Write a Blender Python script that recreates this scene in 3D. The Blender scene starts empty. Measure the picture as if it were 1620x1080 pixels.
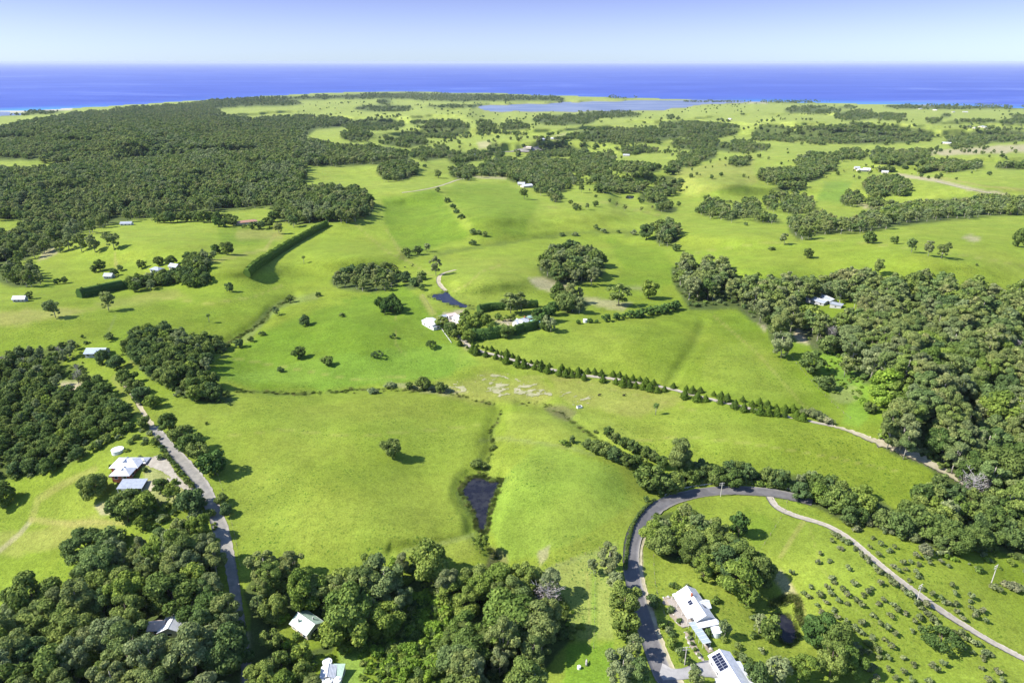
import bpy, bmesh, math, random
import numpy as np
from mathutils import Vector, Matrix
S = bpy.context.scene
COL = S.collection
R = math.radians
random.seed(7)

# ---------------------------------------------------------------- camera, sky, sun, exposure
CAMZ = 350.0
F = 1080.0
VH = 97.7
PITCH = math.atan((540 - VH) / F)
cam = bpy.data.objects.new('camera', bpy.data.cameras.new('camera'))
COL.objects.link(cam)
cam.location = (0, 0, CAMZ)
cam.rotation_euler = (math.pi / 2 - PITCH, 0, 0)
cam.data.lens = 24.0
cam.data.sensor_width = 36.0
cam.data.clip_start = 1.0
cam.data.clip_end = 600000.0
S.camera = cam

SUN_EL, SUN_AZ = R(43), math.atan2(-0.13, -1.0)      # where the sun stands: left of the camera, a little behind it
w = bpy.data.worlds.new('World'); S.world = w; w.use_nodes = True
nt = w.node_tree; nt.nodes.clear()
sky = nt.nodes.new('ShaderNodeTexSky'); sky.sky_type = 'NISHITA'; sky.sun_disc = False
sky.sun_elevation = SUN_EL; sky.sun_rotation = math.pi / 2 - SUN_AZ
sky.altitude = 300; sky.air_density = 1.0; sky.dust_density = 0.3; sky.ozone_density = 3.0
tc = nt.nodes.new('ShaderNodeTexCoord'); sx = nt.nodes.new('ShaderNodeSeparateXYZ')
nt.links.new(tc.outputs['Generated'], sx.inputs[0])
rp = nt.nodes.new('ShaderNodeValToRGB'); nt.links.new(sx.outputs['Z'], rp.inputs[0])
e = rp.color_ramp.elements
e[0].position = 0.0; e[0].color = (0.42, 0.54, 0.86, 1)
e[1].position = 1.0; e[1].color = (1.0, 1.0, 1.0, 1)
for p_, c_ in ((0.038, (0.41, 0.44, 0.70)), (0.08, (0.36, 0.335, 0.59)), (0.2, (0.46, 0.47, 0.72)), (0.45, (0.78, 0.80, 0.95))):
    x_ = e.new(p_); x_.color = (*c_, 1)
mx = nt.nodes.new('ShaderNodeMix'); mx.data_type = 'RGBA'; mx.blend_type = 'MULTIPLY'; mx.inputs[0].default_value = 1.0
nt.links.new(sky.outputs[0], mx.inputs[6]); nt.links.new(rp.outputs[0], mx.inputs[7])
bg = nt.nodes.new('ShaderNodeBackground'); bg.inputs[1].default_value = 0.13
nt.links.new(mx.outputs[2], bg.inputs[0])
wo = nt.nodes.new('ShaderNodeOutputWorld'); nt.links.new(bg.outputs[0], wo.inputs[0])

sd = bpy.data.lights.new('sun', 'SUN'); sd.energy = 4.4; sd.angle = R(0.5); sd.color = (1.0, 0.955, 0.88)
sun = bpy.data.objects.new('sun', sd); COL.objects.link(sun)
sdir = Vector((math.cos(SUN_EL) * math.cos(SUN_AZ), math.cos(SUN_EL) * math.sin(SUN_AZ), math.sin(SUN_EL)))
sun.rotation_euler = sdir.to_track_quat('Z', 'Y').to_euler()
sun.location = (-500, -100, 900)

vs = S.view_settings
vs.view_transform = 'Standard'; vs.look = 'None'; vs.gamma = 1.0; vs.use_curve_mapping = False
vs.exposure = 1.05
S.cycles.max_bounces = 6; S.cycles.diffuse_bounces = 3; S.cycles.glossy_bounces = 2
S.cycles.transmission_bounces = 4; S.cycles.volume_bounces = 0; S.cycles.transparent_max_bounces = 6
S.cycles.use_denoising = True
S.cycles.sample_clamp_indirect = 6.0

# ---------------------------------------------------------------- helpers
CP, SP = math.cos(PITCH), math.sin(PITCH)

def rng_(seed): return np.random.default_rng(seed)

def rayparts(u, v):
    xr = (np.asarray(u, float) - 810) / F
    yr = (np.asarray(v, float) - 540) / F
    return xr, CP - yr * SP, -SP - yr * CP          # direction (x, y, z)

def project(x, y, z):
    dz = z - CAMZ
    dep = y * CP - dz * SP
    up = y * SP + dz * CP
    dep = np.maximum(dep, 1.0)
    return 810 + F * x / dep, 540 - F * up / dep

def hash2(ix, iy, seed):
    h = (ix.astype(np.int64) * 374761393 + iy.astype(np.int64) * 668265263 + seed * 2147483647) & 0xffffffff
    h = ((h ^ (h >> 13)) * 1274126177) & 0xffffffff
    return ((h ^ (h >> 16)) & 0xffff) / 65535.0

def vnoise(x, y, seed=0):
    ix = np.floor(x); iy = np.floor(y); fx = x - ix; fy = y - iy
    fx = fx * fx * (3 - 2 * fx); fy = fy * fy * (3 - 2 * fy)
    a = hash2(ix, iy, seed); b = hash2(ix + 1, iy, seed); c = hash2(ix, iy + 1, seed); d = hash2(ix + 1, iy + 1, seed)
    return (a + (b - a) * fx) * (1 - fy) + (c + (d - c) * fx) * fy

def fbm(x, y, seed=0, octv=4):
    s = 0; a = 0.5; t = 0
    for k in range(octv):
        s = s + a * (vnoise(x, y, seed + k * 17) * 2 - 1); t += a
        x = x * 2.03 + 11.3; y = y * 2.03 - 7.1; a *= 0.5
    return s / t

def sdpoly(px, py, poly):
    """signed distance in pixels, positive inside"""
    px = np.asarray(px, float); py = np.asarray(py, float)
    d = np.full(px.shape, 1e9); ins = np.zeros(px.shape, bool)
    n = len(poly)
    for i in range(n):
        x0, y0 = poly[i]; x1, y1 = poly[(i + 1) % n]
        ex, ey = x1 - x0, y1 - y0
        t = np.clip(((px - x0) * ex + (py - y0) * ey) / (ex * ex + ey * ey + 1e-9), 0, 1)
        d = np.minimum(d, np.hypot(px - x0 - ex * t, py - y0 - ey * t))
        c = ((y0 > py) != (y1 > py)) & (px < (x1 - x0) * (py - y0) / ((y1 - y0) + 1e-12) + x0)
        ins ^= c
    return np.where(ins, d, -d)

def dline(px, py, pts):
    d = np.full(np.shape(px), 1e9)
    for (x0, y0), (x1, y1) in zip(pts[:-1], pts[1:]):
        ex, ey = x1 - x0, y1 - y0
        t = np.clip(((px - x0) * ex + (py - y0) * ey) / (ex * ex + ey * ey + 1e-9), 0, 1)
        d = np.minimum(d, np.hypot(px - x0 - ex * t, (py - y0 - ey * t)))
    return d

def sstep(a, b, x):
    t = np.clip((x - a) / (b - a), 0, 1)
    return t * t * (3 - 2 * t)

def ell(cu, cv, ru, rv, n=14):
    return [(cu + ru * math.cos(2 * math.pi * k / n), cv + rv * math.sin(2 * math.pi * k / n)) for k in range(n)]

# ---------------------------------------------------------------- elevation of the land, looked up by where it shows
BASE_V = [96, 140, 150, 160, 170, 180, 200, 225, 250, 300, 350, 400, 500, 600, 1100, 1900]
BASE_E = [3, 8, 13, 18, 25, 34, 50, 70, 88, 112, 128, 138, 147, 150, 150, 148]
COAST = [(-700, 186), (0, 176), (110, 172), (200, 166), (330, 157), (420, 152), (520, 147), (640, 145), (760, 147), (900, 151),
         (1010, 155), (1100, 158), (1200, 160), (1330, 163), (1450, 165), (1620, 171), (2320, 186)]
cu_, cv_ = zip(*COAST)
LAGOON = [(753, 169), (775, 166), (800, 166.5), (835, 164), (862, 165), (893, 161.5), (915, 162.5), (938, 160), (975, 161), (1007, 158.5), (1080, 159), (1170, 161), (1186, 163), (1125, 164.5),
          (1098, 167), (1085, 170.5), (1062, 171.5), (1050, 175), (1010, 175), (973, 178), (940, 175), (907, 178), (872, 176), (840, 177.5), (815, 175.5), (793, 178), (767, 175)]
INLET = [(-300, 180), (0, 177.5), (45, 179), (30, 183), (0, 184), (-300, 188)]
POND1 = [(732, 779), (736, 766), (747, 757), (760, 755), (776, 763), (792, 761), (788, 769), (784, 782), (777, 796), (773, 812), (771, 832), (764, 840), (756, 836), (753, 822), (750, 808), (741, 795)]
POND2 = [(678, 468.5), (692, 465), (708, 462), (713, 468), (727, 478), (752, 487.5), (743, 487.5), (726, 485), (710, 481)]
POND3 = [(1221, 978), (1232, 972), (1243, 973), (1254, 984), (1262, 1003), (1259, 1014), (1250, 1019), (1238, 1014), (1226, 998)]
POND4 = [(985, 311.5), (992, 309.5), (1003, 310), (1004, 313), (994, 314.5)]
# bumps: u, v, su, sv, metres
BUMPS = [(560, 405, 60, 14, 7), (360, 425, 70, 16, 6), (230, 385, 90, 14, 7), (760, 345, 50, 20, 6), (940, 330, 60, 14, 6), (1200, 430, 60, 18, 5), (1180, 375, 80, 12, 6), (1440, 335, 90, 8, -6), (830, 225, 70, 7, 14), (560, 215, 40, 8, 12), (1010, 275, 50, 7, 10), (880, 178, 60, 5, 10), (1230, 195, 60, 5, 14), (1560, 245, 80, 8, 12), (1430, 258, 50, 7, 8), (1160, 600, 60, 40, 3), (1010, 560, 50, 30, 3), (420, 660, 60, 30, 3), (600, 680, 60, 30, 2.5), (560, 780, 70, 40, 2.5), (300, 590, 60, 30, 3), (380, 470, 60, 20, 4), (560, 520, 50, 20, 3), (840, 760, 40, 30, 2), (940, 760, 40, 40, 2),
         (230, 720, 110, 110, 6), (-60, 930, 170, 130, -9), (480, 730, 130, 70, 3.5), (850, 672, 48, 20, 3.0), (900, 790, 75, 60, 3),
         (775, 440, 75, 16, 6.5), (640, 478, 120, 30, 5), (930, 535, 190, 40, 4), (800, 330, 90, 22, 6), (660, 300, 70, 15, 10), (540, 330, 60, 22, 8),
         (640, 262, 60, 10, 9), (1480, 400, 190, 30, 11), (1130, 282, 70, 15, 10), (1560, 288, 110, 16, 12), (1300, 262, 60, 12, 6),
         (150, 215, 160, 22, 46), (400, 235, 170, 25, 30), (90, 290, 200, 25, 20), (420, 275, 100, 20, 16), (300, 400, 130, 30, 6), (60, 500, 160, 40, 6),
         (470, 460, 90, 25, -3), (1480, 560, 150, 100, 12), (760, 193, 60, 9, 16), (900, 205, 70, 7, 10), (1100, 186, 80, 8, 14), (1460, 186, 130, 9, 20),
         (1300, 170, 80, 6, 12), (660, 185, 60, 8, 12), (1370, 205, 110, 10, 14), (1180, 215, 60, 8, -8), (900, 245, 140, 9, -12), (700, 225, 80, 9, -6),
         (1240, 320, 120, 12, -7), (1060, 300, 40, 22, -8), (960, 385, 120, 10, -4), (620, 385, 60, 12, -3), (1340, 630, 60, 40, -4),
         (1400, 900, 140, 60, 5), (1230, 960, 50, 50, -2.5), (1000, 840, 30, 60, 1), (700, 1010, 150, 60, -4), (600, 840, 120, 30, 2.5),
         (1200, 690, 160, 30, 4), (560, 560, 90, 30, 3)]
GULLIES = [([(325, 618), (400, 620), (470, 624), (520, 620), (590, 616), (640, 618), (700, 618), (745, 632), (782, 640)], 9, 2.2),
           ([(793, 652), (788, 664), (778, 682), (779, 710), (770, 735), (768, 760), (760, 800), (762, 850), (785, 880), (792, 900)], 14, 3.0),
           ([(822, 640), (838, 638), (862, 640), (890, 655), (930, 685), (980, 715), (1040, 760)], 9, 2.0),
           ([(465, 470), (430, 490), (420, 505), (400, 520), (375, 535), (350, 550)], 10, 3.0),
           ([(1112, 510), (1100, 545), (1075, 580), (1060, 605)], 9, 1.5),
           ([(640, 405), (700, 400), (800, 385), (880, 372), (960, 366), (1020, 370)], 6, 2.5),
           ([(760, 700), (840, 697), (900, 705)], 6, 0.8),
           ([(90, 330), (150, 300), (205, 262), (262, 240), (330, 222)], 18, 9), ([(300, 318), (330, 290), (370, 262), (430, 240)], 15, 8), ([(20, 300), (60, 270), (140, 232), (180, 215)], 14, 6), ([(330, 215), (400, 205), (450, 195)], 8, 7),
           ([(1560, 700), (1520, 620), (1480, 560), (1440, 500)], 26, 7),
           ([(620, 872), (660, 865), (720, 855), (750, 842)], 8, 1.2)]
EU0, EU1, EDU = -700, 2321, 3.0
EV0, EV1, EDV = 104, 1800, 2.0
eu = np.arange(EU0, EU1 + 1, EDU); ev = np.arange(EV0, EV1 + 1, EDV)
GU, GV = np.meshgrid(eu, ev)
base = np.interp(GV, BASE_V, BASE_E)
rx, ry, rz = rayparts(GU, GV)
T0 = (CAMZ - base) / -rz
WX, WY = rx * T0, ry * T0
E = base.copy()
for (bu, bv, su, sv, dh) in BUMPS:
    E += dh * (1.9 if bv > 450 else (1.5 if bu < 480 and bv < 320 else 2.5)) * np.exp(-0.5 * ((GU - bu) / su) ** 2 - 0.5 * ((GV - bv) / sv) ** 2)
for pts, wd, dh in GULLIES:
    q = slice(0, 420), slice(int(np.searchsorted(eu, -120)), int(np.searchsorted(eu, 1680)))
    E[q] -= dh * np.exp(-(dline(GU[q], GV[q], pts) / wd) ** 2)
far = sstep(1200, 4500, T0)
E += fbm(WX / 420, WY / 420, 3, 3) * (8.0 + 30 * far) * sstep(140, 200, GV) + fbm(WX / 90, WY / 90, 9, 3) * 2.3 + fbm(WX / 200, WY / 200, 13, 3) * (3.5 + 8 * far) * sstep(150, 190, GV) + fbm(WX / 22, WY / 22, 5, 3) * 0.28
CV = np.interp(GU, cu_, cv_) + fbm(GU / 60, GU * 0, 4, 3) * 1.5
E = np.minimum(E, np.where(GV > CV, (GV - CV) * 3.5 + 0.5, -7.0))
for pol in (LAGOON, INLET):
    sdl = sdpoly(GU, GV, pol)
    E = np.where(sdl > 0, -3.0, np.minimum(E, 1.0 + np.maximum(-sdl, 0) * 4.0))
PONDS = []
for pol in (POND1, POND2, POND3, POND4):
    sdl = sdpoly(GU, GV, pol)
    lvl = float(E[sdl > -4].min())
    PONDS.append(lvl)
    wgt = sstep(-26, -3, sdl)
    E = E * (1 - wgt) + (lvl + 0.35) * wgt
    E = np.where(sdl > 1.0, lvl - 0.8, E)
# a foot of every column of sight must lie nearer than the next: no ground hides ground
yfac = ry / -rz
hyp = np.maximum(yfac, 1e-6)
for i in range(len(ev) - 2, -1, -1):
    rn = (CAMZ - E[i + 1]) * hyp[i + 1]
    rmin = rn * 1.0012 + 0.03
    E[i] = np.minimum(E[i], CAMZ - rmin / hyp[i])

def ez(u, v):
    fu = np.clip((np.asarray(u, float) - EU0) / EDU, 0, len(eu) - 1.001)
    fv = np.clip((np.asarray(v, float) - EV0) / EDV, 0, len(ev) - 1.001)
    iu = fu.astype(int); iv = fv.astype(int); a = fu - iu; b = fv - iv
    return ((E[iv, iu] * (1 - a) + E[iv, iu + 1] * a) * (1 - b) + (E[iv + 1, iu] * (1 - a) + E[iv + 1, iu + 1] * a) * b)

def at(u, v, lift=0.0):
    """the point of the land that shows at a place of the photograph"""
    x, y, z = rayparts(u, v)
    t = (CAMZ - ez(u, v)) / -z
    return x * t, y * t, CAMZ + z * t + lift

def zat(x, y):
    x = np.asarray(x, float); y = np.asarray(y, float)
    lo = np.full(x.shape, -12.0); hi = np.full(x.shape, 300.0)
    for _ in range(26):
        m = (lo + hi) / 2
        u, v = project(x, y, m)
        f = ez(u, v) - m
        lo = np.where(f > 0, m, lo); hi = np.where(f > 0, hi, m)
    return (lo + hi) / 2

def place(u, v, h):
    """foot of something of which the point h above its foot shows at (u, v)"""
    x, y, z = rayparts(u, v)
    t = (CAMZ - ez(u, v) - h) / -z
    for _ in range(4):
        g = zat(x * t, y * t)
        t = (CAMZ - g - h) / -z
    return x * t, y * t, zat(x * t, y * t)

def mpp(u, v):
    x, y, z = rayparts(u, v)
    return float((CAMZ - ez(u, v)) / -z / F)

def new_mesh(name, verts, faces, mats, smooth=False, attrs=None, mi=None):
    me = bpy.data.meshes.new(name)
    v = np.asarray(verts, np.float32).reshape(-1, 3)
    if isinstance(faces, np.ndarray):
        nf, k = faces.shape
        me.vertices.add(len(v)); me.vertices.foreach_set('co', v.ravel())
        me.loops.add(nf * k); me.loops.foreach_set('vertex_index', faces.astype(np.int32).ravel())
        me.polygons.add(nf); me.polygons.foreach_set('loop_start', np.arange(0, nf * k, k, dtype=np.int32))
        me.update(calc_edges=True)
    else:
        me.from_pydata([tuple(q) for q in v.tolist()], [], faces); me.update()
    for m in mats: me.materials.append(m)
    if mi is not None: me.polygons.foreach_set('material_index', np.asarray(mi, np.int32))
    me.polygons.foreach_set('use_smooth', np.full(len(me.polygons), bool(smooth)))
    for k, a in (attrs or {}).items():
        if a.ndim == 2:
            at_ = me.attributes.new(k, 'FLOAT_COLOR', 'POINT'); at_.data.foreach_set('color', np.asarray(a, np.float32).ravel())
        else:
            at_ = me.attributes.new(k, 'FLOAT', 'POINT'); at_.data.foreach_set('value', np.asarray(a, np.float32).ravel())
    me.update()
    return me

def link(name, me, parent=None, loc=None, rz=0.0):
    o = bpy.data.objects.new(name, me); COL.objects.link(o)
    if parent is not None: o.parent = parent
    if loc is not None: o.location = loc
    if rz: o.rotation_euler = (0, 0, rz)
    return o

def tag(o, label=None, cat=None, group=None, kind=None):
    if label: o['label'] = label
    if cat: o['category'] = cat
    if group: o['group'] = group
    if kind: o['kind'] = kind
    return o

# ---------------------------------------------------------------- materials
def mat(name, col, rough=0.8, noise=0.0, scale=1.0, bump=0.0, metal=0.0, spec=0.3, col2=None):
    m = bpy.data.materials.new(name); m.use_nodes = True
    n = m.node_tree; b = n.nodes['Principled BSDF']
    b.inputs['Base Color'].default_value = (*col, 1); b.inputs['Roughness'].default_value = rough
    b.inputs['Metallic'].default_value = metal; b.inputs['Specular IOR Level'].default_value = spec
    if noise or col2:
        t = n.nodes.new('ShaderNodeTexCoord'); nz = n.nodes.new('ShaderNodeTexNoise')
        nz.inputs['Scale'].default_value = scale; nz.inputs['Detail'].default_value = 5; nz.inputs['Roughness'].default_value = 0.65
        n.links.new(t.outputs['Object'], nz.inputs['Vector'])
        r = n.nodes.new('ShaderNodeValToRGB'); n.links.new(nz.outputs['Fac'], r.inputs[0])
        c2 = col2 or tuple(c * (1 + noise) for c in col)
        c1 = col if col2 else tuple(c * (1 - noise) for c in col)
        r.color_ramp.elements[0].position = 0.32; r.color_ramp.elements[0].color = (*c1, 1)
        r.color_ramp.elements[1].position = 0.68; r.color_ramp.elements[1].color = (*c2, 1)
        n.links.new(r.outputs[0], b.inputs['Base Color'])
        if bump:
            bp = n.nodes.new('ShaderNodeBump'); bp.inputs['Strength'].default_value = bump; bp.inputs['Distance'].default_value = 0.3
            n.links.new(nz.outputs['Fac'], bp.inputs['Height']); n.links.new(bp.outputs[0], b.inputs['Normal'])
    return m

def roof_mat(name, col, rough=0.45, metal=0.0, pitch=0.76):
    """sheet roofing: long ribs running down the slope (object x is along the ridge), light weathering"""
    m = bpy.data.materials.new(name); m.use_nodes = True
    n = m.node_tree; b = n.nodes['Principled BSDF']; b.inputs['Roughness'].default_value = rough; b.inputs['Metallic'].default_value = metal
    t = n.nodes.new('ShaderNodeTexCoord'); wv = n.nodes.new('ShaderNodeTexWave'); wv.wave_type = 'BANDS'; wv.bands_direction = 'X'
    wv.inputs['Scale'].default_value = 1.0 / pitch * 0.314 * 1.6; wv.inputs['Distortion'].default_value = 0
    nz = n.nodes.new('ShaderNodeTexNoise'); nz.inputs['Scale'].default_value = 0.9; nz.inputs['Detail'].default_value = 6
    n.links.new(t.outputs['Object'], wv.inputs['Vector']); n.links.new(t.outputs['Object'], nz.inputs['Vector'])
    r = n.nodes.new('ShaderNodeValToRGB'); n.links.new(nz.outputs['Fac'], r.inputs[0])
    r.color_ramp.elements[0].position = 0.3; r.color_ramp.elements[0].color = (*[c * 0.78 for c in col], 1)
    r.color_ramp.elements[1].position = 0.62; r.color_ramp.elements[1].color = (*col, 1)
    n.links.new(r.outputs[0], b.inputs['Base Color'])
    bp = n.nodes.new('ShaderNodeBump'); bp.inputs['Strength'].default_value = 0.6; bp.inputs['Distance'].default_value = 0.06
    n.links.new(wv.outputs['Fac'], bp.inputs['Height']); n.links.new(bp.outputs[0], b.inputs['Normal'])
    return m

def leaf_mat(name, cols, trans=0.32):
    m = bpy.data.materials.new(name); m.use_nodes = True
    n = m.node_tree; n.nodes.clear()
    oi = n.nodes.new('ShaderNodeObjectInfo'); r = n.nodes.new('ShaderNodeValToRGB'); n.links.new(oi.outputs['Random'], r.inputs[0]); r.color_ramp.interpolation = 'LINEAR'
    els = r.color_ramp.elements
    while len(els) < len(cols): els.new(0.5)
    for k, c in enumerate(cols):
        els[k].position = k / (len(cols) - 1); els[k].color = (*c, 1)
    a = n.nodes.new('ShaderNodeAttribute'); a.attribute_name = 'tone'
    mp = n.nodes.new('ShaderNodeMix'); mp.data_type = 'RGBA'; mp.blend_type = 'MULTIPLY'; mp.inputs[0].default_value = 1
    cc = n.nodes.new('ShaderNodeCombineColor')
    m1 = n.nodes.new('ShaderNodeMath'); m1.operation = 'POWER'; n.links.new(a.outputs['Fac'], m1.inputs[0]); m1.inputs[1].default_value = 1.25
    n.links.new(m1.outputs[0], cc.inputs[0]); n.links.new(a.outputs['Fac'], cc.inputs[1]); n.links.new(a.outputs['Fac'], cc.inputs[2])
    n.links.new(r.outputs[0], mp.inputs[6]); n.links.new(cc.outputs[0], mp.inputs[7])
    d = n.nodes.new('ShaderNodeBsdfDiffuse'); tr = n.nodes.new('ShaderNodeBsdfTranslucent')
    n.links.new(mp.outputs[2], d.inputs[0]); n.links.new(mp.outputs[2], tr.inputs[0])
    ms = n.nodes.new('ShaderNodeMixShader'); ms.inputs[0].default_value = trans
    n.links.new(d.outputs[0], ms.inputs[1]); n.links.new(tr.outputs[0], ms.inputs[2])
    o = n.nodes.new('ShaderNodeOutputMaterial'); n.links.new(ms.outputs[0], o.inputs[0])
    return m

M = {}
M['bark_pale'] = mat('bark_pale', (0.42, 0.38, 0.32), 0.9, 0.25, 3)
M['bark_brown'] = mat('bark_brown', (0.13, 0.10, 0.075), 0.95, 0.3, 3)
M['bark_grey'] = mat('bark_grey', (0.33, 0.31, 0.29), 0.95, 0.2, 3)
M['leaf_euc'] = leaf_mat('leaf_euc', [(0.204, 0.258, 0.075), (0.260, 0.307, 0.096), (0.171, 0.251, 0.077), (0.243, 0.277, 0.116), (0.204, 0.277, 0.062), (0.281, 0.298, 0.116)])
M['leaf_grey'] = leaf_mat('leaf_grey', [(0.207, 0.267, 0.110), (0.275, 0.320, 0.140), (0.182, 0.246, 0.088)])
M['leaf_dark'] = leaf_mat('leaf_dark', [(0.102, 0.164, 0.043), (0.152, 0.212, 0.050), (0.115, 0.179, 0.062), (0.197, 0.253, 0.067), (0.137, 0.189, 0.045)])
M['leaf_mid'] = leaf_mat('leaf_mid', [(0.176, 0.253, 0.048), (0.247, 0.321, 0.060), (0.207, 0.264, 0.069), (0.155, 0.234, 0.048)])
M['leaf_lime'] = leaf_mat('leaf_lime', [(0.210, 0.329, 0.043), (0.254, 0.365, 0.054), (0.177, 0.292, 0.043)])
M['leaf_pale'] = leaf_mat('leaf_pale', [(0.228, 0.257, 0.108), (0.190, 0.228, 0.090), (0.266, 0.275, 0.144)])
M['leaf_conifer'] = leaf_mat('leaf_conifer', [(0.083, 0.136, 0.020), (0.113, 0.171, 0.023), (0.075, 0.119, 0.022)], 0.1)
M['leaf_hedge'] = leaf_mat('leaf_hedge', [(0.094, 0.155, 0.029), (0.117, 0.184, 0.031)], 0.1)
M['leaf_pine'] = leaf_mat('leaf_pine', [(0.069, 0.126, 0.032), (0.086, 0.149, 0.035)], 0.1)
M['leaf_dead'] = leaf_mat('leaf_dead', [(0.260, 0.240, 0.220), (0.320, 0.280, 0.270)], 0.1)
M['leaf_reed'] = leaf_mat('leaf_reed', [(0.120, 0.160, 0.035), (0.100, 0.150, 0.030), (0.170, 0.165, 0.060)], 0.1)

# ---------------------------------------------------------------- colour of the land (its own colour: grass, soil, litter)
GR = np.array((0.148, 0.206, 0.020)); LUSH = np.array((0.102, 0.178, 0.014)); DRY = np.array((0.255, 0.250, 0.068)); PALE = np.array((0.190, 0.242, 0.036))
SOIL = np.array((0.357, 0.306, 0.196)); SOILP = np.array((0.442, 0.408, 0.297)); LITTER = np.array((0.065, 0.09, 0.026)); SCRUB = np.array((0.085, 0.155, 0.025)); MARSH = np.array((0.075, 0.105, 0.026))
TALL = np.array((0.17, 0.21, 0.06)); SAND = np.array((0.42, 0.39, 0.30))
C = np.broadcast_to(GR, GU.shape + (3,)).copy()
FINE = np.ones(GU.shape)                       # how grassy a spot is
n1 = fbm(WX / 260, WY / 260, 21, 4); n2 = fbm(WX / 60, WY / 60, 22, 4); n3 = fbm(WX / 14, WY / 14, 23, 3)
wig = fbm(GU / 22, GV / 14, 31, 4)

def paint(mask, col, k=1.0, fine=None):
    r_ = np.flatnonzero(mask.any(1)); c_ = np.flatnonzero(mask.any(0))
    if not len(r_): return
    q = slice(r_[0], r_[-1] + 1), slice(c_[0], c_[-1] + 1)
    m = np.clip(mask[q], 0, 1) * k
    C[q] = C[q] * (1 - m[..., None]) + np.asarray(col) * m[..., None]
    if fine is not None: FINE[q] = FINE[q] * (1 - m) + fine * m

def box_(pts, pad):
    a = np.array(pts); i0, i1 = np.searchsorted(eu, [a[:, 0].min() - pad, a[:, 0].max() + pad]); j0, j1 = np.searchsorted(ev, [a[:, 1].min() - pad, a[:, 1].max() + pad])
    return slice(j0, j1), slice(i0, i1)

def area(poly, soft=4, wob=4):
    out = np.zeros(GU.shape); q = box_(poly, soft + wob + 2)
    out[q] = sstep(-soft, soft, sdpoly(GU[q], GV[q], poly) + wig[q] * wob)
    return out

def stroke(pts, wd, soft=None, wob=1.0):
    soft = soft or wd
    out = np.zeros(GU.shape); q = box_(pts, wd + soft + wob + 2)
    out[q] = 1 - sstep(wd * 0.5, wd * 0.5 + soft, dline(GU[q], GV[q], pts) + wig[q] * wob)
    return out

paint(sstep(0.0, 0.5, n1 + 0.3 * n2), PALE, 0.55)
paint(sstep(0.05, 0.6, -n1 + 0.4 * n2), LUSH, 0.40)
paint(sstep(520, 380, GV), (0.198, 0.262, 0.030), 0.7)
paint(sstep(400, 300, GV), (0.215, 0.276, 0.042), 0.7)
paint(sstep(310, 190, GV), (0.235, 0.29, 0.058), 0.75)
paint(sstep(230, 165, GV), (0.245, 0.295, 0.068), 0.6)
for poly, col, k in [
        ([(335, 585), (425, 520), (500, 490), (560, 478), (640, 452), (668, 470), (690, 505), (725, 545), (720, 590), (640, 605), (520, 615), (400, 618)], LUSH, 0.75),
        ([(520, 615), (330, 600), (560, 560), (720, 545), (760, 575), (690, 600)], (0.14, 0.24, 0.03), 0.5),
        ([(605, 312), (690, 300), (745, 372), (700, 388), (640, 408), (612, 365)], LUSH, 0.7),
        ([(700, 296), (800, 288), (850, 320), (830, 372), (760, 378)], LUSH, 0.5),
        ([(345, 362), (430, 355), (435, 385), (350, 390)], LUSH, 0.5),
        ([(960, 378), (1050, 395), (1075, 440), (1040, 460), (970, 460), (985, 420)], LUSH, 0.5),
        ([(690, 490), (740, 492), (740, 505), (690, 500)], LUSH, 0.8),
        ([(1180, 800), (1230, 830), (1200, 870), (1160, 840)], LUSH, 0.45),
        ([(896, 1020), (970, 1015), (965, 1090), (890, 1090)], (0.125, 0.222, 0.02), 0.8),
        ([(1100, 280), (1180, 275), (1180, 300), (1110, 310)], LUSH, 0.6),
        ([(1305, 290), (1345, 290), (1335, 318), (1290, 320)], (0.10, 0.19, 0.03), 0.6),
        ([(-200, 505), (60, 490), (150, 488), (90, 505), (-100, 530)], DRY, 0.7),
        ([(150, 480), (280, 455), (300, 470), (170, 490)], DRY, 0.4),
        ([(800, 655), (920, 640), (1010, 690), (900, 720), (800, 700)], PALE, 0.7),
        ([(860, 590), (960, 600), (1090, 630), (1010, 660), (900, 640)], DRY, 0.40),
        ([(820, 920), (900, 885), (975, 860), (970, 1010), (880, 1010), (900, 960)], (0.225, 0.27, 0.065), 0.7),
        ([(620, 872), (750, 845), (750, 880), (690, 890), (600, 885)], PALE, 0.6),
        ([(760, 800), (850, 700), (980, 740), (1000, 800), (900, 860), (800, 890)], (0.155, 0.245, 0.032), 0.5),
        ([(-200, 860), (40, 840), (150, 815), (200, 830), (130, 850), (30, 880)], DRY, 0.45),
        ([(1090, 265), (1190, 250), (1200, 290), (1090, 310), (1040, 290)], DRY, 0.4),
        ([(690, 410), (800, 405), (900, 410), (850, 470), (720, 480)], PALE, 0.5),
        ([(1120, 545), (1200, 540), (1290, 620), (1200, 640), (1110, 600)], PALE, 0.35)]:
    paint(area(poly, 5, 6), col, k)
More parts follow.
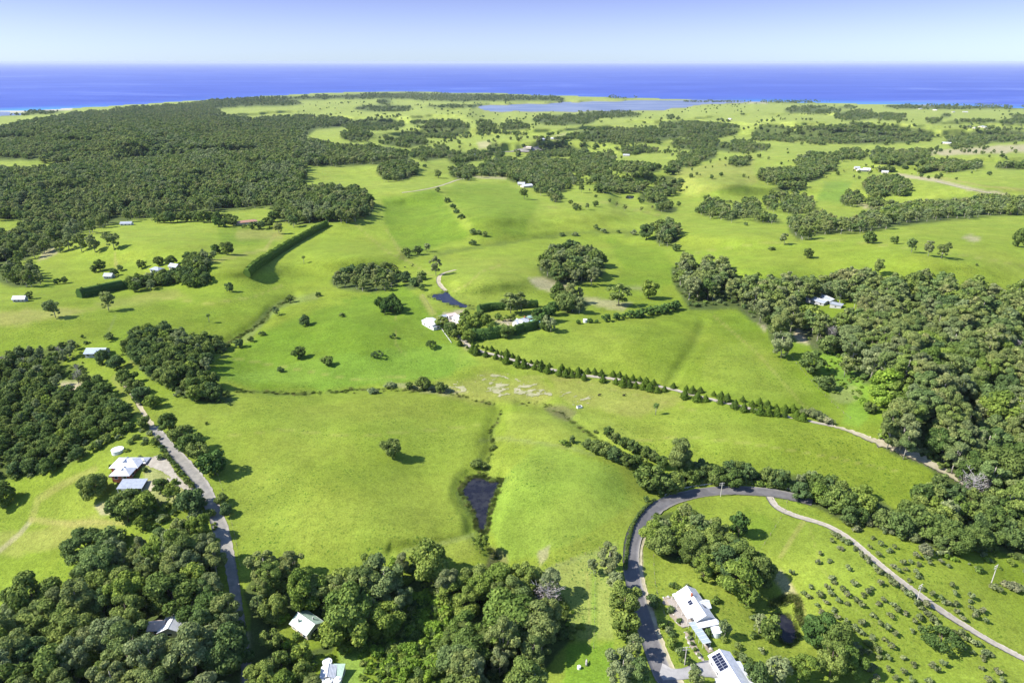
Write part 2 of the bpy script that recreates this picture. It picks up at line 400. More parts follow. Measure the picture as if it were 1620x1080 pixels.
# contour scars, fence lines and stock tracks in the grass
for pts, wd, col, k in [
        ([(560, 352), (585, 375), (612, 398), (640, 410)], 1.5, DRY, 0.45), ([(330, 560), (420, 575), (560, 600), (640, 596)], 1.5, DRY, 0.4), ([(620, 480), (628, 510), (625, 545), (640, 560)], 1.2, DRY, 0.4),
        ([(350, 690), (450, 680), (560, 690), (680, 680), (760, 672)], 1.2, DRY, 0.3), ([(790, 420), (760, 430), (740, 450), (715, 462)], 1.5, DRY, 0.5), ([(980, 700), (1080, 690), (1180, 700), (1300, 720), (1420, 745)], 1.5, DRY, 0.35),
        ([(1130, 500), (1200, 560), (1270, 640), (1320, 670)], 1.5, DRY, 0.45), ([(760, 590), (900, 600), (1010, 625), (1100, 650)], 1.5, DRY, 0.35), ([(250, 470), (330, 480), (400, 470), (450, 450)], 1.2, DRY, 0.4),
        ([(1100, 400), (1200, 385), (1330, 380), (1500, 400), (1620, 420)], 1.2, DRY, 0.35), ([(850, 330), (960, 320), (1060, 345)], 1.2, DRY, 0.4), ([(1280, 830), (1300, 900), (1350, 960), (1400, 1000)], 1.2, DRY, 0.3),
        ([(612, 365), (625, 385), (640, 410), (690, 440)], 2, DRY, 0.5), ([(540, 478), (640, 450)], 1.5, LUSH, 0.8), ([(668, 470), (690, 505)], 5, DRY, 0.7),
        ([(0, 870), (30, 845), (50, 822)], 4, SOIL, 0.5), ([(50, 822), (110, 828), (200, 825)], 5, DRY, 0.7), ([(50, 822), (60, 790), (100, 765), (150, 742)], 6, DRY, 0.5),
        ([(560, 515), (590, 520), (640, 508), (690, 500)], 1.2, LUSH, 0.8), ([(625, 540), (600, 512)], 1.2, LUSH, 0.6),
        ([(390, 535), (420, 500), (445, 480), (500, 468)], 6, TALL, 0.6), ([(182, 400), (185, 430)], 2, DRY, 0.6),
        ([(170, 530), (182, 500)], 2, TALL, 0.5), ([(940, 900), (940, 1020)], 5, (0.15, 0.24, 0.03), 0.6), ([(930, 905), (932, 1020)], 2, DRY, 0.6),
        ([(880, 895), (960, 868)], 3, TALL, 0.5), ([(270, 438), (330, 415), (420, 395), (435, 372)], 3, DRY, 0.6), ([(380, 372), (400, 370), (440, 372)], 9, DRY, 0.6),
        ([(760, 697), (800, 693), (900, 707), (940, 720)], 3, TALL, 0.5), ([(640, 870), (690, 862), (748, 846)], 4, TALL, 0.5),
        ([(1235, 880), (1260, 840), (1275, 820)], 4, DRY, 0.6), ([(1245, 915), (1265, 950), (1275, 980)], 4, DRY, 0.6),
        ([(225, 560), (180, 600), (215, 650), (240, 690)], 5, DRY, 0.4), ([(1420, 277), (1480, 285), (1540, 300), (1590, 308)], 3.0, SOIL, 0.75), ([(1480, 280), (1560, 295), (1620, 300)], 2, DRY, 0.7),
        ([(735, 273), (755, 280), (800, 282)], 2, SOIL, 0.6), ([(1350, 318), (1370, 326), (1400, 332)], 4, SOIL, 0.6)]:
    paint(stroke(pts, wd, wd * 0.8), col, k)
# creeks: dark sedge along the beds
for pts, wd, k in [(GULLIES[0][0], 1.6, 0.55), (GULLIES[1][0], 3, 0.4), (GULLIES[2][0], 1.6, 0.5), (GULLIES[3][0], 4, 0.5), (GULLIES[5][0], 3, 0.5), (GULLIES[4][0], 5, 0.12)]:
    paint(stroke(pts, wd, wd, 4), MARSH, k * 1.0, 0.8)
paint(area([(862, 645), (890, 640), (915, 650), (900, 668), (875, 662)], 3), (0.12, 0.10, 0.06), 0.6)
# bare soil scalds near the creek
paint(area([(735, 600), (770, 588), (800, 600), (850, 600), (880, 622), (850, 640), (790, 632), (770, 640), (700, 625), (690, 605)], 10), DRY, 0.5)
for poly, k in [([(835, 440), (890, 438), (905, 458), (890, 468), (850, 455)], 0.7), ([(920, 468), (1000, 480), (985, 492), (915, 478)], 0.5), ([(1165, 478), (1175, 473), (1218, 512), (1210, 525)], 0.95),
                ([(1252, 520), (1265, 510), (1345, 550), (1345, 566), (1285, 545), (1262, 540)], 1.0), ([(1290, 535), (1343, 560), (1343, 568), (1280, 545)], 0.9),
                ([(1000, 880), (1015, 865), (1020, 920), (1035, 975), (1050, 1045), (1075, 1062), (1060, 1062), (1030, 1010), (1012, 950)], 0.8),
                ([(95, 605), (130, 605), (128, 622), (100, 618)], 0.9), ([(600, 605), (690, 610), (740, 620), (700, 626)], 0.4), ([(985, 455), (1030, 450), (1025, 460)], 0.3),
                ([(245, 370), (240, 392), (220, 400), (160, 402), (60, 410), (70, 392), (170, 385)], 0.0), ([(70, 398), (85, 390), (90, 400), (60, 412)], 0.7),
                ([(870, 215), (895, 208), (900, 218), (880, 224)], 0.3), ([(755, 225), (775, 223), (778, 235), (758, 236)], 0.6),
                ([(1478, 240), (1540, 233), (1620, 229), (1700, 230), (1700, 238), (1560, 243), (1490, 246)], 0.75), ([(1400, 238), (1480, 240), (1478, 247), (1400, 244)], 0.5),
                ([(1520, 375), (1535, 372), (1555, 378), (1540, 382)], 0.6), ([(850, 870), (870, 862), (866, 880), (855, 895)], 0.5), ([(985, 238), (1015, 236), (1010, 242)], 0.4),
                ([(225, 735), (300, 760), (310, 790), (270, 800), (235, 790)], 0.35), ([(150, 800), (165, 795), (185, 812), (160, 815)], 0.6),
                ([(1125, 860), (1145, 855), (1150, 872), (1130, 880)], 0.7), ([(1215, 905), (1235, 900), (1262, 940), (1245, 955), (1235, 930)], 0.5),
                ([(540, 1000), (552, 1000), (555, 1090), (540, 1090)], 0.5), ([(375, 1000), (400, 1000), (400, 1090), (380, 1090)], 0.6), ([(440, 945), (475, 945), (470, 962), (445, 960)], 0.8),
                ([(700, 495), (735, 490), (735, 520), (700, 515)], 0.8), ([(780, 505), (812, 503), (815, 515), (790, 512)], 0.8), ([(838, 500), (870, 500), (872, 512), (850, 512)], 0.6), ([(724, 520), (738, 535), (748, 552), (737, 550), (722, 530)], 0.8)]:
    if k: paint(area(poly, 2.5, 3), SOIL, k, 0.25)
paint(area([(1290, 560), (1330, 545), (1355, 590), (1372, 600), (1380, 650), (1360, 680), (1330, 672), (1340, 640), (1310, 610)], 4), (0.13, 0.225, 0.025), 0.8)
paint(area(ell(1338, 622, 26, 17), 4), TALL, 0.8); paint(area(ell(1330, 600, 30, 12), 4), SCRUB, 0.7)
pm = sdpoly(GU, GV, [(722, 780), (737, 756), (753, 751), (793, 761), (806, 755), (786, 776), (775, 805), (770, 847), (752, 843), (745, 820), (727, 797)])
paint(sstep(-3, 2, pm + wig * 3), (0.085, 0.125, 0.026), 0.8, 0.9)
paint(area([(775, 865), (800, 872), (805, 890), (795, 910), (770, 895)], 4), (0.12, 0.10, 0.055), 0.6)
for p_ in (POND2, POND3):
    paint(sstep(-2.5, 0, sdpoly(GU, GV, p_) + wig), MARSH, 0.7)
# sand of the beaches and the shallow edge of the lagoon
shore = GV - CV
paint((1 - sstep(1.5, 4.5, shore)) * ((GU < 115) | ((GU > 1183) & (GU < 1216)) | ((GU > 1445) & (GU < 1480))), SAND, 1.0, 0.1)
paint(sstep(-2.0, 0.0, sdpoly(GU, GV, LAGOON)), (0.22, 0.22, 0.12), 0.6)

# ---------------------------------------------------------------- woods: outlines of canopy, mix of trees
F1 = [(-160, 215), (0, 197), (110, 177), (187, 169), (253, 164), (310, 160), (335, 157), (345, 164), (339, 170), (354, 178), (400, 184), (463, 180), (540, 183), (560, 190), (535, 196), (500, 199), (487, 208),
      (487, 218), (540, 225), (600, 228), (650, 240), (648, 250), (600, 254), (540, 257), (487, 257), (482, 290), (540, 290), (586, 300), (592, 322), (588, 335), (545, 343), (500, 347), (465, 350),
      (440, 343), (425, 322), (370, 327), (330, 330), (280, 332), (187, 346), (137, 358), (80, 385), (45, 405), (0, 415), (-160, 450), (-160, 365), (0, 362), (35, 354), (35, 342), (-160, 342),
      (-160, 262), (60, 262), (117, 256), (112, 248), (-160, 247)]
WR = [(1062, 402), (1100, 398), (1143, 403), (1180, 420), (1227, 420), (1260, 430), (1297, 436), (1333, 417), (1373, 425), (1413, 433), (1447, 425), (1473, 417), (1493, 430), (1523, 437), (1557, 443), (1620, 443),
      (1780, 450), (1780, 900), (1620, 850), (1560, 795), (1500, 742), (1460, 715), (1413, 697), (1385, 677), (1405, 650), (1410, 625), (1440, 590), (1400, 582), (1365, 588), (1345, 560), (1340, 545),
      (1320, 540), (1285, 532), (1272, 508), (1262, 498), (1245, 520), (1218, 518), (1213, 498), (1190, 487), (1165, 468), (1110, 470), (1092, 470), (1080, 452), (1066, 428)]
CLEAR_R = [(1262, 462), (1290, 456), (1350, 457), (1368, 470), (1365, 482), (1340, 494), (1322, 506), (1300, 502), (1278, 492), (1266, 480)]
DK = [(1075, 742), (1113, 737), (1180, 735), (1213, 747), (1293, 744), (1325, 762), (1365, 766), (1397, 787), (1415, 799), (1440, 796), (1465, 765), (1500, 757), (1620, 795), (1780, 800), (1780, 930), (1620, 885),
      (1580, 866), (1513, 858), (1480, 864), (1440, 846), (1397, 832), (1355, 824), (1320, 812), (1295, 798), (1265, 786), (1245, 770), (1180, 757), (1100, 760), (1080, 768)]
GP = [(1022, 815), (1060, 803), (1100, 800), (1115, 815), (1145, 825), (1165, 850), (1205, 878), (1225, 895), (1195, 915), (1150, 895), (1110, 900), (1090, 882), (1060, 878), (1022, 848)]
CB = [(385, 905), (400, 872), (450, 870), (480, 875), (520, 897), (545, 893), (600, 868), (645, 875), (690, 882), (760, 887), (790, 905), (860, 905), (900, 935), (898, 960), (905, 975), (880, 1000), (852, 1040),
      (860, 1080), (860, 1200), (590, 1200), (592, 1080), (600, 1040), (575, 1010), (545, 990), (520, 960), (470, 940), (400, 940)]
CLEAR_D = [(440, 962), (465, 948), (505, 950), (525, 985), (515, 1014), (488, 1026), (450, 1012), (436, 985)]
CLEAR_E = [(500, 1030), (548, 1025), (560, 990), (600, 1010), (580, 1100), (500, 1110)]
CB2 = [(395, 945), (465, 945), (468, 968), (450, 990), (480, 1005), (525, 985), (540, 1000), (520, 1030), (500, 1070), (505, 1200), (395, 1200)]
LF2 = [(-160, 985), (0, 960), (33, 945), (70, 930), (120, 905), (130, 885), (180, 858), (212, 850), (235, 822), (262, 805), (310, 798), (338, 830), (345, 885), (358, 912), (372, 945), (385, 1010), (375, 1080), (375, 1250), (-160, 1250)]
CLEAR_H = [(248, 970), (262, 945), (276, 935), (280, 950), (276, 985), (268, 1005), (258, 1010), (248, 1000)]
CLEAR_C = [(622, 952), (655, 935), (700, 930), (722, 950), (708, 1000), (700, 1050), (690, 1110), (640, 1120), (630, 1080), (604, 1050), (600, 1010)]
LFO = [(-160, 575), (0, 560), (33, 548), (67, 548), (110, 536), (125, 540), (102, 560), (97, 577), (130, 572), (142, 592), (170, 600), (178, 617), (200, 637), (212, 653), (187, 675), (140, 690), (140, 713),
       (125, 723), (67, 745), (0, 755), (-160, 800)]
CLEAR_L = [(88, 600), (130, 600), (128, 618), (92, 614)]
MG = [(193, 537), (215, 522), (245, 518), (285, 517), (310, 532), (340, 532), (360, 538), (358, 548), (330, 562), (325, 580), (340, 600), (362, 618), (374, 634), (330, 633), (290, 624), (270, 608), (240, 596), (225, 580), (207, 566), (195, 552)]
B1 = [(1245, 342), (1300, 333), (1340, 343), (1390, 325), (1440, 314), (1500, 307), (1560, 305), (1700, 312), (1700, 332), (1560, 335), (1500, 342), (1440, 349), (1380, 358), (1310, 364), (1262, 372), (1248, 358)]
F2 = [(310, 158.5), (400, 153), (540, 149), (640, 145), (760, 148), (880, 151), (893, 154), (893, 160), (860, 158), (770, 159), (720, 160), (640, 156), (540, 155), (470, 158), (383, 161), (330, 157.5)]
EU = {'euc': 0.72, 'grey': 0.12, 'dark': 0.10, 'mid': 0.06}
FAR = {'euc': 0.45, 'dark': 0.45, 'grey': 0.10}
W = []     # name, polygon, holes, mix, (h0, h1), spacing, label, group
def wood(nm, poly, mix, h, sp, label, group, holes=()): W.append((nm, poly, holes, mix, h, sp, label, group))
wood('f1', F1, {'euc': 0.58, 'dark': 0.28, 'grey': 0.14}, (13, 20), 11.0, '', '')
wood('f2', F2, FAR, (14, 20), 20.0, '', '')
wood('f1', [(333, 156), (390, 155), (470, 157), (478, 163), (462, 166), (400, 167), (338, 171)], {'euc': 0.58, 'dark': 0.28, 'grey': 0.14}, (13, 20), 16.0, '', '')
wood('b1', B1, EU, (13, 19), 10.5, '', '')
wood('wr', WR, {'euc': 0.82, 'grey': 0.05, 'dark': 0.07, 'mid': 0.05, 'dead': 0.01}, (16, 24), 11.5, 'tall olive green eucalyptus in the dense forest right of the fields', 'eucalypts of the forest on the right', (CLEAR_R,))
wood('dk', DK, {'dark': 0.72, 'mid': 0.24, 'grey': 0.04}, (8, 13), 7.6, 'dark green rounded tree in the belt beyond the bitumen bend', 'rainforest trees between the bend and the big forest')
wood('gp', GP, {'dark': 0.5, 'mid': 0.35, 'euc': 0.15}, (10, 15), 7.8, 'bushy green tree of the grove inside the bitumen bend', 'grove inside the road bend')
wood('cb', CB, {'euc': 0.44, 'mid': 0.34, 'dark': 0.14, 'grey': 0.06, 'dead': 0.02}, (11, 22), 9.2, 'bushy tree in the wood at the foot of the middle paddock', 'trees of the wood below the middle paddock', (CLEAR_C, CLEAR_E))
wood('cb2', CB2, {'mid': 0.5, 'euc': 0.3, 'dark': 0.2}, (8, 14), 8.0, 'bushy tree in the garden wood round the pale green roofed cottage', 'garden trees round the cottage', (CLEAR_D, CLEAR_E))
wood('lf2', LF2, {'euc': 0.66, 'mid': 0.14, 'dark': 0.07, 'grey': 0.10, 'dead': 0.03}, (11, 23), 9.4, 'olive green eucalyptus in the wood left of the tree shaded lane', 'eucalypts left of the lane', (CLEAR_H,))
wood('lfo', LFO, {'dark': 0.62, 'mid': 0.14, 'grey': 0.18, 'dead': 0.06}, (6, 11), 7.4, 'dark low canopy tree in the scrub wood behind the white roofed house', 'scrub wood behind the white roofed house', (CLEAR_L,))
wood('wb', [(200, 440), (235, 434), (285, 424), (300, 402), (322, 395), (332, 402), (328, 425), (310, 436), (260, 444), (205, 455)], {'dark': 0.6, 'mid': 0.2, 'grey': 0.2}, (8, 13), 6.0, 'dark tree', 'windbreak')
wood('mg', MG, {'dark': 0.72, 'mid': 0.16, 'grey': 0.12}, (8, 13), 7.4, 'dark rounded rainforest tree in the gully wood beyond the lane', 'rainforest trees of the gully')
for (cu, cv, ru, rv) in [
        (608, 160, 12, 4), (607, 170, 45, 5), (713, 167, 37, 2.5), (590, 195, 50, 9), (563, 213, 25, 7), (707, 200, 38, 12), (663, 192, 14, 4), (653, 214, 20, 9), (697, 211, 28, 4), (770, 198, 17, 8), (813, 198, 24, 7),
        (893, 188, 50, 8), (935, 180, 20, 5), (975, 180, 40, 5), (1060, 183, 6, 4), (990, 212, 90, 12), (1073, 197, 30, 10), (680, 240, 30, 10), (727, 247, 20, 11), (757, 243, 22, 7), (783, 230, 10, 7), (820, 230, 6, 5),
        (873, 230, 38, 8), (803, 262, 45, 12), (850, 250, 22, 10), (890, 260, 35, 8), (930, 257, 30, 15), (957, 247, 15, 10), (905, 237, 25, 7), (953, 277, 20, 7), (1007, 263, 40, 6), (1067, 260, 12, 6), (983, 293, 42, 7),
        (1033, 307, 22, 8), (1053, 283, 20, 10), (1053, 325, 18, 5), (628, 267, 32, 13), (732, 270, 22, 10), (833, 275, 33, 12), (873, 285, 33, 16), (880, 308, 10, 5), (1123, 203, 48, 13), (1100, 225, 40, 10),
        (1170, 253, 17, 6), (1090, 250, 18, 10), (1113, 243, 20, 7), (1167, 230, 50, 8), (1285, 173, 45, 6), (1340, 169, 15, 2.5), (1363, 210, 117, 16), (1353, 181, 33, 8), (1407, 183, 27, 5), (1223, 207, 33, 12),
        (1477, 188, 13, 5), (1497, 181, 8, 3), (1575, 213, 62, 10), (1530, 222, 35, 8), (1593, 191, 12, 4), (1613, 184, 12, 4), (1347, 242, 27, 7), (1417, 247, 37, 12), (1457, 240, 17, 7), (1503, 260, 47, 7), (1473, 260, 12, 8),
        (1603, 260, 30, 4), (1293, 255, 33, 15), (1250, 275, 52, 9), (1403, 291, 38, 12), (1347, 310, 18, 9), (1393, 320, 22, 4), (1247, 293, 27, 4), (1262, 320, 28, 14), (1220, 316, 9, 10), (1183, 326, 21, 12),
        (1130, 325, 24, 12), (1157, 337, 13, 6), (1213, 342, 22, 4), (985, 153, 26, 2), (1130, 160, 50, 1.5), (1255, 160, 72, 1.8), (1520, 168, 120, 3.5), (20, 180, 34, 1.6), (70, 176, 32, 3), (1055, 363, 20, 17),
        (905, 412, 54, 26), (905, 466, 26, 15), (577, 434, 56, 17), (30, 428, 38, 16), (655, 440, 15, 6), (1640, 190, 40, 6), (1540, 190, 40, 2), (480, 195, 50, 5), (640, 222, 40, 8), (1010, 235, 30, 4)]:
    mix = FAR if cv < 300 else {'euc': 0.6, 'dark': 0.3, 'grey': 0.1}
    hh = (14, 21) if (ru, rv) in ((54, 26), (26, 15), (20, 17)) else (11, 17)
    wood('clump', ell(cu, cv, ru, rv), mix, hh, 10.5 if cv > 225 else 14, '', '')

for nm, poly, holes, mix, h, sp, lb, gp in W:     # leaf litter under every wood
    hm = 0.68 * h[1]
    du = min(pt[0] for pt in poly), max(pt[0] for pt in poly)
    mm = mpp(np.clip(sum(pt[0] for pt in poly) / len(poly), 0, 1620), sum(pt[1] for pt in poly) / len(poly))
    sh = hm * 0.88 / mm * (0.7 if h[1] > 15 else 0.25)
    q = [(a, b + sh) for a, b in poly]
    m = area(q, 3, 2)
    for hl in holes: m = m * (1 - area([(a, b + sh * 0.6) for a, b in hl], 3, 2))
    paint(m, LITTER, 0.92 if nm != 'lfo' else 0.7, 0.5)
paint(area([(a, b + 8) for a, b in CLEAR_C], 6), (0.13, 0.20, 0.035), 0.9)
paint(area([(560, 995), (545, 985), (530, 1000), (535, 1030), (545, 1090), (580, 1090), (575, 1040), (590, 1020)], 2), (0.20, 0.30, 0.05), 0.9)

# ---------------------------------------------------------------- the land sheet
rows = np.concatenate([np.arange(0, 98, 1), np.arange(98, len(ev), 2)])
su_, sv_ = GU[rows], GV[rows]
gx, gy, gz = rayparts(su_, sv_)
tt = (CAMZ - E[rows]) / -gz
V = np.stack([gx * tt, gy * tt, E[rows]], -1).reshape(-1, 3)
nr, nc = su_.shape
idx = np.arange(nr * nc).reshape(nr, nc)
Fq = np.stack([idx[1:, :-1], idx[1:, 1:], idx[:-1, 1:], idx[:-1, :-1]], -1).reshape(-1, 4)
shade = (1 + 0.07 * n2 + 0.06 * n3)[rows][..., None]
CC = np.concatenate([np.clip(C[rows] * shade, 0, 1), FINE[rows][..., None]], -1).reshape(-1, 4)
gm = bpy.data.materials.new('pasture'); gm.use_nodes = True
n = gm.node_tree; b = n.nodes['Principled BSDF']; b.inputs['Roughness'].default_value = 0.95; b.inputs['Specular IOR Level'].default_value = 0.08
at_ = n.nodes.new('ShaderNodeAttribute'); at_.attribute_name = 'albedo'
geo = n.nodes.new('ShaderNodeNewGeometry')
def nz_(scale, det=4, rough=0.6, vec=None, dist=0.0):
    q = n.nodes.new('ShaderNodeTexNoise'); q.inputs['Scale'].default_value = scale; q.inputs['Detail'].default_value = det
    q.inputs['Roughness'].default_value = rough; q.inputs['Distortion'].default_value = dist
    n.links.new(vec or geo.outputs['Position'], q.inputs['Vector']); return q.outputs['Fac']
def rng2(sock, a, b_, c, d):
    q = n.nodes.new('ShaderNodeMapRange'); q.inputs[1].default_value = a; q.inputs[2].default_value = b_; q.inputs[3].default_value = c; q.inputs[4].default_value = d
    n.links.new(sock, q.inputs[0]); return q.outputs[0]
def mul(a, b_):
    q = n.nodes.new('ShaderNodeMath'); q.operation = 'MULTIPLY'; n.links.new(a, q.inputs[0])
    if isinstance(b_, float): q.inputs[1].default_value = b_
    else: n.links.new(b_, q.inputs[1])
    return q.outputs[0]
def mixc(fac, a, b_, mode='MIX'):
    q = n.nodes.new('ShaderNodeMix'); q.data_type = 'RGBA'; q.blend_type = mode
    if isinstance(fac, float): q.inputs[0].default_value = fac
    else: n.links.new(fac, q.inputs[0])
    for s, k in ((a, 6), (b_, 7)):
        if isinstance(s, tuple): q.inputs[k].default_value = (*s, 1)
        else: n.links.new(s, q.inputs[k])
    return q.outputs[2]
fine = at_.outputs['Alpha']
c0 = at_.outputs['Color']
g1 = rng2(nz_(0.055, 5, 0.62), 0.35, 0.65, 0.87, 1.12)
g2 = rng2(nz_(0.33, 5, 0.75), 0.3, 0.7, 0.80, 1.18)
g3 = rng2(nz_(1.3, 3, 0.7), 0.3, 0.7, 0.72, 1.26)
cmb = n.nodes.new('ShaderNodeCombineColor')
t_ = mul(mul(g1, g2), g3)
for k in range(3): n.links.new(t_, cmb.inputs[k])
c1 = mixc(1.0, c0, cmb.outputs[0], 'MULTIPLY')
warm = rng2(nz_(0.02, 4, 0.6), 0.42, 0.62, 0.0, 0.35)
c2 = mixc(mul(warm, fine), c1, mixc(1.0, c1, (1.22, 1.02, 1.25), 'MULTIPLY'))
tus = rng2(nz_(0.8, 2, 0.55), 0.60, 0.655, 0.0, 0.95)
tusA = rng2(nz_(0.022, 3, 0.6), 0.42, 0.60, 0.0, 1.0)
c3 = mixc(mul(mul(tus, tusA), fine), c2, mixc(1.0, c2, (0.36, 0.52, 0.45), 'MULTIPLY'))
n.links.new(c3, b.inputs['Base Color'])
bp = n.nodes.new('ShaderNodeBump'); bp.inputs['Strength'].default_value = 0.5; bp.inputs['Distance'].default_value = 0.5
n.links.new(nz_(0.5, 5, 0.7), bp.inputs['Height']); n.links.new(bp.outputs[0], b.inputs['Normal'])
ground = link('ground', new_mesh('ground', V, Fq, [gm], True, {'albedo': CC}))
tag(ground, 'rolling green pasture land running down to the coast', 'ground', kind='structure')

# ---------------------------------------------------------------- sea, lagoon
vv = np.concatenate([99.9 + np.array([0, 0.15, 0.35, 0.6, 1.0, 1.5, 2.2, 3, 4]), np.arange(105, 200, 1.0), np.arange(200, 240, 8.0)])
uu = np.arange(-700, 2321, 10.0)
su2, sv2 = np.meshgrid(uu, vv)
gx, gy, gz = rayparts(su2, sv2); tt = CAMZ / -gz
V = np.stack([gx * tt, gy * tt, 0 * tt], -1).reshape(-1, 3)
nr, nc = su2.shape; idx = np.arange(nr * nc).reshape(nr, nc)
Fq = np.stack([idx[1:, :-1], idx[1:, 1:], idx[:-1, 1:], idx[:-1, :-1]], -1).reshape(-1, 4)
cvx = np.interp(su2, cu_, cv_)
shal = np.clip(1 - (cvx - sv2) / 7.0, 0, 1) ** 1.5 * np.clip(sstep(240, 40, su2) + sstep(1080, 1230, su2) * 0.6, 0.12, 1)
lagm = sstep(-4, 1, sdpoly(su2, sv2, LAGOON)) + sstep(-4, 1, sdpoly(su2, sv2, INLET))
sm = bpy.data.materials.new('sea_water'); sm.use_nodes = True
n = sm.node_tree; b = n.nodes['Principled BSDF']; b.inputs['Roughness'].default_value = 0.55; b.inputs['Specular IOR Level'].default_value = 0.12
geo = n.nodes.new('ShaderNodeNewGeometry')
mpn = n.nodes.new('ShaderNodeMapping'); mpn.inputs['Scale'].default_value = (0.35, 1.0, 1.0); mpn.inputs['Rotation'].default_value = (0, 0, R(-6))
n.links.new(geo.outputs['Position'], mpn.inputs['Vector'])
a1 = n.nodes.new('ShaderNodeAttribute'); a1.attribute_name = 'shallow'
a2 = n.nodes.new('ShaderNodeAttribute'); a2.attribute_name = 'lagoon'
wv = nz_(0.0011, 6, 0.62, mpn.outputs[0], 0.6)
base_c = mixc(rng2(wv, 0.35, 0.68, 0.0, 1.0), (0.034, 0.062, 0.30), (0.060, 0.100, 0.38))
sl = rng2(nz_(0.0005, 6, 0.78, mpn.outputs[0], 1.4), 0.55, 0.64, 0.0, 0.75)
base_c = mixc(sl, base_c, (0.12, 0.17, 0.44))
base_c = mixc(a1.outputs['Fac'], base_c, (0.06, 0.25, 0.50))
base_c = mixc(a2.outputs['Fac'], base_c, mixc(rng2(nz_(0.006, 3, 0.6, mpn.outputs[0]), 0.4, 0.6, 0, 1), (0.12, 0.155, 0.25), (0.18, 0.215, 0.30)))
n.links.new(base_c, b.inputs['Base Color'])
sea = link('sea', new_mesh('sea', V, Fq, [sm], True, {'shallow': shal.ravel(), 'lagoon': np.clip(lagm, 0, 1).ravel()}))
tag(sea, 'deep blue ocean and coastal lagoon', 'sea', kind='structure')

# ---------------------------------------------------------------- ponds, roads and tracks
pond_m = bpy.data.materials.new('pond_water'); pond_m.use_nodes = True
n = pond_m.node_tree; b = n.nodes['Principled BSDF']; b.inputs['Roughness'].default_value = 0.1; b.inputs['Specular IOR Level'].default_value = 0.25
geo = n.nodes.new('ShaderNodeNewGeometry')
n.links.new(mixc(rng2(nz_(0.25, 4, 0.7), 0.45, 0.62, 0, 1), (0.012, 0.012, 0.018), (0.03, 0.03, 0.032)), b.inputs['Base Color'])
bp = n.nodes.new('ShaderNodeBump'); bp.inputs['Strength'].default_value = 0.12; bp.inputs['Distance'].default_value = 0.1
n.links.new(nz_(1.5, 2, 0.5), bp.inputs['Height']); n.links.new(bp.outputs[0], b.inputs['Normal'])

def resample(pts, step, closed=False):
    P = [np.array(p, float) for p in pts]
    out = []
    m = len(P)
    for i in range(m if closed else m - 1):
        p0 = P[(i - 1) % m] if (closed or i > 0) else P[i]; p1 = P[i]; p2 = P[(i + 1) % m]; p3 = P[(i + 2) % m] if (closed or i + 2 < m) else P[(i + 1) % m]
        k = max(1, int(np.linalg.norm(p2 - p1) / step))
        for j in range(k):
            t = j / k
            out.append(0.5 * ((2 * p1) + (-p0 + p2) * t + (2 * p0 - 5 * p1 + 4 * p2 - p3) * t * t + (-p0 + 3 * p1 - 3 * p2 + p3) * t ** 3))
    if not closed: out.append(P[-1])
    return np.array(out)

for pol, lvl, lb in zip((POND1, POND2, POND3, POND4), PONDS, ('dark farm dam with reedy edges in the middle paddock', 'blue triangular farm dam beside the white farm sheds', 'small round dark pond beside the orchard', 'shallow pale puddle pond on the far slope')):
    c = np.mean(pol, 0)
    pts = resample([tuple(c + (np.array(p) - c) * 1.05) for p in pol], 3, True)
    x, y, z = rayparts(pts[:, 0], pts[:, 1]); t = (CAMZ - lvl) / -z
    vv_ = np.stack([x * t, y * t, np.full(len(t), lvl)], -1)
    o = link('pond_water', new_mesh('pond_water', vv_, [list(range(len(vv_)))[::-1]], [pond_m]))
    tag(o, lb, 'pond', kind='structure')

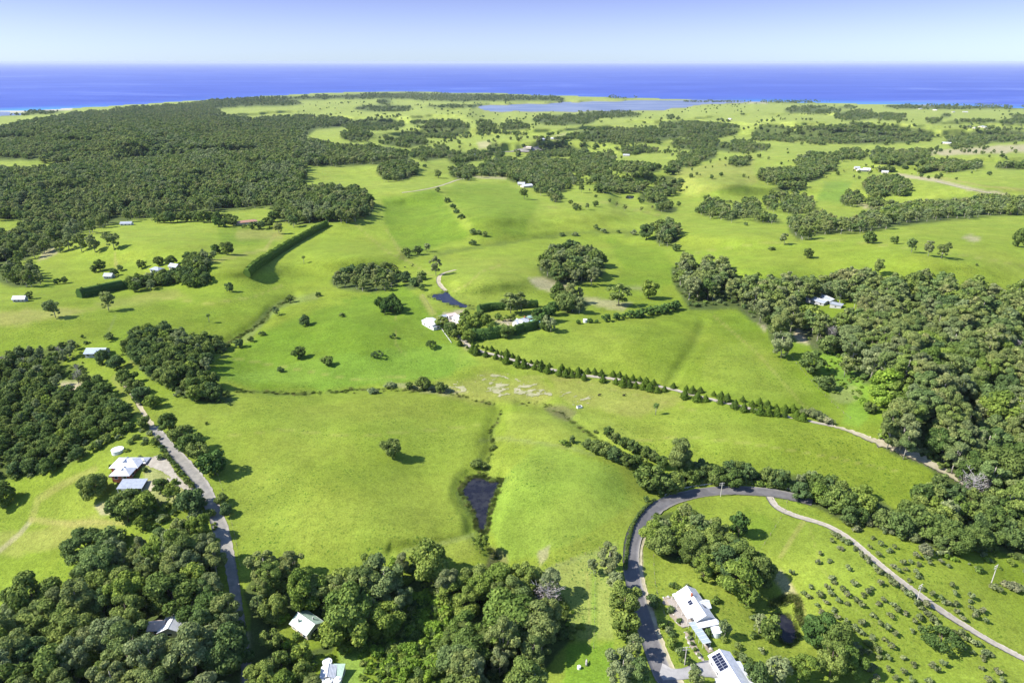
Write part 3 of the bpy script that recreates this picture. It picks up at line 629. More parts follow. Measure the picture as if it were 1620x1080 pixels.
def ribbon(name, pts, width, m, lift, label, cat='road', px_step=3.0, prof=None, edge=0.0, seed=1):
    q = resample(pts, px_step)
    x, y, z = at(q[:, 0], q[:, 1])
    P = np.stack([x, y], -1)
    for _ in range(3): P[1:-1] = (P[:-2] + 2 * P[1:-1] + P[2:]) / 4
    T = np.gradient(P, axis=0); T /= np.linalg.norm(T, axis=1)[:, None] + 1e-9
    N = np.stack([-T[:, 1], T[:, 0]], -1)
    wv_ = np.interp(np.linspace(0, 1, len(P)), np.linspace(0, 1, len(width)), width) if isinstance(width, (list, tuple)) else np.full(len(P), width)
    prof = prof or [-0.5, -0.3, 0, 0.3, 0.5]
    r_ = rng_(seed)
    L = []
    for k, o_ in enumerate(prof):
        off = wv_ * o_
        if k in (0, len(prof) - 1) and edge: off = off + r_.normal(0, edge, len(off))
        L.append(P + N * off[:, None])
    A = np.stack(L, 1)
    Z = zat(A[..., 0].ravel(), A[..., 1].ravel()).reshape(A.shape[:2])
    Zc = Z.mean(1, keepdims=True) * 0.35 + Z * 0.65 + lift
    Zc = np.maximum(Zc, Z + lift * 0.6)
    V = np.concatenate([A, Zc[..., None]], -1)
    a, b_ = V.shape[:2]
    V3 = V.reshape(-1, 3)
    idx = np.arange(a * b_).reshape(a, b_)
    Fq = np.stack([idx[:-1, :-1], idx[:-1, 1:], idx[1:, 1:], idx[1:, :-1]], -1).reshape(-1, 4)
    # skirts down into the ground so that the edge has a real thickness
    sk = []; fs = []
    base_i = len(V3)
    for col_ in (0, b_ - 1):
        low = V[:, col_].copy(); low[:, 2] -= 1.0
        sk.append(low)
        for i in range(a - 1):
            t0 = idx[i, col_]; t1 = idx[i + 1, col_]; l0 = base_i + i; l1 = base_i + i + 1
            fs.append((t0, t1, l1, l0) if col_ == 0 else (t1, t0, l0, l1))
        base_i += a
    V3 = np.concatenate([V3] + sk); Fq = np.concatenate([Fq[:, ::-1], np.array(fs)])
    vcoord = np.zeros(len(V3)); vcoord[:a * b_] = np.tile(np.array(prof), a)
    o = link(name, new_mesh(name, V3, Fq, [m], True, {'across': vcoord}))
    tag(o, label, cat, kind='structure')
    return o, V

asphalt = bpy.data.materials.new('asphalt'); asphalt.use_nodes = True
n = asphalt.node_tree; b = n.nodes['Principled BSDF']; b.inputs['Roughness'].default_value = 0.85
geo = n.nodes.new('ShaderNodeNewGeometry'); ac = n.nodes.new('ShaderNodeAttribute'); ac.attribute_name = 'across'
ab = n.nodes.new('ShaderNodeMath'); ab.operation = 'ABSOLUTE'; n.links.new(ac.outputs['Fac'], ab.inputs[0])
col = mixc(rng2(nz_(0.35, 5, 0.7), 0.35, 0.65, 0, 1), (0.105, 0.100, 0.102), (0.15, 0.143, 0.14))
col = mixc(rng2(nz_(0.08, 2, 0.4), 0.56, 0.60, 0.0, 0.55), col, (0.075, 0.072, 0.072))
col = mixc(rng2(ab.outputs[0], 0.40, 0.50, 0.0, 0.75), col, (0.26, 0.24, 0.19))
trk = n.nodes.new('ShaderNodeMath'); trk.operation = 'PINGPONG'; n.links.new(ab.outputs[0], trk.inputs[0]); trk.inputs[1].default_value = 0.25
col = mixc(rng2(trk.outputs[0], 0.18, 0.25, 0.0, 0.25), col, (0.085, 0.08, 0.082))
n.links.new(col, b.inputs['Base Color'])
gravel = mat('gravel', (0.27, 0.24, 0.19), 0.95, 0.0, 0.5, 0.5, col2=(0.40, 0.36, 0.29))
lane_m = mat('worn_bitumen', (0.19, 0.18, 0.16), 0.9, 0.0, 0.35, 0.3, col2=(0.30, 0.28, 0.24))
dirt_m = mat('dirt_track', (0.28, 0.25, 0.15), 0.95, 0.0, 0.3, 0.3, col2=(0.42, 0.37, 0.26))
conc_m = mat('concrete', (0.30, 0.29, 0.28), 0.9, 0.12, 0.6)
ROAD_R = [(1095, 1150), (1062, 1090), (1046, 1060), (1031, 1020), (1019, 985), (1009, 950), (1002, 920), (998, 890), (1000, 860), (1010, 833), (1030, 810), (1055, 794), (1090, 783), (1130, 777), (1170, 776), (1215, 779), (1250, 785), (1285, 794)]
ribbon('road', ROAD_R, [7.4, 7.0, 6.8, 7.2, 6.8, 6.8], asphalt, 0.22, 'dark bitumen road bending round the grove', edge=0.08)
SHO = [(1078, 1085), (1060, 1056), (1046, 1020), (1034, 985), (1024, 950), (1016, 920), (1012, 890), (1014, 865), (1022, 842)]
ribbon('road_verge', SHO, [3.4, 3.0, 2.6, 2.2, 1.4], dirt_m, 0.12, 'sandy shoulder along the inner side of the bitumen road', edge=0.12)
LANE = [(243, 676), (250, 685), (265, 703), (285, 725), (303, 745), (320, 767), (333, 795), (345, 825), (355, 855), (364, 890), (371, 930), (378, 975), (385, 1020), (390, 1060), (396, 1140)]
ribbon('lane', LANE, [5.0, 5.8, 6.0, 6.6, 4.4, 4.0, 3.8, 3.4, 3.2], lane_m, 0.2, 'pale worn bitumen lane past the white roofed house', edge=0.15)
ribbon('track', [(243, 676), (232, 660), (222, 645), (212, 628), (200, 612), (186, 596)], 2.6, dirt_m, 0.12, 'grassy continuation of the lane along the ridge', 'track', edge=0.3)
ribbon('track', [(1216, 781), (1222, 795), (1235, 806), (1262, 817), (1290, 825), (1318, 836), (1345, 853), (1370, 874), (1398, 898), (1430, 923), (1462, 947), (1495, 970), (1530, 992), (1570, 1016), (1640, 1052), (1700, 1080)], [3.6, 3.4, 3.0, 3.0, 2.8, 2.8, 2.8], gravel, 0.22, 'pale gravel drive running down through the orchard', 'track', edge=0.12)
ribbon('track', [(1318, 674), (1345, 682), (1380, 696), (1405, 704), (1440, 718), (1470, 733), (1500, 748), (1530, 765)], [3.0, 4.0, 6.0, 5.5, 5.5, 6.5], dirt_m, 0.2, 'wide dirt track along the edge of the big forest', 'track', edge=0.6)
ribbon('track', [(728, 530), (740, 546), (762, 556), (790, 563), (830, 575), (870, 584), (910, 592), (960, 598), (1010, 605), (1060, 615), (1110, 628), (1160, 640), (1210, 652), (1260, 662), (1318, 674)], 3.0, gravel, 0.15, 'gravel farm drive between the two rows of cypresses', 'track', edge=0.2)
ribbon('track', [(636, 305), (660, 302), (690, 296), (712, 289), (722, 285), (738, 282)], 5.0, dirt_m, 0.3, 'pale track climbing over the green rise to the grove', 'track', edge=0.2)
ribbon('track', [(721, 427), (700, 433), (693, 440), (696, 452), (706, 460)], 4.0, dirt_m, 0.25, 'short pale track leading down to the farm dam', 'track', edge=0.3)
ribbon('track', [(1480, 287), (1530, 299), (1585, 309), (1640, 318)], 5.0, dirt_m, 0.3, 'sandy track crossing the pasture beside the long tree belt', 'track', edge=0.3)
ribbon('highway', [(745, 243), (780, 241), (812, 240), (840, 238), (860, 236)], 12.0, lane_m, 0.8, 'distant grey highway between the tree belts', edge=0.3)
ribbon('driveway', [(1044, 1062), (1060, 1066), (1080, 1066), (1105, 1060), (1128, 1058), (1142, 1062)], [8, 5.0, 4.6, 5.5, 7.5, 8.0], conc_m, 0.24, 'grey driveway from the road to the shed with solar panels', edge=0.05)

def patch(name, poly, m, lift, label, step=1.5):
    us = np.arange(min(p[0] for p in poly) - 2, max(p[0] for p in poly) + 3, step); vs_ = np.arange(min(p[1] for p in poly) - 2, max(p[1] for p in poly) + 3, step)
    A, B = np.meshgrid(us, vs_)
    ins = sdpoly(A, B, poly) + fbm(A / 5, B / 5, 5, 3) * 1.2 > 0
    x, y, z = at(A, B, lift)
    idx = np.arange(A.size).reshape(A.shape)
    k = ins[:-1, :-1] & ins[1:, :-1] & ins[:-1, 1:] & ins[1:, 1:]
    Fq = np.stack([idx[1:, :-1][k], idx[1:, 1:][k], idx[:-1, 1:][k], idx[:-1, :-1][k]], -1)
    used = np.unique(Fq); mp_ = np.full(A.size, -1); mp_[used] = np.arange(len(used))
    V = np.stack([x, y, z], -1).reshape(-1, 3)[used]
    o = link(name, new_mesh(name, V, mp_[Fq], [m], True)); tag(o, label, 'ground', kind='structure'); return o
def c6(pts, ox, oy, s=6.0): return [(ox + a / s, oy + b_ / s) for a, b_ in pts]
patch('gravel_yard', c6([(575, 290), (620, 262), (740, 235), (820, 285), (870, 370), (905, 430), (1000, 510), (1080, 560), (1125, 640), (1090, 650), (1000, 590), (900, 530), (800, 492), (800, 450), (850, 465), (760, 400), (640, 355), (590, 325)], 130, 680), gravel, 0.16, 'pale gravel turning area in front of the white roofed house')
patch('gravel_yard', c6([(580, 480), (700, 475), (715, 500), (690, 560), (640, 590), (570, 585)], 130, 680), dirt_m, 0.14, 'small dirt yard beside the grey roofed carport')
patch('farm_yard', c6([(200, 370), (300, 350), (370, 400), (400, 470), (440, 560), (480, 620), (400, 600), (370, 520), (300, 420), (210, 400)], 660, 440), gravel, 0.2, 'pale farmyard between the white sheds')
patch('garden_path', c6([(780, 412), (920, 410), (915, 425), (870, 430), (885, 465), (850, 455), (840, 430), (790, 428)], 660, 440), dirt_m, 0.2, 'pale paved garden court inside the hedged homestead')
patch('farm_yard', c6([(990, 370), (1070, 375), (1090, 400), (1130, 425), (1180, 490), (1140, 492), (1100, 445), (1040, 410)], 660, 440), dirt_m, 0.2, 'pale paved yard between the homestead roofs')

def soil(poly, m, lift, label, sx_, sy_, th, seed, step=1.0):
    """bare soil showing through the turf in streaks"""
    us = np.arange(min(p[0] for p in poly) - 2, max(p[0] for p in poly) + 3, step); vs_ = np.arange(min(p[1] for p in poly) - 2, max(p[1] for p in poly) + 3, step * 0.7)
    A, B = np.meshgrid(us, vs_)
    f = fbm((A - 1.6 * B) / sx_, (B + 0.25 * A) / sy_, seed, 5)
    ins = (sdpoly(A, B, poly) / 9.0).clip(-1, 1) * 0.35 + f > th
    x, y, z = at(A, B, lift); idx = np.arange(A.size).reshape(A.shape)
    k = ins[:-1, :-1] & ins[1:, :-1] & ins[:-1, 1:] & ins[1:, 1:]
    Fq = np.stack([idx[1:, :-1][k], idx[1:, 1:][k], idx[:-1, 1:][k], idx[:-1, :-1][k]], -1)
    used = np.unique(Fq); mp_ = np.full(A.size, -1); mp_[used] = np.arange(len(used))
    V = np.stack([x, y, z], -1).reshape(-1, 3)[used]
    o = link('bare_soil', new_mesh('bare_soil', V, mp_[Fq], [m], True)); tag(o, label, 'ground', kind='structure')
soil_m = mat('bare_soil', (0.20, 0.215, 0.07), 0.95, 0.0, 0.35, 0.2, col2=(0.36, 0.33, 0.21))
soil([(742, 596), (775, 588), (800, 600), (850, 602), (880, 625), (850, 634), (800, 620), (795, 634), (765, 624)], soil_m, 0.22, 'pale eroded soil in streaks on the slope below the farm drive', 13, 4, 0.33, 61)
soil([(688, 604), (730, 603), (750, 612), (735, 624), (700, 622)], soil_m, 0.2, 'pale eroded bank beside the creek bushes', 12, 3.5, 0.30, 62)
soil([(850, 615), (900, 618), (960, 634), (900, 640), (860, 632)], soil_m, 0.2, 'thin pale soil scars right of the eroded slope', 13, 3, 0.50, 63)

# ---------------------------------------------------------------- tree meshes (height 1, foot at the origin)
ICO = None
def ico_geo():
    global ICO
    if ICO is None:
        bm = bmesh.new(); bmesh.ops.create_icosphere(bm, subdivisions=1, radius=1.0)
        ICO = (np.array([v.co[:] for v in bm.verts]), np.array([[v.index for v in f.verts] for f in bm.faces])); bm.free()
    return ICO

def leaf_quads(pos, nrm, size, rg, tone):
    n = len(pos)
    nrm = nrm / (np.linalg.norm(nrm, axis=1)[:, None] + 1e-9)
    a = rg.normal(size=(n, 3)); t1 = np.cross(nrm, a); t1 /= np.linalg.norm(t1, axis=1)[:, None] + 1e-9
    t2 = np.cross(nrm, t1)
    s1 = (size * rg.uniform(0.55, 1.35, n))[:, None]; s2 = (size * rg.uniform(0.45, 1.1, n))[:, None]
    P = np.stack([pos - t1 * s1 - t2 * s2 * 0.6, pos + t1 * s1 * 0.7 - t2 * s2, pos + t1 * s1 + t2 * s2 * 0.7, pos - t1 * s1 * 0.6 + t2 * s2], 1)
    return P.reshape(-1, 3), np.arange(n * 4).reshape(n, 4), np.repeat(tone, 4)

def clumps_geo(clumps, nq, qs, rg, centre, squash=0.82, core=0.62, jit=0.5):
    cl = np.array(clumps); r = cl[:, 3]
    cnt = np.maximum(4, (nq * r ** 2 / (r ** 2).sum()).astype(int))
    pos = []; nr_ = []; tn = []
    for (cx, cy, cz, rr), k in zip(cl, cnt):
        d = rg.normal(size=(int(k * 1.6), 3)); d /= np.linalg.norm(d, axis=1)[:, None]
        out = np.array([cx, cy, cz]) - centre; out = out / (np.linalg.norm(out) + 1e-6) + np.array([0, 0, 0.35])
        keep = (d @ out + rg.uniform(-0.2, 0.9, len(d))) > 0
        d = d[keep][:k]
        rad = rr * rg.uniform(0.78, 1.10, len(d))[:, None]
        pos.append(np.array([cx, cy, cz]) + d * rad * np.array([1, 1, squash])); nr_.append(d + rg.normal(size=d.shape) * jit)
        ct = rg.uniform(0.82, 1.18); tn.append(ct * rg.uniform(0.72, 1.28, len(d)))
    pos = np.concatenate(pos); nr_ = np.concatenate(nr_); tn = np.concatenate(tn)
    V, Fq, T = leaf_quads(pos, nr_, qs, rg, tn)
    iv, if_ = ico_geo()
    Vs = [V]; Ts = [T]; off = len(V); Ft = []
    for cx, cy, cz, rr in cl:
        jv = iv * (rr * core * rg.uniform(0.85, 1.12, (len(iv), 1))) * np.array([1, 1, squash]) + np.array([cx, cy, cz])
        Vs.append(jv); Ts.append(np.full(len(jv), 0.9)); Ft.append(if_ + off); off += len(jv)
    Ft = np.concatenate(Ft)
    Ft4 = np.concatenate([Ft, Ft[:, 2:3]], 1)
    return np.concatenate(Vs), Fq, Ft, np.concatenate(Ts)

def tube(pts, radii, sides=6):
    pts = [Vector(p) for p in pts]; V = []; Fc = []
    for i, p in enumerate(pts):
        d = (pts[min(i + 1, len(pts) - 1)] - pts[max(i - 1, 0)]).normalized()
        a = d.cross(Vector((0.3, 1, 0.1))).normalized(); c = d.cross(a)
        for k in range(sides):
            t = 2 * math.pi * k / sides
            V.append(tuple(p + (a * math.cos(t) + c * math.sin(t)) * radii[i]))
    for i in range(len(pts) - 1):
        for k in range(sides):
            Fc.append((i * sides + k, i * sides + (k + 1) % sides, (i + 1) * sides + (k + 1) % sides, (i + 1) * sides + k))
    Fc.append(tuple(range(sides))[::-1]); Fc.append(tuple(range((len(pts) - 1) * sides, len(pts) * sides)))
    return V, Fc

def join(parts):
    V = []; Fc = []; Mi = []; o = 0
    for v, f, mi in parts:
        V += list(map(tuple, v)); Fc += [tuple(int(i) + o for i in q) for q in f]; Mi += [mi] * len(f); o += len(v)
    return V, Fc, Mi

def trunk_geo(rg, clumps, r0, top, limbs=5, fork=0.3):
    lean = rg.normal(size=2) * 0.02
    parts = [tube([(0, 0, -0.03), (lean[0] * 0.5, lean[1] * 0.5, fork), (lean[0], lean[1], top)], [r0, r0 * 0.72, r0 * 0.3], 7) + (0,)]
    idx_ = rg.choice(len(clumps), min(limbs, len(clumps)), replace=False)
    for k in idx_:
        c = clumps[k]; z0 = min(fork * rg.uniform(0.75, 1.4), c[2] - 0.02)
        parts.append(tube([(lean[0] * 0.6, lean[1] * 0.6, z0), (c[0] * 0.5, c[1] * 0.5, (z0 + c[2]) / 2 - 0.01), (c[0], c[1], c[2])], [r0 * 0.5, r0 * 0.32, r0 * 0.14], 5) + (0,))
    return join(parts)

def clumps_of(fam, rg):
    C_ = []
    lop = rg.normal(size=2) * 0.035
    if fam == 'euc':
        n = int(rg.integers(28, 40)); cz, Rx, Rz = 0.63, 0.255, 0.27
        for k in range(n):
            d = rg.normal(size=3); d /= np.linalg.norm(d); d[2] = d[2] * 0.9 + 0.12
            q = rg.uniform(0.35, 1.2) ** 0.65
            r = rg.uniform(0.05, 0.115)
            C_.append((d[0] * Rx * q * rg.uniform(0.8, 1.2) + lop[0] * (1 + d[2]), d[1] * Rx * q * rg.uniform(0.8, 1.2) + lop[1] * (1 + d[2]), cz + d[2] * Rz * q, r))
        for k in range(8):
            t = rg.uniform(0, 6.28); C_.append((math.cos(t) * 0.19, math.sin(t) * 0.19, rg.uniform(0.22, 0.42), rg.uniform(0.05, 0.09)))
        return C_, np.array([0, 0, 0.62])
    if fam == 'euctall':
        n = 20
        for k in range(n):
            z = rg.uniform(0.36, 0.9); t = rg.uniform(0, 6.28); R_ = 0.19 * math.sin(min(1, (1.02 - z) / 0.45) * 1.57) * rg.uniform(0.5, 1.0)
            C_.append((math.cos(t) * R_ + lop[0] * z, math.sin(t) * R_ + lop[1] * z, z, rg.uniform(0.07, 0.115)))
        return C_, np.array([0, 0, 0.6])
    if fam == 'broad':
        n = int(rg.integers(24, 34))
        for k in range(n):
            d = rg.normal(size=3); d /= np.linalg.norm(d); q = rg.uniform(0.6, 1.15)
            r = rg.uniform(0.085, 0.18)
            C_.append((d[0] * 0.33 * q + lop[0], d[1] * 0.33 * q + lop[1], 0.50 + d[2] * 0.32 * q, r))
        return C_, np.array([0, 0, 0.42])
    if fam == 'dome':
        for k in range(30):
            t = rg.uniform(0, 6.28); q = rg.uniform(0, 1) ** 0.5
            C_.append((math.cos(t) * 0.85 * q, math.sin(t) * 0.85 * q, 0.82 * math.sqrt(1 - q * q * 0.75) - 0.05, rg.uniform(0.17, 0.26)))
        return C_, np.array([0, 0, 0.1])
    if fam == 'shrub':
        for k in range(8):
            t = rg.uniform(0, 6.28); q = rg.uniform(0, 1) ** 0.6
            C_.append((math.cos(t) * 0.42 * q, math.sin(t) * 0.42 * q, rg.uniform(0.3, 0.72) * (1.1 - q * 0.4), rg.uniform(0.2, 0.32)))
        return C_, np.array([0, 0, 0.2])
    if fam == 'orchard':
        for k in range(9):
            d = rg.normal(size=3); d /= np.linalg.norm(d)
            C_.append((d[0] * 0.26, d[1] * 0.26, 0.62 + d[2] * 0.20, rg.uniform(0.12, 0.2)))
        return C_, np.array([0, 0, 0.5])

QN = {'hi': 6200, 'mid': 1400, 'lo': 300}
def qsize(fam, lod):
    b_ = {'euc': 0.0165, 'euctall': 0.015, 'broad': 0.023, 'dome': 0.026, 'shrub': 0.034, 'orchard': 0.028}[fam]
    return b_ * {'hi': 1.0, 'mid': 1.75, 'lo': 3.3}[lod]

def mesh_from(name, V, quads, tris, tone, mats, extra=None):
    """quads + tris (+ trunk) in one mesh"""
    me = bpy.data.meshes.new(name)
    nv = len(V); q = quads.astype(np.int32); t = tris.astype(np.int32)
    loops = [q.ravel(), t.ravel()]; starts = [np.arange(len(q)) * 4, len(q) * 4 + np.arange(len(t)) * 3]
    mi = [np.zeros(len(q), int), np.zeros(len(t), int)]
    tone = list(tone) if extra else tone
    if extra:
        EV_, EF, _ = extra
        o = nv; V = np.concatenate([V, np.array(EV_)]); tone = np.concatenate([tone, np.ones(len(EV_))])
        pos = len(q) * 4 + len(t) * 3
        for f in EF:
            loops.append(np.array(f) + o); starts.append(np.array([pos])); pos += len(f); mi.append(np.array([1]))
    loops = np.concatenate(loops).astype(np.int32); starts = np.concatenate(starts).astype(np.int32); mi = np.concatenate(mi).astype(np.int32)
    me.vertices.add(len(V)); me.vertices.foreach_set('co', np.asarray(V, np.float32).ravel())
    me.loops.add(len(loops)); me.loops.foreach_set('vertex_index', loops)
    me.polygons.add(len(starts)); me.polygons.foreach_set('loop_start', starts); me.polygons.foreach_set('material_index', mi)
    me.update(calc_edges=True)
    a = me.attributes.new('tone', 'FLOAT', 'POINT'); a.data.foreach_set('value', np.asarray(tone, np.float32))
    for m in mats: me.materials.append(m)
    me.polygons.foreach_set('use_smooth', np.zeros(len(starts), bool))
    return me

GEO = {}
def geo_of(fam, lod, k):
    key = (fam, lod, k)
    if key not in GEO:
        rg = rng_(hash((len(fam) * 7 + ord(fam[0]) * 3 + ord(fam[-1]), k)) % 99991 + k * 13)
        cl, cen = clumps_of(fam, rg)
        V, q, t, tn = clumps_geo(cl, QN[lod] * (0.5 if fam in ('shrub', 'orchard') else 1), qsize(fam, lod), rg, cen, 0.85 if fam in ('euc', 'euctall') else 0.9)
        r0 = {'euc': 0.021, 'euctall': 0.016, 'broad': 0.03, 'dome': 0.05, 'shrub': 0.03, 'orchard': 0.03}[fam]
        top = {'euc': 0.78, 'euctall': 0.85, 'broad': 0.5, 'dome': 0.5, 'shrub': 0.4, 'orchard': 0.6}[fam]
        tr = trunk_geo(rg, cl, r0, top, {'lo': 2, 'mid': 4, 'hi': 8}[lod])
        GEO[key] = (V, q, t, tn, tr)
    return GEO[key]

SPEC = {'euc': (('euc', 'euctall'), 'leaf_euc', 'bark_pale'), 'grey': (('euc',), 'leaf_grey', 'bark_pale'), 'dark': (('broad',), 'leaf_dark', 'bark_brown'),
        'mid': (('broad', 'broad', 'euc'), 'leaf_mid', 'bark_brown'), 'lime': (('broad',), 'leaf_lime', 'bark_brown'), 'pale': (('shrub',), 'leaf_pale', 'bark_brown'),
        'dome': (('dome',), 'leaf_dark', 'bark_brown'), 'shrub': (('shrub',), 'leaf_dark', 'bark_brown'), 'shrubmid': (('shrub',), 'leaf_mid', 'bark_brown'), 'shrublime': (('shrub',), 'leaf_lime', 'bark_brown'),
        'orchard': (('orchard',), 'leaf_grey', 'bark_brown'), 'orchardpale': (('orchard',), 'leaf_pale', 'bark_brown'), 'euctall': (('euctall',), 'leaf_euc', 'bark_pale'), 'shrubgrey': (('shrub',), 'leaf_grey', 'bark_brown'), 'darkpine': (('broad',), 'leaf_pine', 'bark_brown')}
NV = {'hi': 7, 'mid': 5, 'lo': 4}
MESH = {}
def meshes(sp, lod):
    """[(crown, trunk, joined)] of a species at a level of detail"""
    key = (sp, lod)
    if key not in MESH:
        out = []
        fams, lm, bm_ = SPEC[sp]
        for k in range(NV[lod]):
            fam = fams[k % len(fams)] if sp != 'euc' else ('euctall' if k in (3, 5) else 'euc')
            V, q, t, tn, tr = geo_of(fam, lod, k)
            cr = mesh_from('crown', V, q, t, tn, [M[lm]])
            tk = new_mesh('trunk', tr[0], tr[1], [M[bm_]], True)
            jn = mesh_from('tree', V, q, t, tn, [M[lm], M[bm_]], tr)
            out.append((cr, tk, jn))
        MESH[key] = out
    return MESH[key]

def cone_mesh(k, mname='leaf_conifer', nq=700, qs=0.034, rad=0.30, name='crown'):
    rg = rng_(500 + k)
    z = rg.uniform(0.03, 1.0, nq); z = 1 - np.sqrt(rg.uniform(0, 1, nq)) * 0.95
    t = rg.uniform(0, 6.283, nq)
    lump = 1 + 0.16 * np.sin(t * 3 + z * 14 + k) + 0.10 * np.sin(t * 5 - z * 23)
    Rr = rad * np.minimum(1, (1 - z) * 1.25 + 0.03) * np.minimum(1, 0.55 + z * 3.5) * lump * rg.uniform(0.86, 1.08, nq)
    pos = np.stack([np.cos(t) * Rr, np.sin(t) * Rr, z * 0.97], -1)
    nr_ = np.stack([np.cos(t), np.sin(t), np.full(nq, 0.4)], -1) + rg.normal(size=(nq, 3)) * 0.5
    V, q, T = leaf_quads(pos, nr_, qs, rg, rg.uniform(0.7, 1.25, nq))
    sides = 9; cv = []; cf = []
    zs = [0.05, 0.2, 0.5, 0.8, 0.95]
    for zz in zs:
        for s in range(sides):
            a = 6.283 * s / sides; r_ = rad * 0.80 * min(1, (1 - zz) * 1.25) * min(1, 0.55 + zz * 3.5)
            cv.append((math.cos(a) * r_, math.sin(a) * r_, zz))
    for i in range(len(zs) - 1):
        for s in range(sides):
            a0 = i * sides + s; a1 = i * sides + (s + 1) % sides
            cf += [(a0, a1, a1 + sides), (a0, a1 + sides, a0 + sides)]
    V2 = np.concatenate([V, np.array(cv)]); T2 = np.concatenate([T, np.full(len(cv), 0.85)])
    return mesh_from(name, V2, q, np.array(cf) + len(V), T2, [M[mname]])
CONES = [cone_mesh(k) for k in range(4)]
PINES = [cone_mesh(10 + k, 'leaf_pine', 900, 0.030, 0.24) for k in range(3)]
tv_, tf_ = tube([(0, 0, -0.05), (0, 0, 0.2)], [0.03, 0.025], 6)
CONE_TRUNK = new_mesh('trunk', tv_, tf_, [M['bark_brown']], True)

def dead_mesh():
    rg = rng_(77); parts = [tube([(0, 0, -0.03), (0.02, 0.01, 0.4), (0.0, 0.03, 0.85)], [0.03, 0.02, 0.006], 6) + (0,)]
    for k in range(16):
        z = rg.uniform(0.25, 0.8); t = rg.uniform(0, 6.28); L = rg.uniform(0.15, 0.35)
        p1 = (math.cos(t) * L * 0.5, math.sin(t) * L * 0.5, z + L * 0.35); p2 = (math.cos(t + 0.3) * L, math.sin(t + 0.3) * L, z + L * 0.7)
        parts.append(tube([(0.01, 0.01, z), p1, p2], [0.012, 0.008, 0.003], 4) + (0,))
        for j in range(3):
            t2 = t + rg.uniform(-1, 1); s = rg.uniform(0.5, 1)
            q0 = (p1[0] + (p2[0] - p1[0]) * s, p1[1] + (p2[1] - p1[1]) * s, p1[2] + (p2[2] - p1[2]) * s)
            parts.append(tube([q0, (q0[0] + math.cos(t2) * 0.1, q0[1] + math.sin(t2) * 0.1, q0[2] + 0.08)], [0.006, 0.002], 4) + (0,))
    V, Fc, _ = join(parts)
    m1 = new_mesh('branches', V, Fc, [M['bark_grey']])
    pos = rg.normal(size=(700, 3)); pos /= np.linalg.norm(pos, axis=1)[:, None]
    pos = pos * np.array([0.34, 0.34, 0.3]) * rg.uniform(0.5, 1.0, (700, 1)) + np.array([0, 0, 0.62])
    V2, q, T = leaf_quads(pos, rg.normal(size=(700, 3)), 0.012, rg, rg.uniform(0.7, 1.2, 700))
    m2 = mesh_from('twigs', V2, q, np.zeros((0, 3), int), T, [M['leaf_dead']])
    return m1, m2
DEAD = dead_mesh()

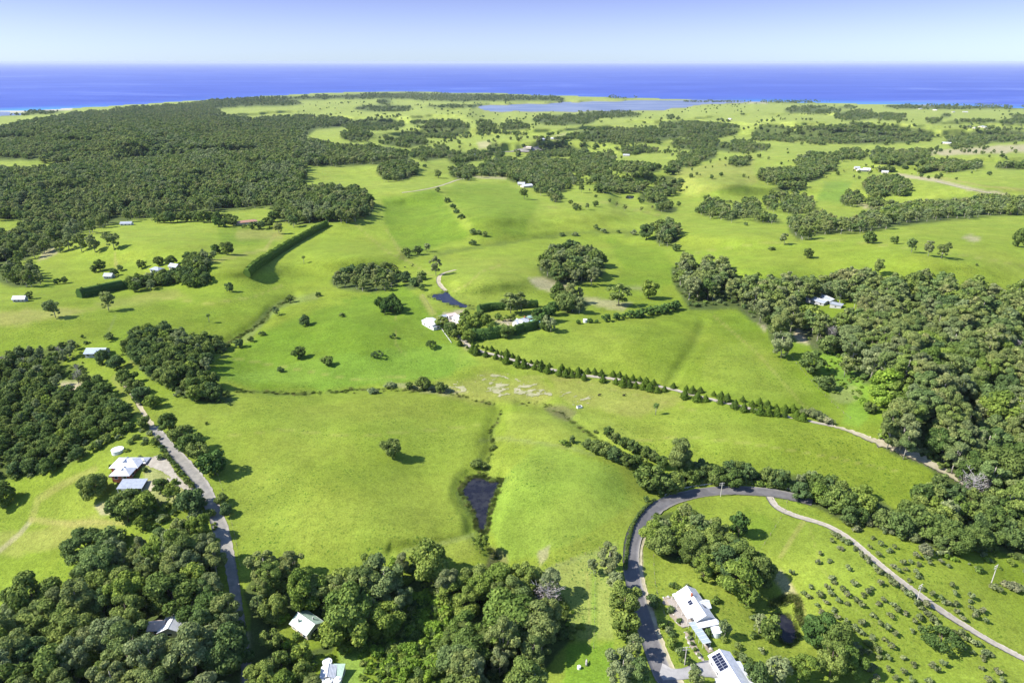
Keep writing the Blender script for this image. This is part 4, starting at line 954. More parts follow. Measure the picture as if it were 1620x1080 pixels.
# ---------------------------------------------------------------- where every tree of the woods stands
CEN = {'euc': 0.68, 'grey': 0.68, 'dark': 0.5, 'mid': 0.55, 'dead': 0.6}
ROADS_PX = [(ROAD_R, 13), (LANE, 9)]
rgw = rng_(11)
cand = []     # species, u, v, h, wood index
def dr_dv(u, v, hh):
    x, y, z = rayparts(u, v); x1, y1, z1 = rayparts(u, v + 1)
    e0 = CAMZ - hh - 140 if v > 400 else CAMZ - ez(u, v) - hh
    e0 = CAMZ - float(ez(min(max(u, EU0), EU1), v)) - hh
    return abs(y / -z - y1 / -z1) * e0
for wi, (nm, poly, holes, mix, h, sp, lb, gp) in enumerate(W):
    us = [p[0] for p in poly]; vs_ = [p[1] for p in poly]
    u0, u1, v0, v1 = min(us), max(us), min(vs_), max(vs_)
    U_, V_ = [], []
    v = v0
    uc = float(np.clip((u0 + u1) / 2, 0, 1620))
    INS_l = []
    while v < v1 + 1:
        hm = h[1] * 0.6
        dv = max(1.0, sp * 0.9 / dr_dv(uc, v, hm))
        m_ = (CAMZ - float(ez(uc, v)) - hm) / -float(rayparts(uc, v)[2]) / F
        du = max(1.7, sp / m_)
        k = int((u1 - u0) / du) + 2
        uu_ = u0 + (np.arange(k) + rgw.uniform(0, 1)) * du + rgw.uniform(-0.42, 0.42, k) * du
        U_.append(uu_); V_.append(v + rgw.uniform(-0.45, 0.45, k) * dv); INS_l.append(np.full(k, 0.38 * sp / m_ if nm in ('wr', 'b1', 'f1') else 0.12 * sp / m_))
        v += dv
    U_ = np.concatenate(U_); V_ = np.concatenate(V_)
    sdd = sdpoly(U_, V_, poly); INS = np.concatenate(INS_l)
    small = (u1 - u0) < 260
    amp = min(9.0, 0.55 * (v1 - v0)) if nm == 'clump' and v0 < 345 else (2.0 if small else 3.5)
    ok = sdd + fbm(U_ / (5 + amp * 1.5), V_ / (2 + amp * 0.7), 61 + wi, 3) * amp > (0 if nm != 'clump' else -0.15 * amp) + INS
    for hl in holes: ok &= sdpoly(U_, V_, hl) < 0
    ok &= (U_ > -170) & (U_ < 1790) & (V_ < 1220)
    for pts, wd in ROADS_PX: ok &= dline(U_, V_, pts) > wd if nm not in ('cb2', 'lf2', 'cb') else dline(U_, V_, pts) > wd * (0.9 if wd > 10 else 0.6)
    ok &= rgw.uniform(0, 1, len(U_)) > 0.05
    if nm in ('cb', 'cb2', 'lf2', 'lfo', 'gp'): ok &= fbm(U_ / 26, V_ / 20, 88 + wi, 2) > -0.36
    if nm in ('f1', 'wr', 'b1'): ok &= fbm(U_ / 20, V_ / 12, 88 + wi, 2) > -0.55
    if nm == 'clump': ok &= fbm(U_ / 11, V_ / 4.5, 88 + wi, 2) > (-0.32 if v0 < 240 else -0.55)
    U_, V_ = U_[ok], V_[ok]
    names = list(mix); pr = np.array([mix[k] for k in names]); pr = pr / pr.sum()
    # species come in drifts rather than salt and pepper
    f_ = (fbm(U_ / 55, V_ / 30, 71 + wi, 3) * 0.9 + 0.5 + rgw.uniform(-0.28, 0.28, len(U_)))
    f_ = np.argsort(np.argsort(f_)) / max(1, len(f_))
    sp_i = np.searchsorted(np.cumsum(pr) - 1e-9, np.clip(f_, 0, 0.9999))
    hh = h[0] + (h[1] - h[0]) * rgw.beta(1.5, 1.5, len(U_))
    for u, v, s, q in zip(U_, V_, sp_i, hh): cand.append((names[min(s, len(names) - 1)], u, v, q, wi))
cs = np.array([c[0] for c in cand]); cu = np.array([c[1] for c in cand]); cv = np.array([c[2] for c in cand]); ch = np.array([c[3] for c in cand]); cw = np.array([c[4] for c in cand])
cz = np.array([CEN[s] for s in cs]) * ch
px, py, pz = place(cu, cv, cz)
depth = py * CP - (pz - CAMZ) * SP
vis = (np.abs(cu - 810) < 850) & (cv < 1110)
hpx = ch * F / depth * 0.85
print('wood trees', len(cs))

FULL = {'euc': 'eucalyptus_tree', 'grey': 'eucalyptus_tree', 'euctall': 'eucalyptus_tree', 'dark': 'broadleaf_tree', 'mid': 'broadleaf_tree', 'lime': 'broadleaf_tree', 'dead': 'dead_tree',
        'dome': 'broadleaf_tree', 'darkpine': 'broadleaf_tree', 'shrub': 'shrub', 'shrubmid': 'shrub', 'pale': 'shrub', 'shrubgrey': 'shrub', 'orchard': 'orchard_tree', 'orchardpale': 'orchard_tree', 'shrublime': 'shrub'}
LOOK = {'euc': 'olive green eucalyptus', 'grey': 'grey green eucalyptus', 'euctall': 'narrow olive eucalyptus', 'dark': 'dark green rounded tree', 'mid': 'fresh green bushy tree', 'dead': 'bare grey dead tree', 'lime': 'lime green bushy tree'}
WHERE = {'wr': ('in the dense forest right of the fields', 'forest right of the fields'), 'dk': ('in the belt beyond the bitumen bend', 'tree belt beyond the bitumen bend'), 'gp': ('in the grove inside the bitumen bend', 'grove inside the bitumen bend'),
         'cb': ('in the wood below the middle paddock', 'wood below the middle paddock'), 'cb2': ('in the garden wood round the pale green cottage', 'garden wood round the pale green cottage'),
         'lf2': ('in the wood left of the shaded lane', 'wood left of the shaded lane'), 'lfo': ('in the low scrub wood behind the white house', 'scrub wood behind the white house'), 'wb': ('in the windbreak hiding the white roofed sheds', 'windbreak at the left'), 'mg': ('in the dark gully wood beyond the lane', 'gully wood beyond the lane')}
INDIV = []    # dicts: sp, x, y, z, h, ws, label, group, hp
LONE = []
def lod_of(hp): return 'hi' if hp > 38 else ('mid' if hp > 15 else 'lo')

# lone trees and bushes one can point to: u, v (middle of the crown), height shown in pixels, species, width factor, label
def lone(u, v, hp, sp, ws, label, group=None): LONE.append((u, v, hp, sp, ws, label, group))
lone(618, 709, 29, 'dark', 1.0, 'lone round dark tree with its shadow in the middle of the big paddock')
lone(1078, 714, 58, 'euctall', 1.1, 'tall dark tree standing alone above the bend of the bitumen road')
lone(83, 484, 28, 'euc', 1.25, 'wide lone eucalyptus on the dry slope at the left edge of the fields')
lone(168, 473, 29, 'euc', 1.1, 'lone eucalyptus with a long shadow under the end of the long hedge')
lone(483, 507, 17, 'dark', 1.15, 'small round tree, highest of the scattered trees in the bright green paddock')
lone(472, 558, 19, 'dark', 1.15, 'round tree, left of the pair in the lower bright green paddock')
lone(517, 571, 15, 'dark', 1.3, 'low round tree, right of the pair in the lower bright green paddock')
lone(443, 583, 12, 'shrub', 1.2, 'small round bush at the lower left of the bright green paddock')
lone(597, 560, 14, 'dome', 0.9, 'low spreading dark tree in the paddock under the white sheds')
lone(682, 545, 16, 'dome', 0.75, 'low spreading dark tree just left of the farm drive')
lone(622, 531, 11, 'shrub', 1.1, 'small round bush left of the white sheds')
lone(541, 498, 10, 'shrub', 1.1, 'small bush by the fence line of the bright green paddock')
lone(459, 473, 13, 'dark', 1.1, 'round dark bush on the creek bend above the paddock')
lone(437, 490, 14, 'grey', 1.2, 'grey green bushy tree on the creek gully')
lone(414, 527, 10, 'shrub', 1.2, 'round bush beside the gully, highest of three')
lone(397, 537, 11, 'shrub', 1.2, 'round bush beside the gully, middle of three')
lone(378, 543, 14, 'dark', 1.1, 'dark bush beside the gully, lowest of three next to the gully wood')
lone(359, 437, 15, 'dark', 0.9, 'dark bushy tree below the end of the long clipped hedge')
lone(503, 465, 10, 'shrub', 1.1, 'dark bush at the left foot of the eucalyptus grove')
lone(689, 417, 28, 'euc', 0.85, 'eucalyptus at the creek beside the short pale track')
lone(667, 455, 12, 'shrub', 1.2, 'dark bush at the corner of the fields above the dam')
lone(980, 462, 32, 'euc', 1.55, 'broad eucalyptus, left of the pair on the slope above the row of small conifers')
lone(1027, 458, 30, 'mid', 0.95, 'rounded eucalyptus, right of the pair on the slope above the row of small conifers')
lone(808, 476, 30, 'euc', 1.4, 'left one of two joined eucalypts behind the homestead hedge')
lone(825, 475, 29, 'euc', 1.35, 'right one of two joined eucalypts behind the homestead hedge')
lone(648, 610, 11, 'dark', 1.2, 'dark bush on the creek, left of the large one')
lone(672, 607, 21, 'dark', 1.2, 'large dark bushy tree on the creek above the big paddock')
lone(697, 612, 16, 'dark', 1.3, 'dark bushy tree right of the large one on the creek')
lone(617, 608, 11, 'shrubgrey', 1.6, 'grey green bush on the creek above the big paddock')
lone(588, 617, 13, 'shrubgrey', 1.5, 'grey bush at the left end of the creek line bushes')
lone(782, 707, 9, 'shrub', 1.1, 'small dark bush on the creek above the reedy dam')
lone(757, 733, 16, 'shrub', 1.7, 'broad dark bush just above the reedy dam')
lone(893, 700, 13, 'shrubmid', 1.3, 'green bush, left of the pair at the right end of the stream')
lone(906, 695, 12, 'dark', 0.8, 'dark upright bush, right of the pair at the right end of the stream')
lone(759, 860, 30, 'mid', 0.8, 'bushy green tree at the foot of the reedy dam')
lone(1022, 790, 12, 'shrub', 1.0, 'small dark bush on the outside of the bitumen bend')
lone(903, 1008, 11, 'shrubmid', 1.0, 'small bush alone on the dry grass left of the fence track')
lone(150, 767, 42, 'mid', 1.0, 'large olive tree on the edge of the lawn left of the white house')
lone(1490, 1012, 34, 'dome', 1.0, 'very wide dark dome shaped tree in the orchard')
lone(1172, 918, 52, 'mid', 1.05, 'large fresh green tree between the lawn and the orchard slope')
lone(1182, 945, 34, 'mid', 1.0, 'fresh green tree left of the dark pond, below the larger one')
lone(1170, 832, 36, 'darkpine', 0.85, 'dark pine like tree on the slope inside the bitumen bend')
lone(1221, 996, 38, 'mid', 0.75, 'upright green tree at the left bank of the dark pond')
lone(1203, 985, 26, 'grey', 1.0, 'grey green bushy tree left of the upright tree by the pond')
lone(1149, 990, 28, 'grey', 0.8, 'slim grey green garden tree beside the water tanks')
lone(1105, 950 + 122, 26, 'euc', 1.1, 'small eucalyptus on the island of the grey driveway')
lone(1133, 948, 13, 'shrubmid', 1.0, 'small garden tree alone on the lawn right of the white roofed homestead')
lone(1300, 1000, 46, 'darkpine', 1.05, 'dark dome topped tree, left of the clump under the dark pond')
lone(1325, 1012, 44, 'dark', 1.05, 'dark dome topped tree in the middle of the clump under the dark pond')
lone(1318, 1050, 52, 'mid', 1.0, 'light green bushy tree below the dark clump under the pond')
lone(1345, 1045, 40, 'mid', 0.9, 'light green tree, lowest right of the clump under the dark pond')
lone(1230, 1052, 38, 'grey', 1.25, 'large grey green bush right of the shed with solar panels')
lone(1265, 1062, 42, 'mid', 1.1, 'bushy green tree at the bottom edge between shed and pond')
lone(1200, 1068, 30, 'dark', 1.1, 'dark bushy tree right of the solar shed at the bottom edge')
lone(940, 893, 24, 'grey', 0.85, 'small thin crowned tree beside the fence track near the road')
lone(966, 880, 44, 'euc', 1.05, 'eucalyptus, first of the roadside row at the bitumen road')
lone(975, 915, 32, 'grey', 1.0, 'greyish tree, second of the roadside row at the bitumen road')
lone(985, 955, 54, 'mid', 1.05, 'large green tree, third of the roadside row, beside the garden entrance')
lone(992, 990, 34, 'mid', 1.1, 'green tree, fourth of the roadside row at the bitumen road')
lone(1000, 1018, 34, 'euc', 1.0, 'olive tree, fifth of the roadside row at the bitumen road')
lone(985, 1050, 48, 'grey', 1.1, 'grey green tree, last of the roadside row at the bottom edge')
lone(1012, 1058, 42, 'euc', 1.0, 'yellowish eucalyptus beside the bitumen at the bottom edge')
lone(265, 667, 30, 'dark', 1.1, 'dark tree beside the top end of the pale lane')
lone(285, 687, 26, 'dark', 1.3, 'bushy dark tree, second on the right side of the lane from its top')
lone(299, 702, 32, 'dark', 1.3, 'bushy dark tree, third on the right side of the lane from its top')
lone(318, 715, 34, 'mid', 1.25, 'bushy green tree, fourth on the right side of the lane from its top')
lone(337, 733, 36, 'darkpine', 1.25, 'dark blue green tree, last of the bushy group right of the lane')
lone(350, 789, 17, 'dark', 1.15, 'dark round bush, upper of the pair on the fence right of the lane')
lone(357, 807, 18, 'dark', 1.15, 'dark round bush, lower of the pair on the fence right of the lane')
lone(229, 668, 19, 'dark', 1.1, 'dark bush left of the top end of the lane')
lone(255, 767, 22, 'dark', 1.2, 'dark round bush beside the grey roofed carport')
lone(273, 780, 34, 'mid', 1.1, 'bushy green tree below the gravel turning area')
lone(299, 793, 36, 'dark', 1.2, 'dark bushy tree beside the fork of lane and gravel drive')
lone(253, 722, 11, 'shrub', 1.0, 'small round shrub standing in the gravel turning area')
lone(231, 743, 10, 'shrub', 1.1, 'small round shrub on the lawn before the white house')
lone(135, 862, 44, 'dark', 1.35, 'large dark spreading tree on the left paddock above the wood')
lone(172, 858, 36, 'dark', 1.3, 'dark tree right of the large spreading one above the wood')
lone(3, 782, 36, 'dark', 1.0, 'dark tree cut by the left edge of the picture')
lone(220, 830, 26, 'mid', 0.8, 'upright green tree alone on the grass above the wood')
lone(160, 565, 24, 'dark', 1.1, 'dark tree beside the blue grey roofed shed')
lone(170, 533, 15, 'shrub', 1.4, 'dark bush above the blue grey roofed shed')
lone(130, 532, 7, 'shrub', 1.0, 'small dark bush on the edge of the scrub wood')
lone(327, 669, 6, 'shrub', 1.1, 'tiny dark bush alone in the big paddock below the gully wood')
lone(183, 573, 22, 'dark', 1.2, 'dark tree, first of the line along the ridge track')
lone(198, 597, 26, 'dark', 1.25, 'dark tree, second of the line along the ridge track')
lone(212, 612, 26, 'dark', 1.25, 'dark tree, third of the line along the ridge track')
lone(225, 625, 26, 'dark', 1.2, 'dark tree, fourth of the line along the ridge track')
lone(239, 635, 22, 'mid', 1.2, 'green tree, last of the line along the ridge track')
lone(1242, 375, 19, 'euctall', 1.3, 'tall narrow tree alone below the long tree belt')
lone(1221, 393, 9, 'shrub', 1.4, 'small round bush alone on the far right hillside')
lone(1278, 401, 16, 'dark', 1.1, 'round dark tree alone above the big forest')
lone(1376, 376, 19, 'dark', 1.1, 'round dark tree on the hillside, first of five from the left')
lone(1416, 380, 13, 'dark', 1.1, 'small round tree on the hillside, second of five from the left')
lone(1445, 385, 22, 'euc', 1.0, 'tree on the hillside, third of five from the left')
lone(1472, 389, 24, 'euc', 1.0, 'tree on the hillside, fourth of five from the left')
lone(1493, 392, 25, 'euc', 1.05, 'tree on the hillside, rightmost of the five')
lone(1394, 411, 28, 'euc', 1.0, 'tall tree on the hillside just above the big forest')
lone(1614, 377, 28, 'dark', 0.9, 'dark tree cut by the right edge on the hillside')
lone(1545, 418, 5, 'shrub', 1.0, 'tiny dark bush alone on the hillside above the forest')
lone(1180, 354, 8, 'shrub', 1.1, 'small bush on the pasture below the creek trees')
lone(1155, 300, 6, 'shrub', 2.0, 'low dark bush on the yellowish far hill')
lone(1023, 367, 26, 'dark', 0.85, 'dark upright tree at the left end of the creek clump')
lone(1070, 392, 12, 'dark', 1.3, 'dark bush at the edge of the big forest near the creek clump')
lone(693, 275, 14, 'dark', 1.0, 'dark round tree left of the grove on the green rise')
lone(672, 262, 8, 'shrub', 1.0, 'small round tree alone between two groves on the rise')
lone(830, 304, 17, 'euc', 1.2, 'eucalyptus in front of the far white farmhouse on the rise')
lone(920, 295, 15, 'euc', 1.1, 'round tree alone right of the hill grove')
lone(748, 383, 11, 'shrub', 1.2, 'grey green bush below the line of bushes on the green rise')
for k, (u, v) in enumerate([(692, 300), (707, 316), (715, 326), (722, 334), (730, 342), (748, 358), (757, 365), (767, 369)]):
    lone(u, v, 10 + (k % 3), 'shrub', 1.15, 'round dark bush, %s from the top of the line running down the green rise' % ['first', 'second', 'third', 'fourth', 'fifth', 'sixth', 'seventh', 'last'][k], 'line of bushes down the green rise')
for k, (u, v, hp) in enumerate([(889, 365, 8), (910, 370, 9), (942, 358, 9), (955, 365, 10), (978, 366, 7), (1002, 368, 11), (888, 372, 6)]):
    lone(u, v, hp, 'shrubgrey' if k % 2 else 'shrub', 1.3, 'grey green bush, number %s from the left on the far creek' % ['two', 'three', 'four', 'five', 'six', 'seven', 'one'][k], 'bushes on the far creek')
for k, (u, v, hp, s) in enumerate([(642, 398, 13, 'dark'), (660, 396, 14, 'dark'), (675, 390, 12, 'grey'), (648, 405, 9, 'shrub'), (640, 438, 17, 'dark'), (655, 446, 14, 'dark'), (668, 436, 14, 'mid')]):
    lone(u, v, hp, s, 1.3, '%s tree, %s of the creek clumps left of the short pale track' % (LOOK.get(s, 'dark bushy'), ['first', 'second', 'third', 'fourth', 'fifth', 'sixth', 'seventh'][k]), 'clumps on the creek left of the short track')
for k, (u, v, hp, s) in enumerate([(105, 378, 26, 'euc'), (125, 380, 27, 'euc'), (147, 382, 26, 'euc'), (177, 376, 28, 'euc'), (92, 386, 20, 'euc'), (157, 420, 18, 'dark'), (180, 431, 12, 'dark'), (190, 424, 10, 'dark'), (223, 418, 14, 'dark'), (250, 413, 16, 'dark'), (270, 412, 17, 'dark'), (90, 445, 10, 'darkpine'), (102, 443, 11, 'dark'),
                                    (47, 467, 12, 'dark'), (340, 394, 14, 'darkpine'), (347, 396, 9, 'shrub'), (358, 393, 20, 'dark'), (335, 402, 14, 'grey'), (150, 425, 12, 'dark')]):
    lone(u, v, hp, s, 1.15, '%s tree near the left homesteads, number %s of those scattered there' % ({'euc': 'pale', 'dark': 'dark', 'darkpine': 'pine', 'shrub': 'small', 'grey': 'grey'}[s], ['one', 'two', 'three', 'four', 'five', 'six', 'seven', 'eight', 'nine', 'ten', 'eleven', 'twelve', 'thirteen', 'fourteen', 'fifteen', 'sixteen', 'seventeen', 'eighteen', 'nineteen'][k]), 'trees by the left homesteads')
for k in range(12):
    lone(248 + k * 10.5, 346 - 3.5 * math.sin(k * 0.3), 15 + (k * 7) % 5, 'dark', 1.0, 'round tree, %s from the left of the row above the hedged field' % ['first', 'second', 'third', 'fourth', 'fifth', 'sixth', 'seventh', 'eighth', 'ninth', 'tenth', 'eleventh', 'last'][k], 'row of round trees above the hedged field')
for k, (u, v, hp, s) in enumerate([(355, 353, 14, 'dark'), (368, 350, 15, 'dark'), (400, 357, 12, 'dark'), (412, 356, 14, 'dark'), (425, 352, 17, 'dark'), (433, 343, 17, 'dark'), (440, 358, 18, 'euc'), (387, 358, 8, 'shrub'), (345, 352, 14, 'darkpine'), (372, 344, 9, 'shrub')]):
    lone(u, v, hp, s, 1.2, '%s beside the terracotta roofed house, number %s from its left side' % ({'dark': 'dark tree', 'euc': 'eucalyptus', 'shrub': 'low bush', 'darkpine': 'pine like tree'}[s], ['two', 'three', 'six', 'seven', 'eight', 'nine', 'ten', 'five', 'one', 'four'][k]), 'trees round the terracotta roofed house')
for k, (u, v, hp) in enumerate([(915, 509, 6), (933, 507, 7), (944, 508, 5), (960, 503, 11), (975, 501, 10), (986, 500, 7), (998, 497, 11), (1007, 497, 11), (1018, 495, 13), (1030, 492, 12), (1040, 490, 11), (1048, 490, 12), (1056, 487, 13), (1065, 485, 12), (1071, 483, 12)]):
    lone(u, v, hp * 1.15, 'darkpine', 1.25, 'small dark conifer, %s from the left in the short row right of the hedged homestead' % ['first', 'second', 'third', 'fourth', 'fifth', 'sixth', 'seventh', 'eighth', 'ninth', 'tenth', 'eleventh', 'twelfth', 'thirteenth', 'fourteenth', 'last'][k], 'row of small conifers right of the homestead')
for k, (u, v, hp, s) in enumerate([(930, 702, 16, 'dark'), (943, 707, 20, 'dark'), (958, 713, 22, 'dark'), (972, 718, 22, 'dark'), (990, 726, 20, 'dark'), (1005, 730, 20, 'dark'), (1018, 735, 18, 'mid')]):
    lone(u, v, hp * 0.95, s, 1.2, 'dark bushy tree, %s in the near row of the stream belt' % ['first', 'second', 'third', 'fourth', 'fifth', 'sixth', 'seventh'][k], 'near row of trees along the stream')
for k, (u, v, hp, s) in enumerate([(962, 684, 18, 'dark'), (973, 692, 16, 'dark'), (988, 700, 18, 'dark'), (1003, 706, 22, 'dark'), (1020, 714, 20, 'mid'), (1033, 722, 18, 'dark'), (1047, 730, 20, 'dark'), (942, 682, 8, 'shrub')]):
    lone(u, v, hp * 0.9, s, 1.15, 'dark bushy tree, %s in the far row of the stream belt' % ['second', 'third', 'fourth', 'fifth', 'sixth', 'seventh', 'eighth', 'first'][k], 'far row of trees along the stream')
for k, (u, v, hp, s) in enumerate([(1030, 757, 38, 'dark'), (1048, 765, 30, 'dark'), (1066, 765, 28, 'mid'), (1085, 745, 26, 'dark'), (1110, 742, 26, 'dark')]):
    lone(u, v, hp, s, 1.2, 'dark dense tree, %s above the bitumen bend from the left' % ['first', 'second', 'third', 'fourth', 'fifth'][k], 'dense trees right above the bend')
for k, (u, v, hp, s) in enumerate([(1195, 470, 36, 'euc'), (1210, 478, 34, 'euc'), (1240, 540, 40, 'grey'), (1255, 500, 40, 'euc'), (1281, 572, 36, 'dark'), (1307, 606, 24, 'dark'), (1294, 600, 14, 'shrub'), (1340, 575, 34, 'euc'), (1302, 513, 34, 'euc'), (1312, 545, 30, 'dark')]):
    lone(u, v, hp, s, 1.15, '%s tree, %s standing forward at the big forest edge' % (LOOK.get(s, 'dark shrubby').replace(' tree', ''), ['first', 'second', 'third', 'fourth', 'fifth', 'sixth', 'seventh', 'eighth', 'ninth', 'tenth'][k]), 'trees at the forest edge')
for k, (u, v, hp, s) in enumerate([(1395, 602, 34, 'lime'), (1412, 598, 36, 'lime'), (1388, 620, 26, 'lime'), (1425, 620, 32, 'mid'), (1400, 632, 26, 'lime'), (1438, 635, 34, 'mid'), (1378, 645, 18, 'dark'), (1405, 685, 22, 'lime'), (1366, 635, 16, 'shrublime'), (1412, 655, 26, 'mid')]):
    lone(u, v, hp, s, 1.25, '%s, %s in the bright clump at the edge of the big forest' % ({'lime': 'lime green bushy tree', 'mid': 'green bushy tree', 'dark': 'dark bush', 'shrublime': 'lime shrub'}[s], ['first', 'second', 'third', 'fourth', 'fifth', 'sixth', 'seventh', 'eighth', 'ninth', 'tenth'][k]), 'bright clump at the forest edge')
for k, (u, v, hp) in enumerate([(1280, 652, 20), (1293, 657, 20), (1303, 661, 16), (1312, 666, 15)]):
    lone(u, v, hp, 'pale', 1.2, 'pale yellowish bush, %s at the lower end of the cypress drive' % ['first', 'second', 'third', 'last'][k], 'pale bushes at the end of the drive')
for k, (u, v, hp) in enumerate([(1344, 822, 20), (1371, 822, 19), (1352, 836, 14), (1398, 833, 16), (1412, 837, 18), (1432, 836, 24), (1462, 868, 26), (1358, 834, 12), (1448, 850, 18)]):
    lone(u, v, hp, 'pale', 1.0, 'pale greyish bush in front of the dark tree belt, number %s from the orchard drive' % ['one', 'two', 'three', 'four', 'five', 'six', 'seven', 'eight', 'nine'][k], 'pale bushes at the top of the orchard')
for k, (u, v, hp) in enumerate([(1575, 928, 12), (1600, 926, 16), (1612, 930, 14)]):
    lone(u, v, hp, 'pale', 1.5, 'pale round bush right of the far orchard pole, %s of three' % ['first', 'second', 'third'][k], 'pale bushes beside the far pole')
for k, (u, v) in enumerate([(190, 790), (205, 782), (200, 805), (218, 800), (230, 790), (183, 800)]):
    lone(u, v + 6, 32, 'dark' if k % 2 else 'mid', 1.15, 'bushy tree of the dense clump below the carport, number %s from the left' % ['two', 'four', 'three', 'five', 'six', 'one'][k], 'dense clump below the carport')
for k, (u, v) in enumerate([(250, 699), (254, 706), (259, 712), (263, 719), (268, 725), (273, 731), (278, 737), (283, 744), (288, 750), (293, 756), (298, 761), (303, 766)]):
    lone(u, v, 8 + (k * 5) % 4, 'shrub', 1.2, 'clipped dark shrub, %s from the top in the strip between lane and gravel' % ['first', 'second', 'third', 'fourth', 'fifth', 'sixth', 'seventh', 'eighth', 'ninth', 'tenth', 'eleventh', 'last'][k], 'shrubs between the lane and the gravel')
# homestead garden trees inside the hedge
for k, (u, v, hp, s) in enumerate([(702, 510, 20, 'mid'), (712, 520, 22, 'dark'), (718, 528, 18, 'mid'), (738, 505, 26, 'mid'), (735, 520, 26, 'mid'), (750, 512, 26, 'mid'), (742, 532, 20, 'mid'), (768, 505, 18, 'mid'), (775, 518, 18, 'mid'), (760, 500, 18, 'dark'), (788, 500, 13, 'shrubmid'), (800, 503, 14, 'shrubmid'), (812, 502, 14, 'shrubmid'), (803, 525, 20, 'mid'),
                                   (855, 500, 24, 'darkpine'), (866, 498, 24, 'darkpine'), (872, 508, 26, 'grey'), (862, 514, 18, 'dark'), (850, 498, 18, 'dark'), (873, 488, 22, 'darkpine')]):
    lone(u, v, hp, s, 1.15, '%s in the hedged homestead garden, number %s counted from the white sheds' % ({'mid': 'green tree', 'dark': 'dark tree', 'darkpine': 'dark pine', 'grey': 'grey tree', 'shrubmid': 'green bush'}[s], ['one', 'two', 'three', 'four', 'five', 'six', 'seven', 'eight', 'nine', 'ten', 'eleven', 'twelve', 'thirteen', 'fourteen', 'fifteen', 'sixteen', 'seventeen', 'eighteen', 'nineteen', 'twenty'][k]), 'garden trees of the hedged homestead')
for k in range(9):
    a_ = k / 9 * 6.283
    lone(618 + 19 * math.cos(a_) * (0.5 + 0.5 * (k % 2)), 482 + 8 * math.sin(a_) * (0.5 + 0.5 * (k % 2)), 19, 'darkpine', 0.85, 'dark pine of the small round plantation in the bright green paddock', 'small round pine plantation')
# garden of the homestead by the bitumen road
gard = [(1066, 925, 12), (1073, 929, 10), (1085, 926, 9), (1033, 948, 20), (1040, 955, 12), (1061, 963, 12), (1075, 981, 9), (1050, 988, 14), (1060, 995, 12), (1064, 1002, 11), (1066, 1015, 18), (1074, 1027, 14), (1079, 1037, 14), (1085, 1043, 14),
        (1098, 1053, 14), (1090, 1046, 12), (1090, 1000, 7), (1092, 1008, 7), (1095, 1016, 7), (1100, 1026, 7), (1106, 1034, 7), (1124, 998, 14), (1166, 1020, 12), (1205, 1028, 10), (1165, 1033, 10), (1145, 1010, 10), (1175, 1038, 14), (1190, 1048, 16), (1110, 914, 8), (1190, 975, 12), (1193, 1003, 12)]
for k, (u, v, hp) in enumerate(gard):
    lone(u, v, hp, ('shrub', 'shrubmid', 'shrubgrey')[k % 3], 1.1, '%s garden shrub in the beds round the white roofed homestead by the road' % ('dark', 'green', 'grey green')[k % 3], '%s garden shrubs by the road' % ('dark', 'green', 'grey')[k % 3])
for k in range(15):
    a_ = rgw.uniform(0, 1); u = 440 + 90 * a_; v = 955 + rgw.uniform(-10, 110)
    if 462 < u < 512 and 965 < v < 1000 or 505 < u < 545 and v > 1035: continue
    lone(u, v, 14, ('shrubmid', 'shrublime', 'shrub')[k % 3], 1.1, '%s shrub in the garden between the cottage and the small white sheds' % ('green', 'lime green', 'dark')[k % 3], '%s shrubs between cottage and sheds' % ('green', 'lime', 'dark')[k % 3])
# scattered paddock shrubs round the white roofed house
for k, (u, v, hp) in enumerate([(175, 737, 8), (178, 748, 8), (222, 722, 9), (228, 730, 8), (200, 712, 8), (245, 760, 8), (240, 790, 12), (262, 800, 14), (238, 806, 16), (315, 795, 16), (206, 698, 10), (160, 700, 16), (150, 705, 18), (168, 692, 18), (190, 690, 10), (215, 690, 12), (240, 700, 14), (237, 684, 10), (203, 675, 18), (186, 682, 16), (248, 692, 10), (228, 700, 8), (330, 812, 18), (308, 815, 20), (240, 815, 18)]):
    lone(u, v, hp, ('shrub', 'shrubmid', 'shrubgrey')[k % 3], 1.2, '%s shrub in the garden of the white house beside the lane' % ('dark', 'green', 'grey green')[k % 3], '%s garden shrubs of the white house' % ('dark', 'green', 'grey')[k % 3])
# orchard
def c3(pts): return [(1080 + a / 3.0, 720 + b_ / 3.0) for a, b_ in pts]
orchL = c3([(655, 460), (640, 500), (790, 530), (710, 580), (720, 600), (760, 630), (690, 620), (610, 620), (575, 650), (600, 670), (650, 655), (680, 690), (705, 650), (740, 680), (780, 700), (820, 680), (780, 655), (815, 600), (900, 630), (860, 660),
            (940, 600), (955, 680), (1000, 700), (905, 755), (985, 755), (940, 790), (1010, 840), (970, 810), (1090, 830), (1060, 745), (1020, 725), (850, 785), (775, 780), (720, 730), (690, 760), (740, 810), (735, 760), (820, 815), (850, 840),
            (960, 870), (990, 900), (930, 920), (980, 955), (1050, 960), (1100, 990), (1185, 990), (1050, 1020), (1090, 1060), (1170, 1065), (870, 1010), (920, 1050), (880, 930), (830, 900), (640, 710), (660, 740), (850, 700), (1100, 780), (1130, 820),
            (700, 500), (750, 440), (710, 400), (1210, 1010), (1240, 980), (1380, 935), (1420, 1010), (1450, 1060), (1500, 1020), (1520, 1060), (1460, 940), (1430, 960), (980, 1010), (1010, 1050), (520, 550), (900, 860), (930, 700), (880, 640)])
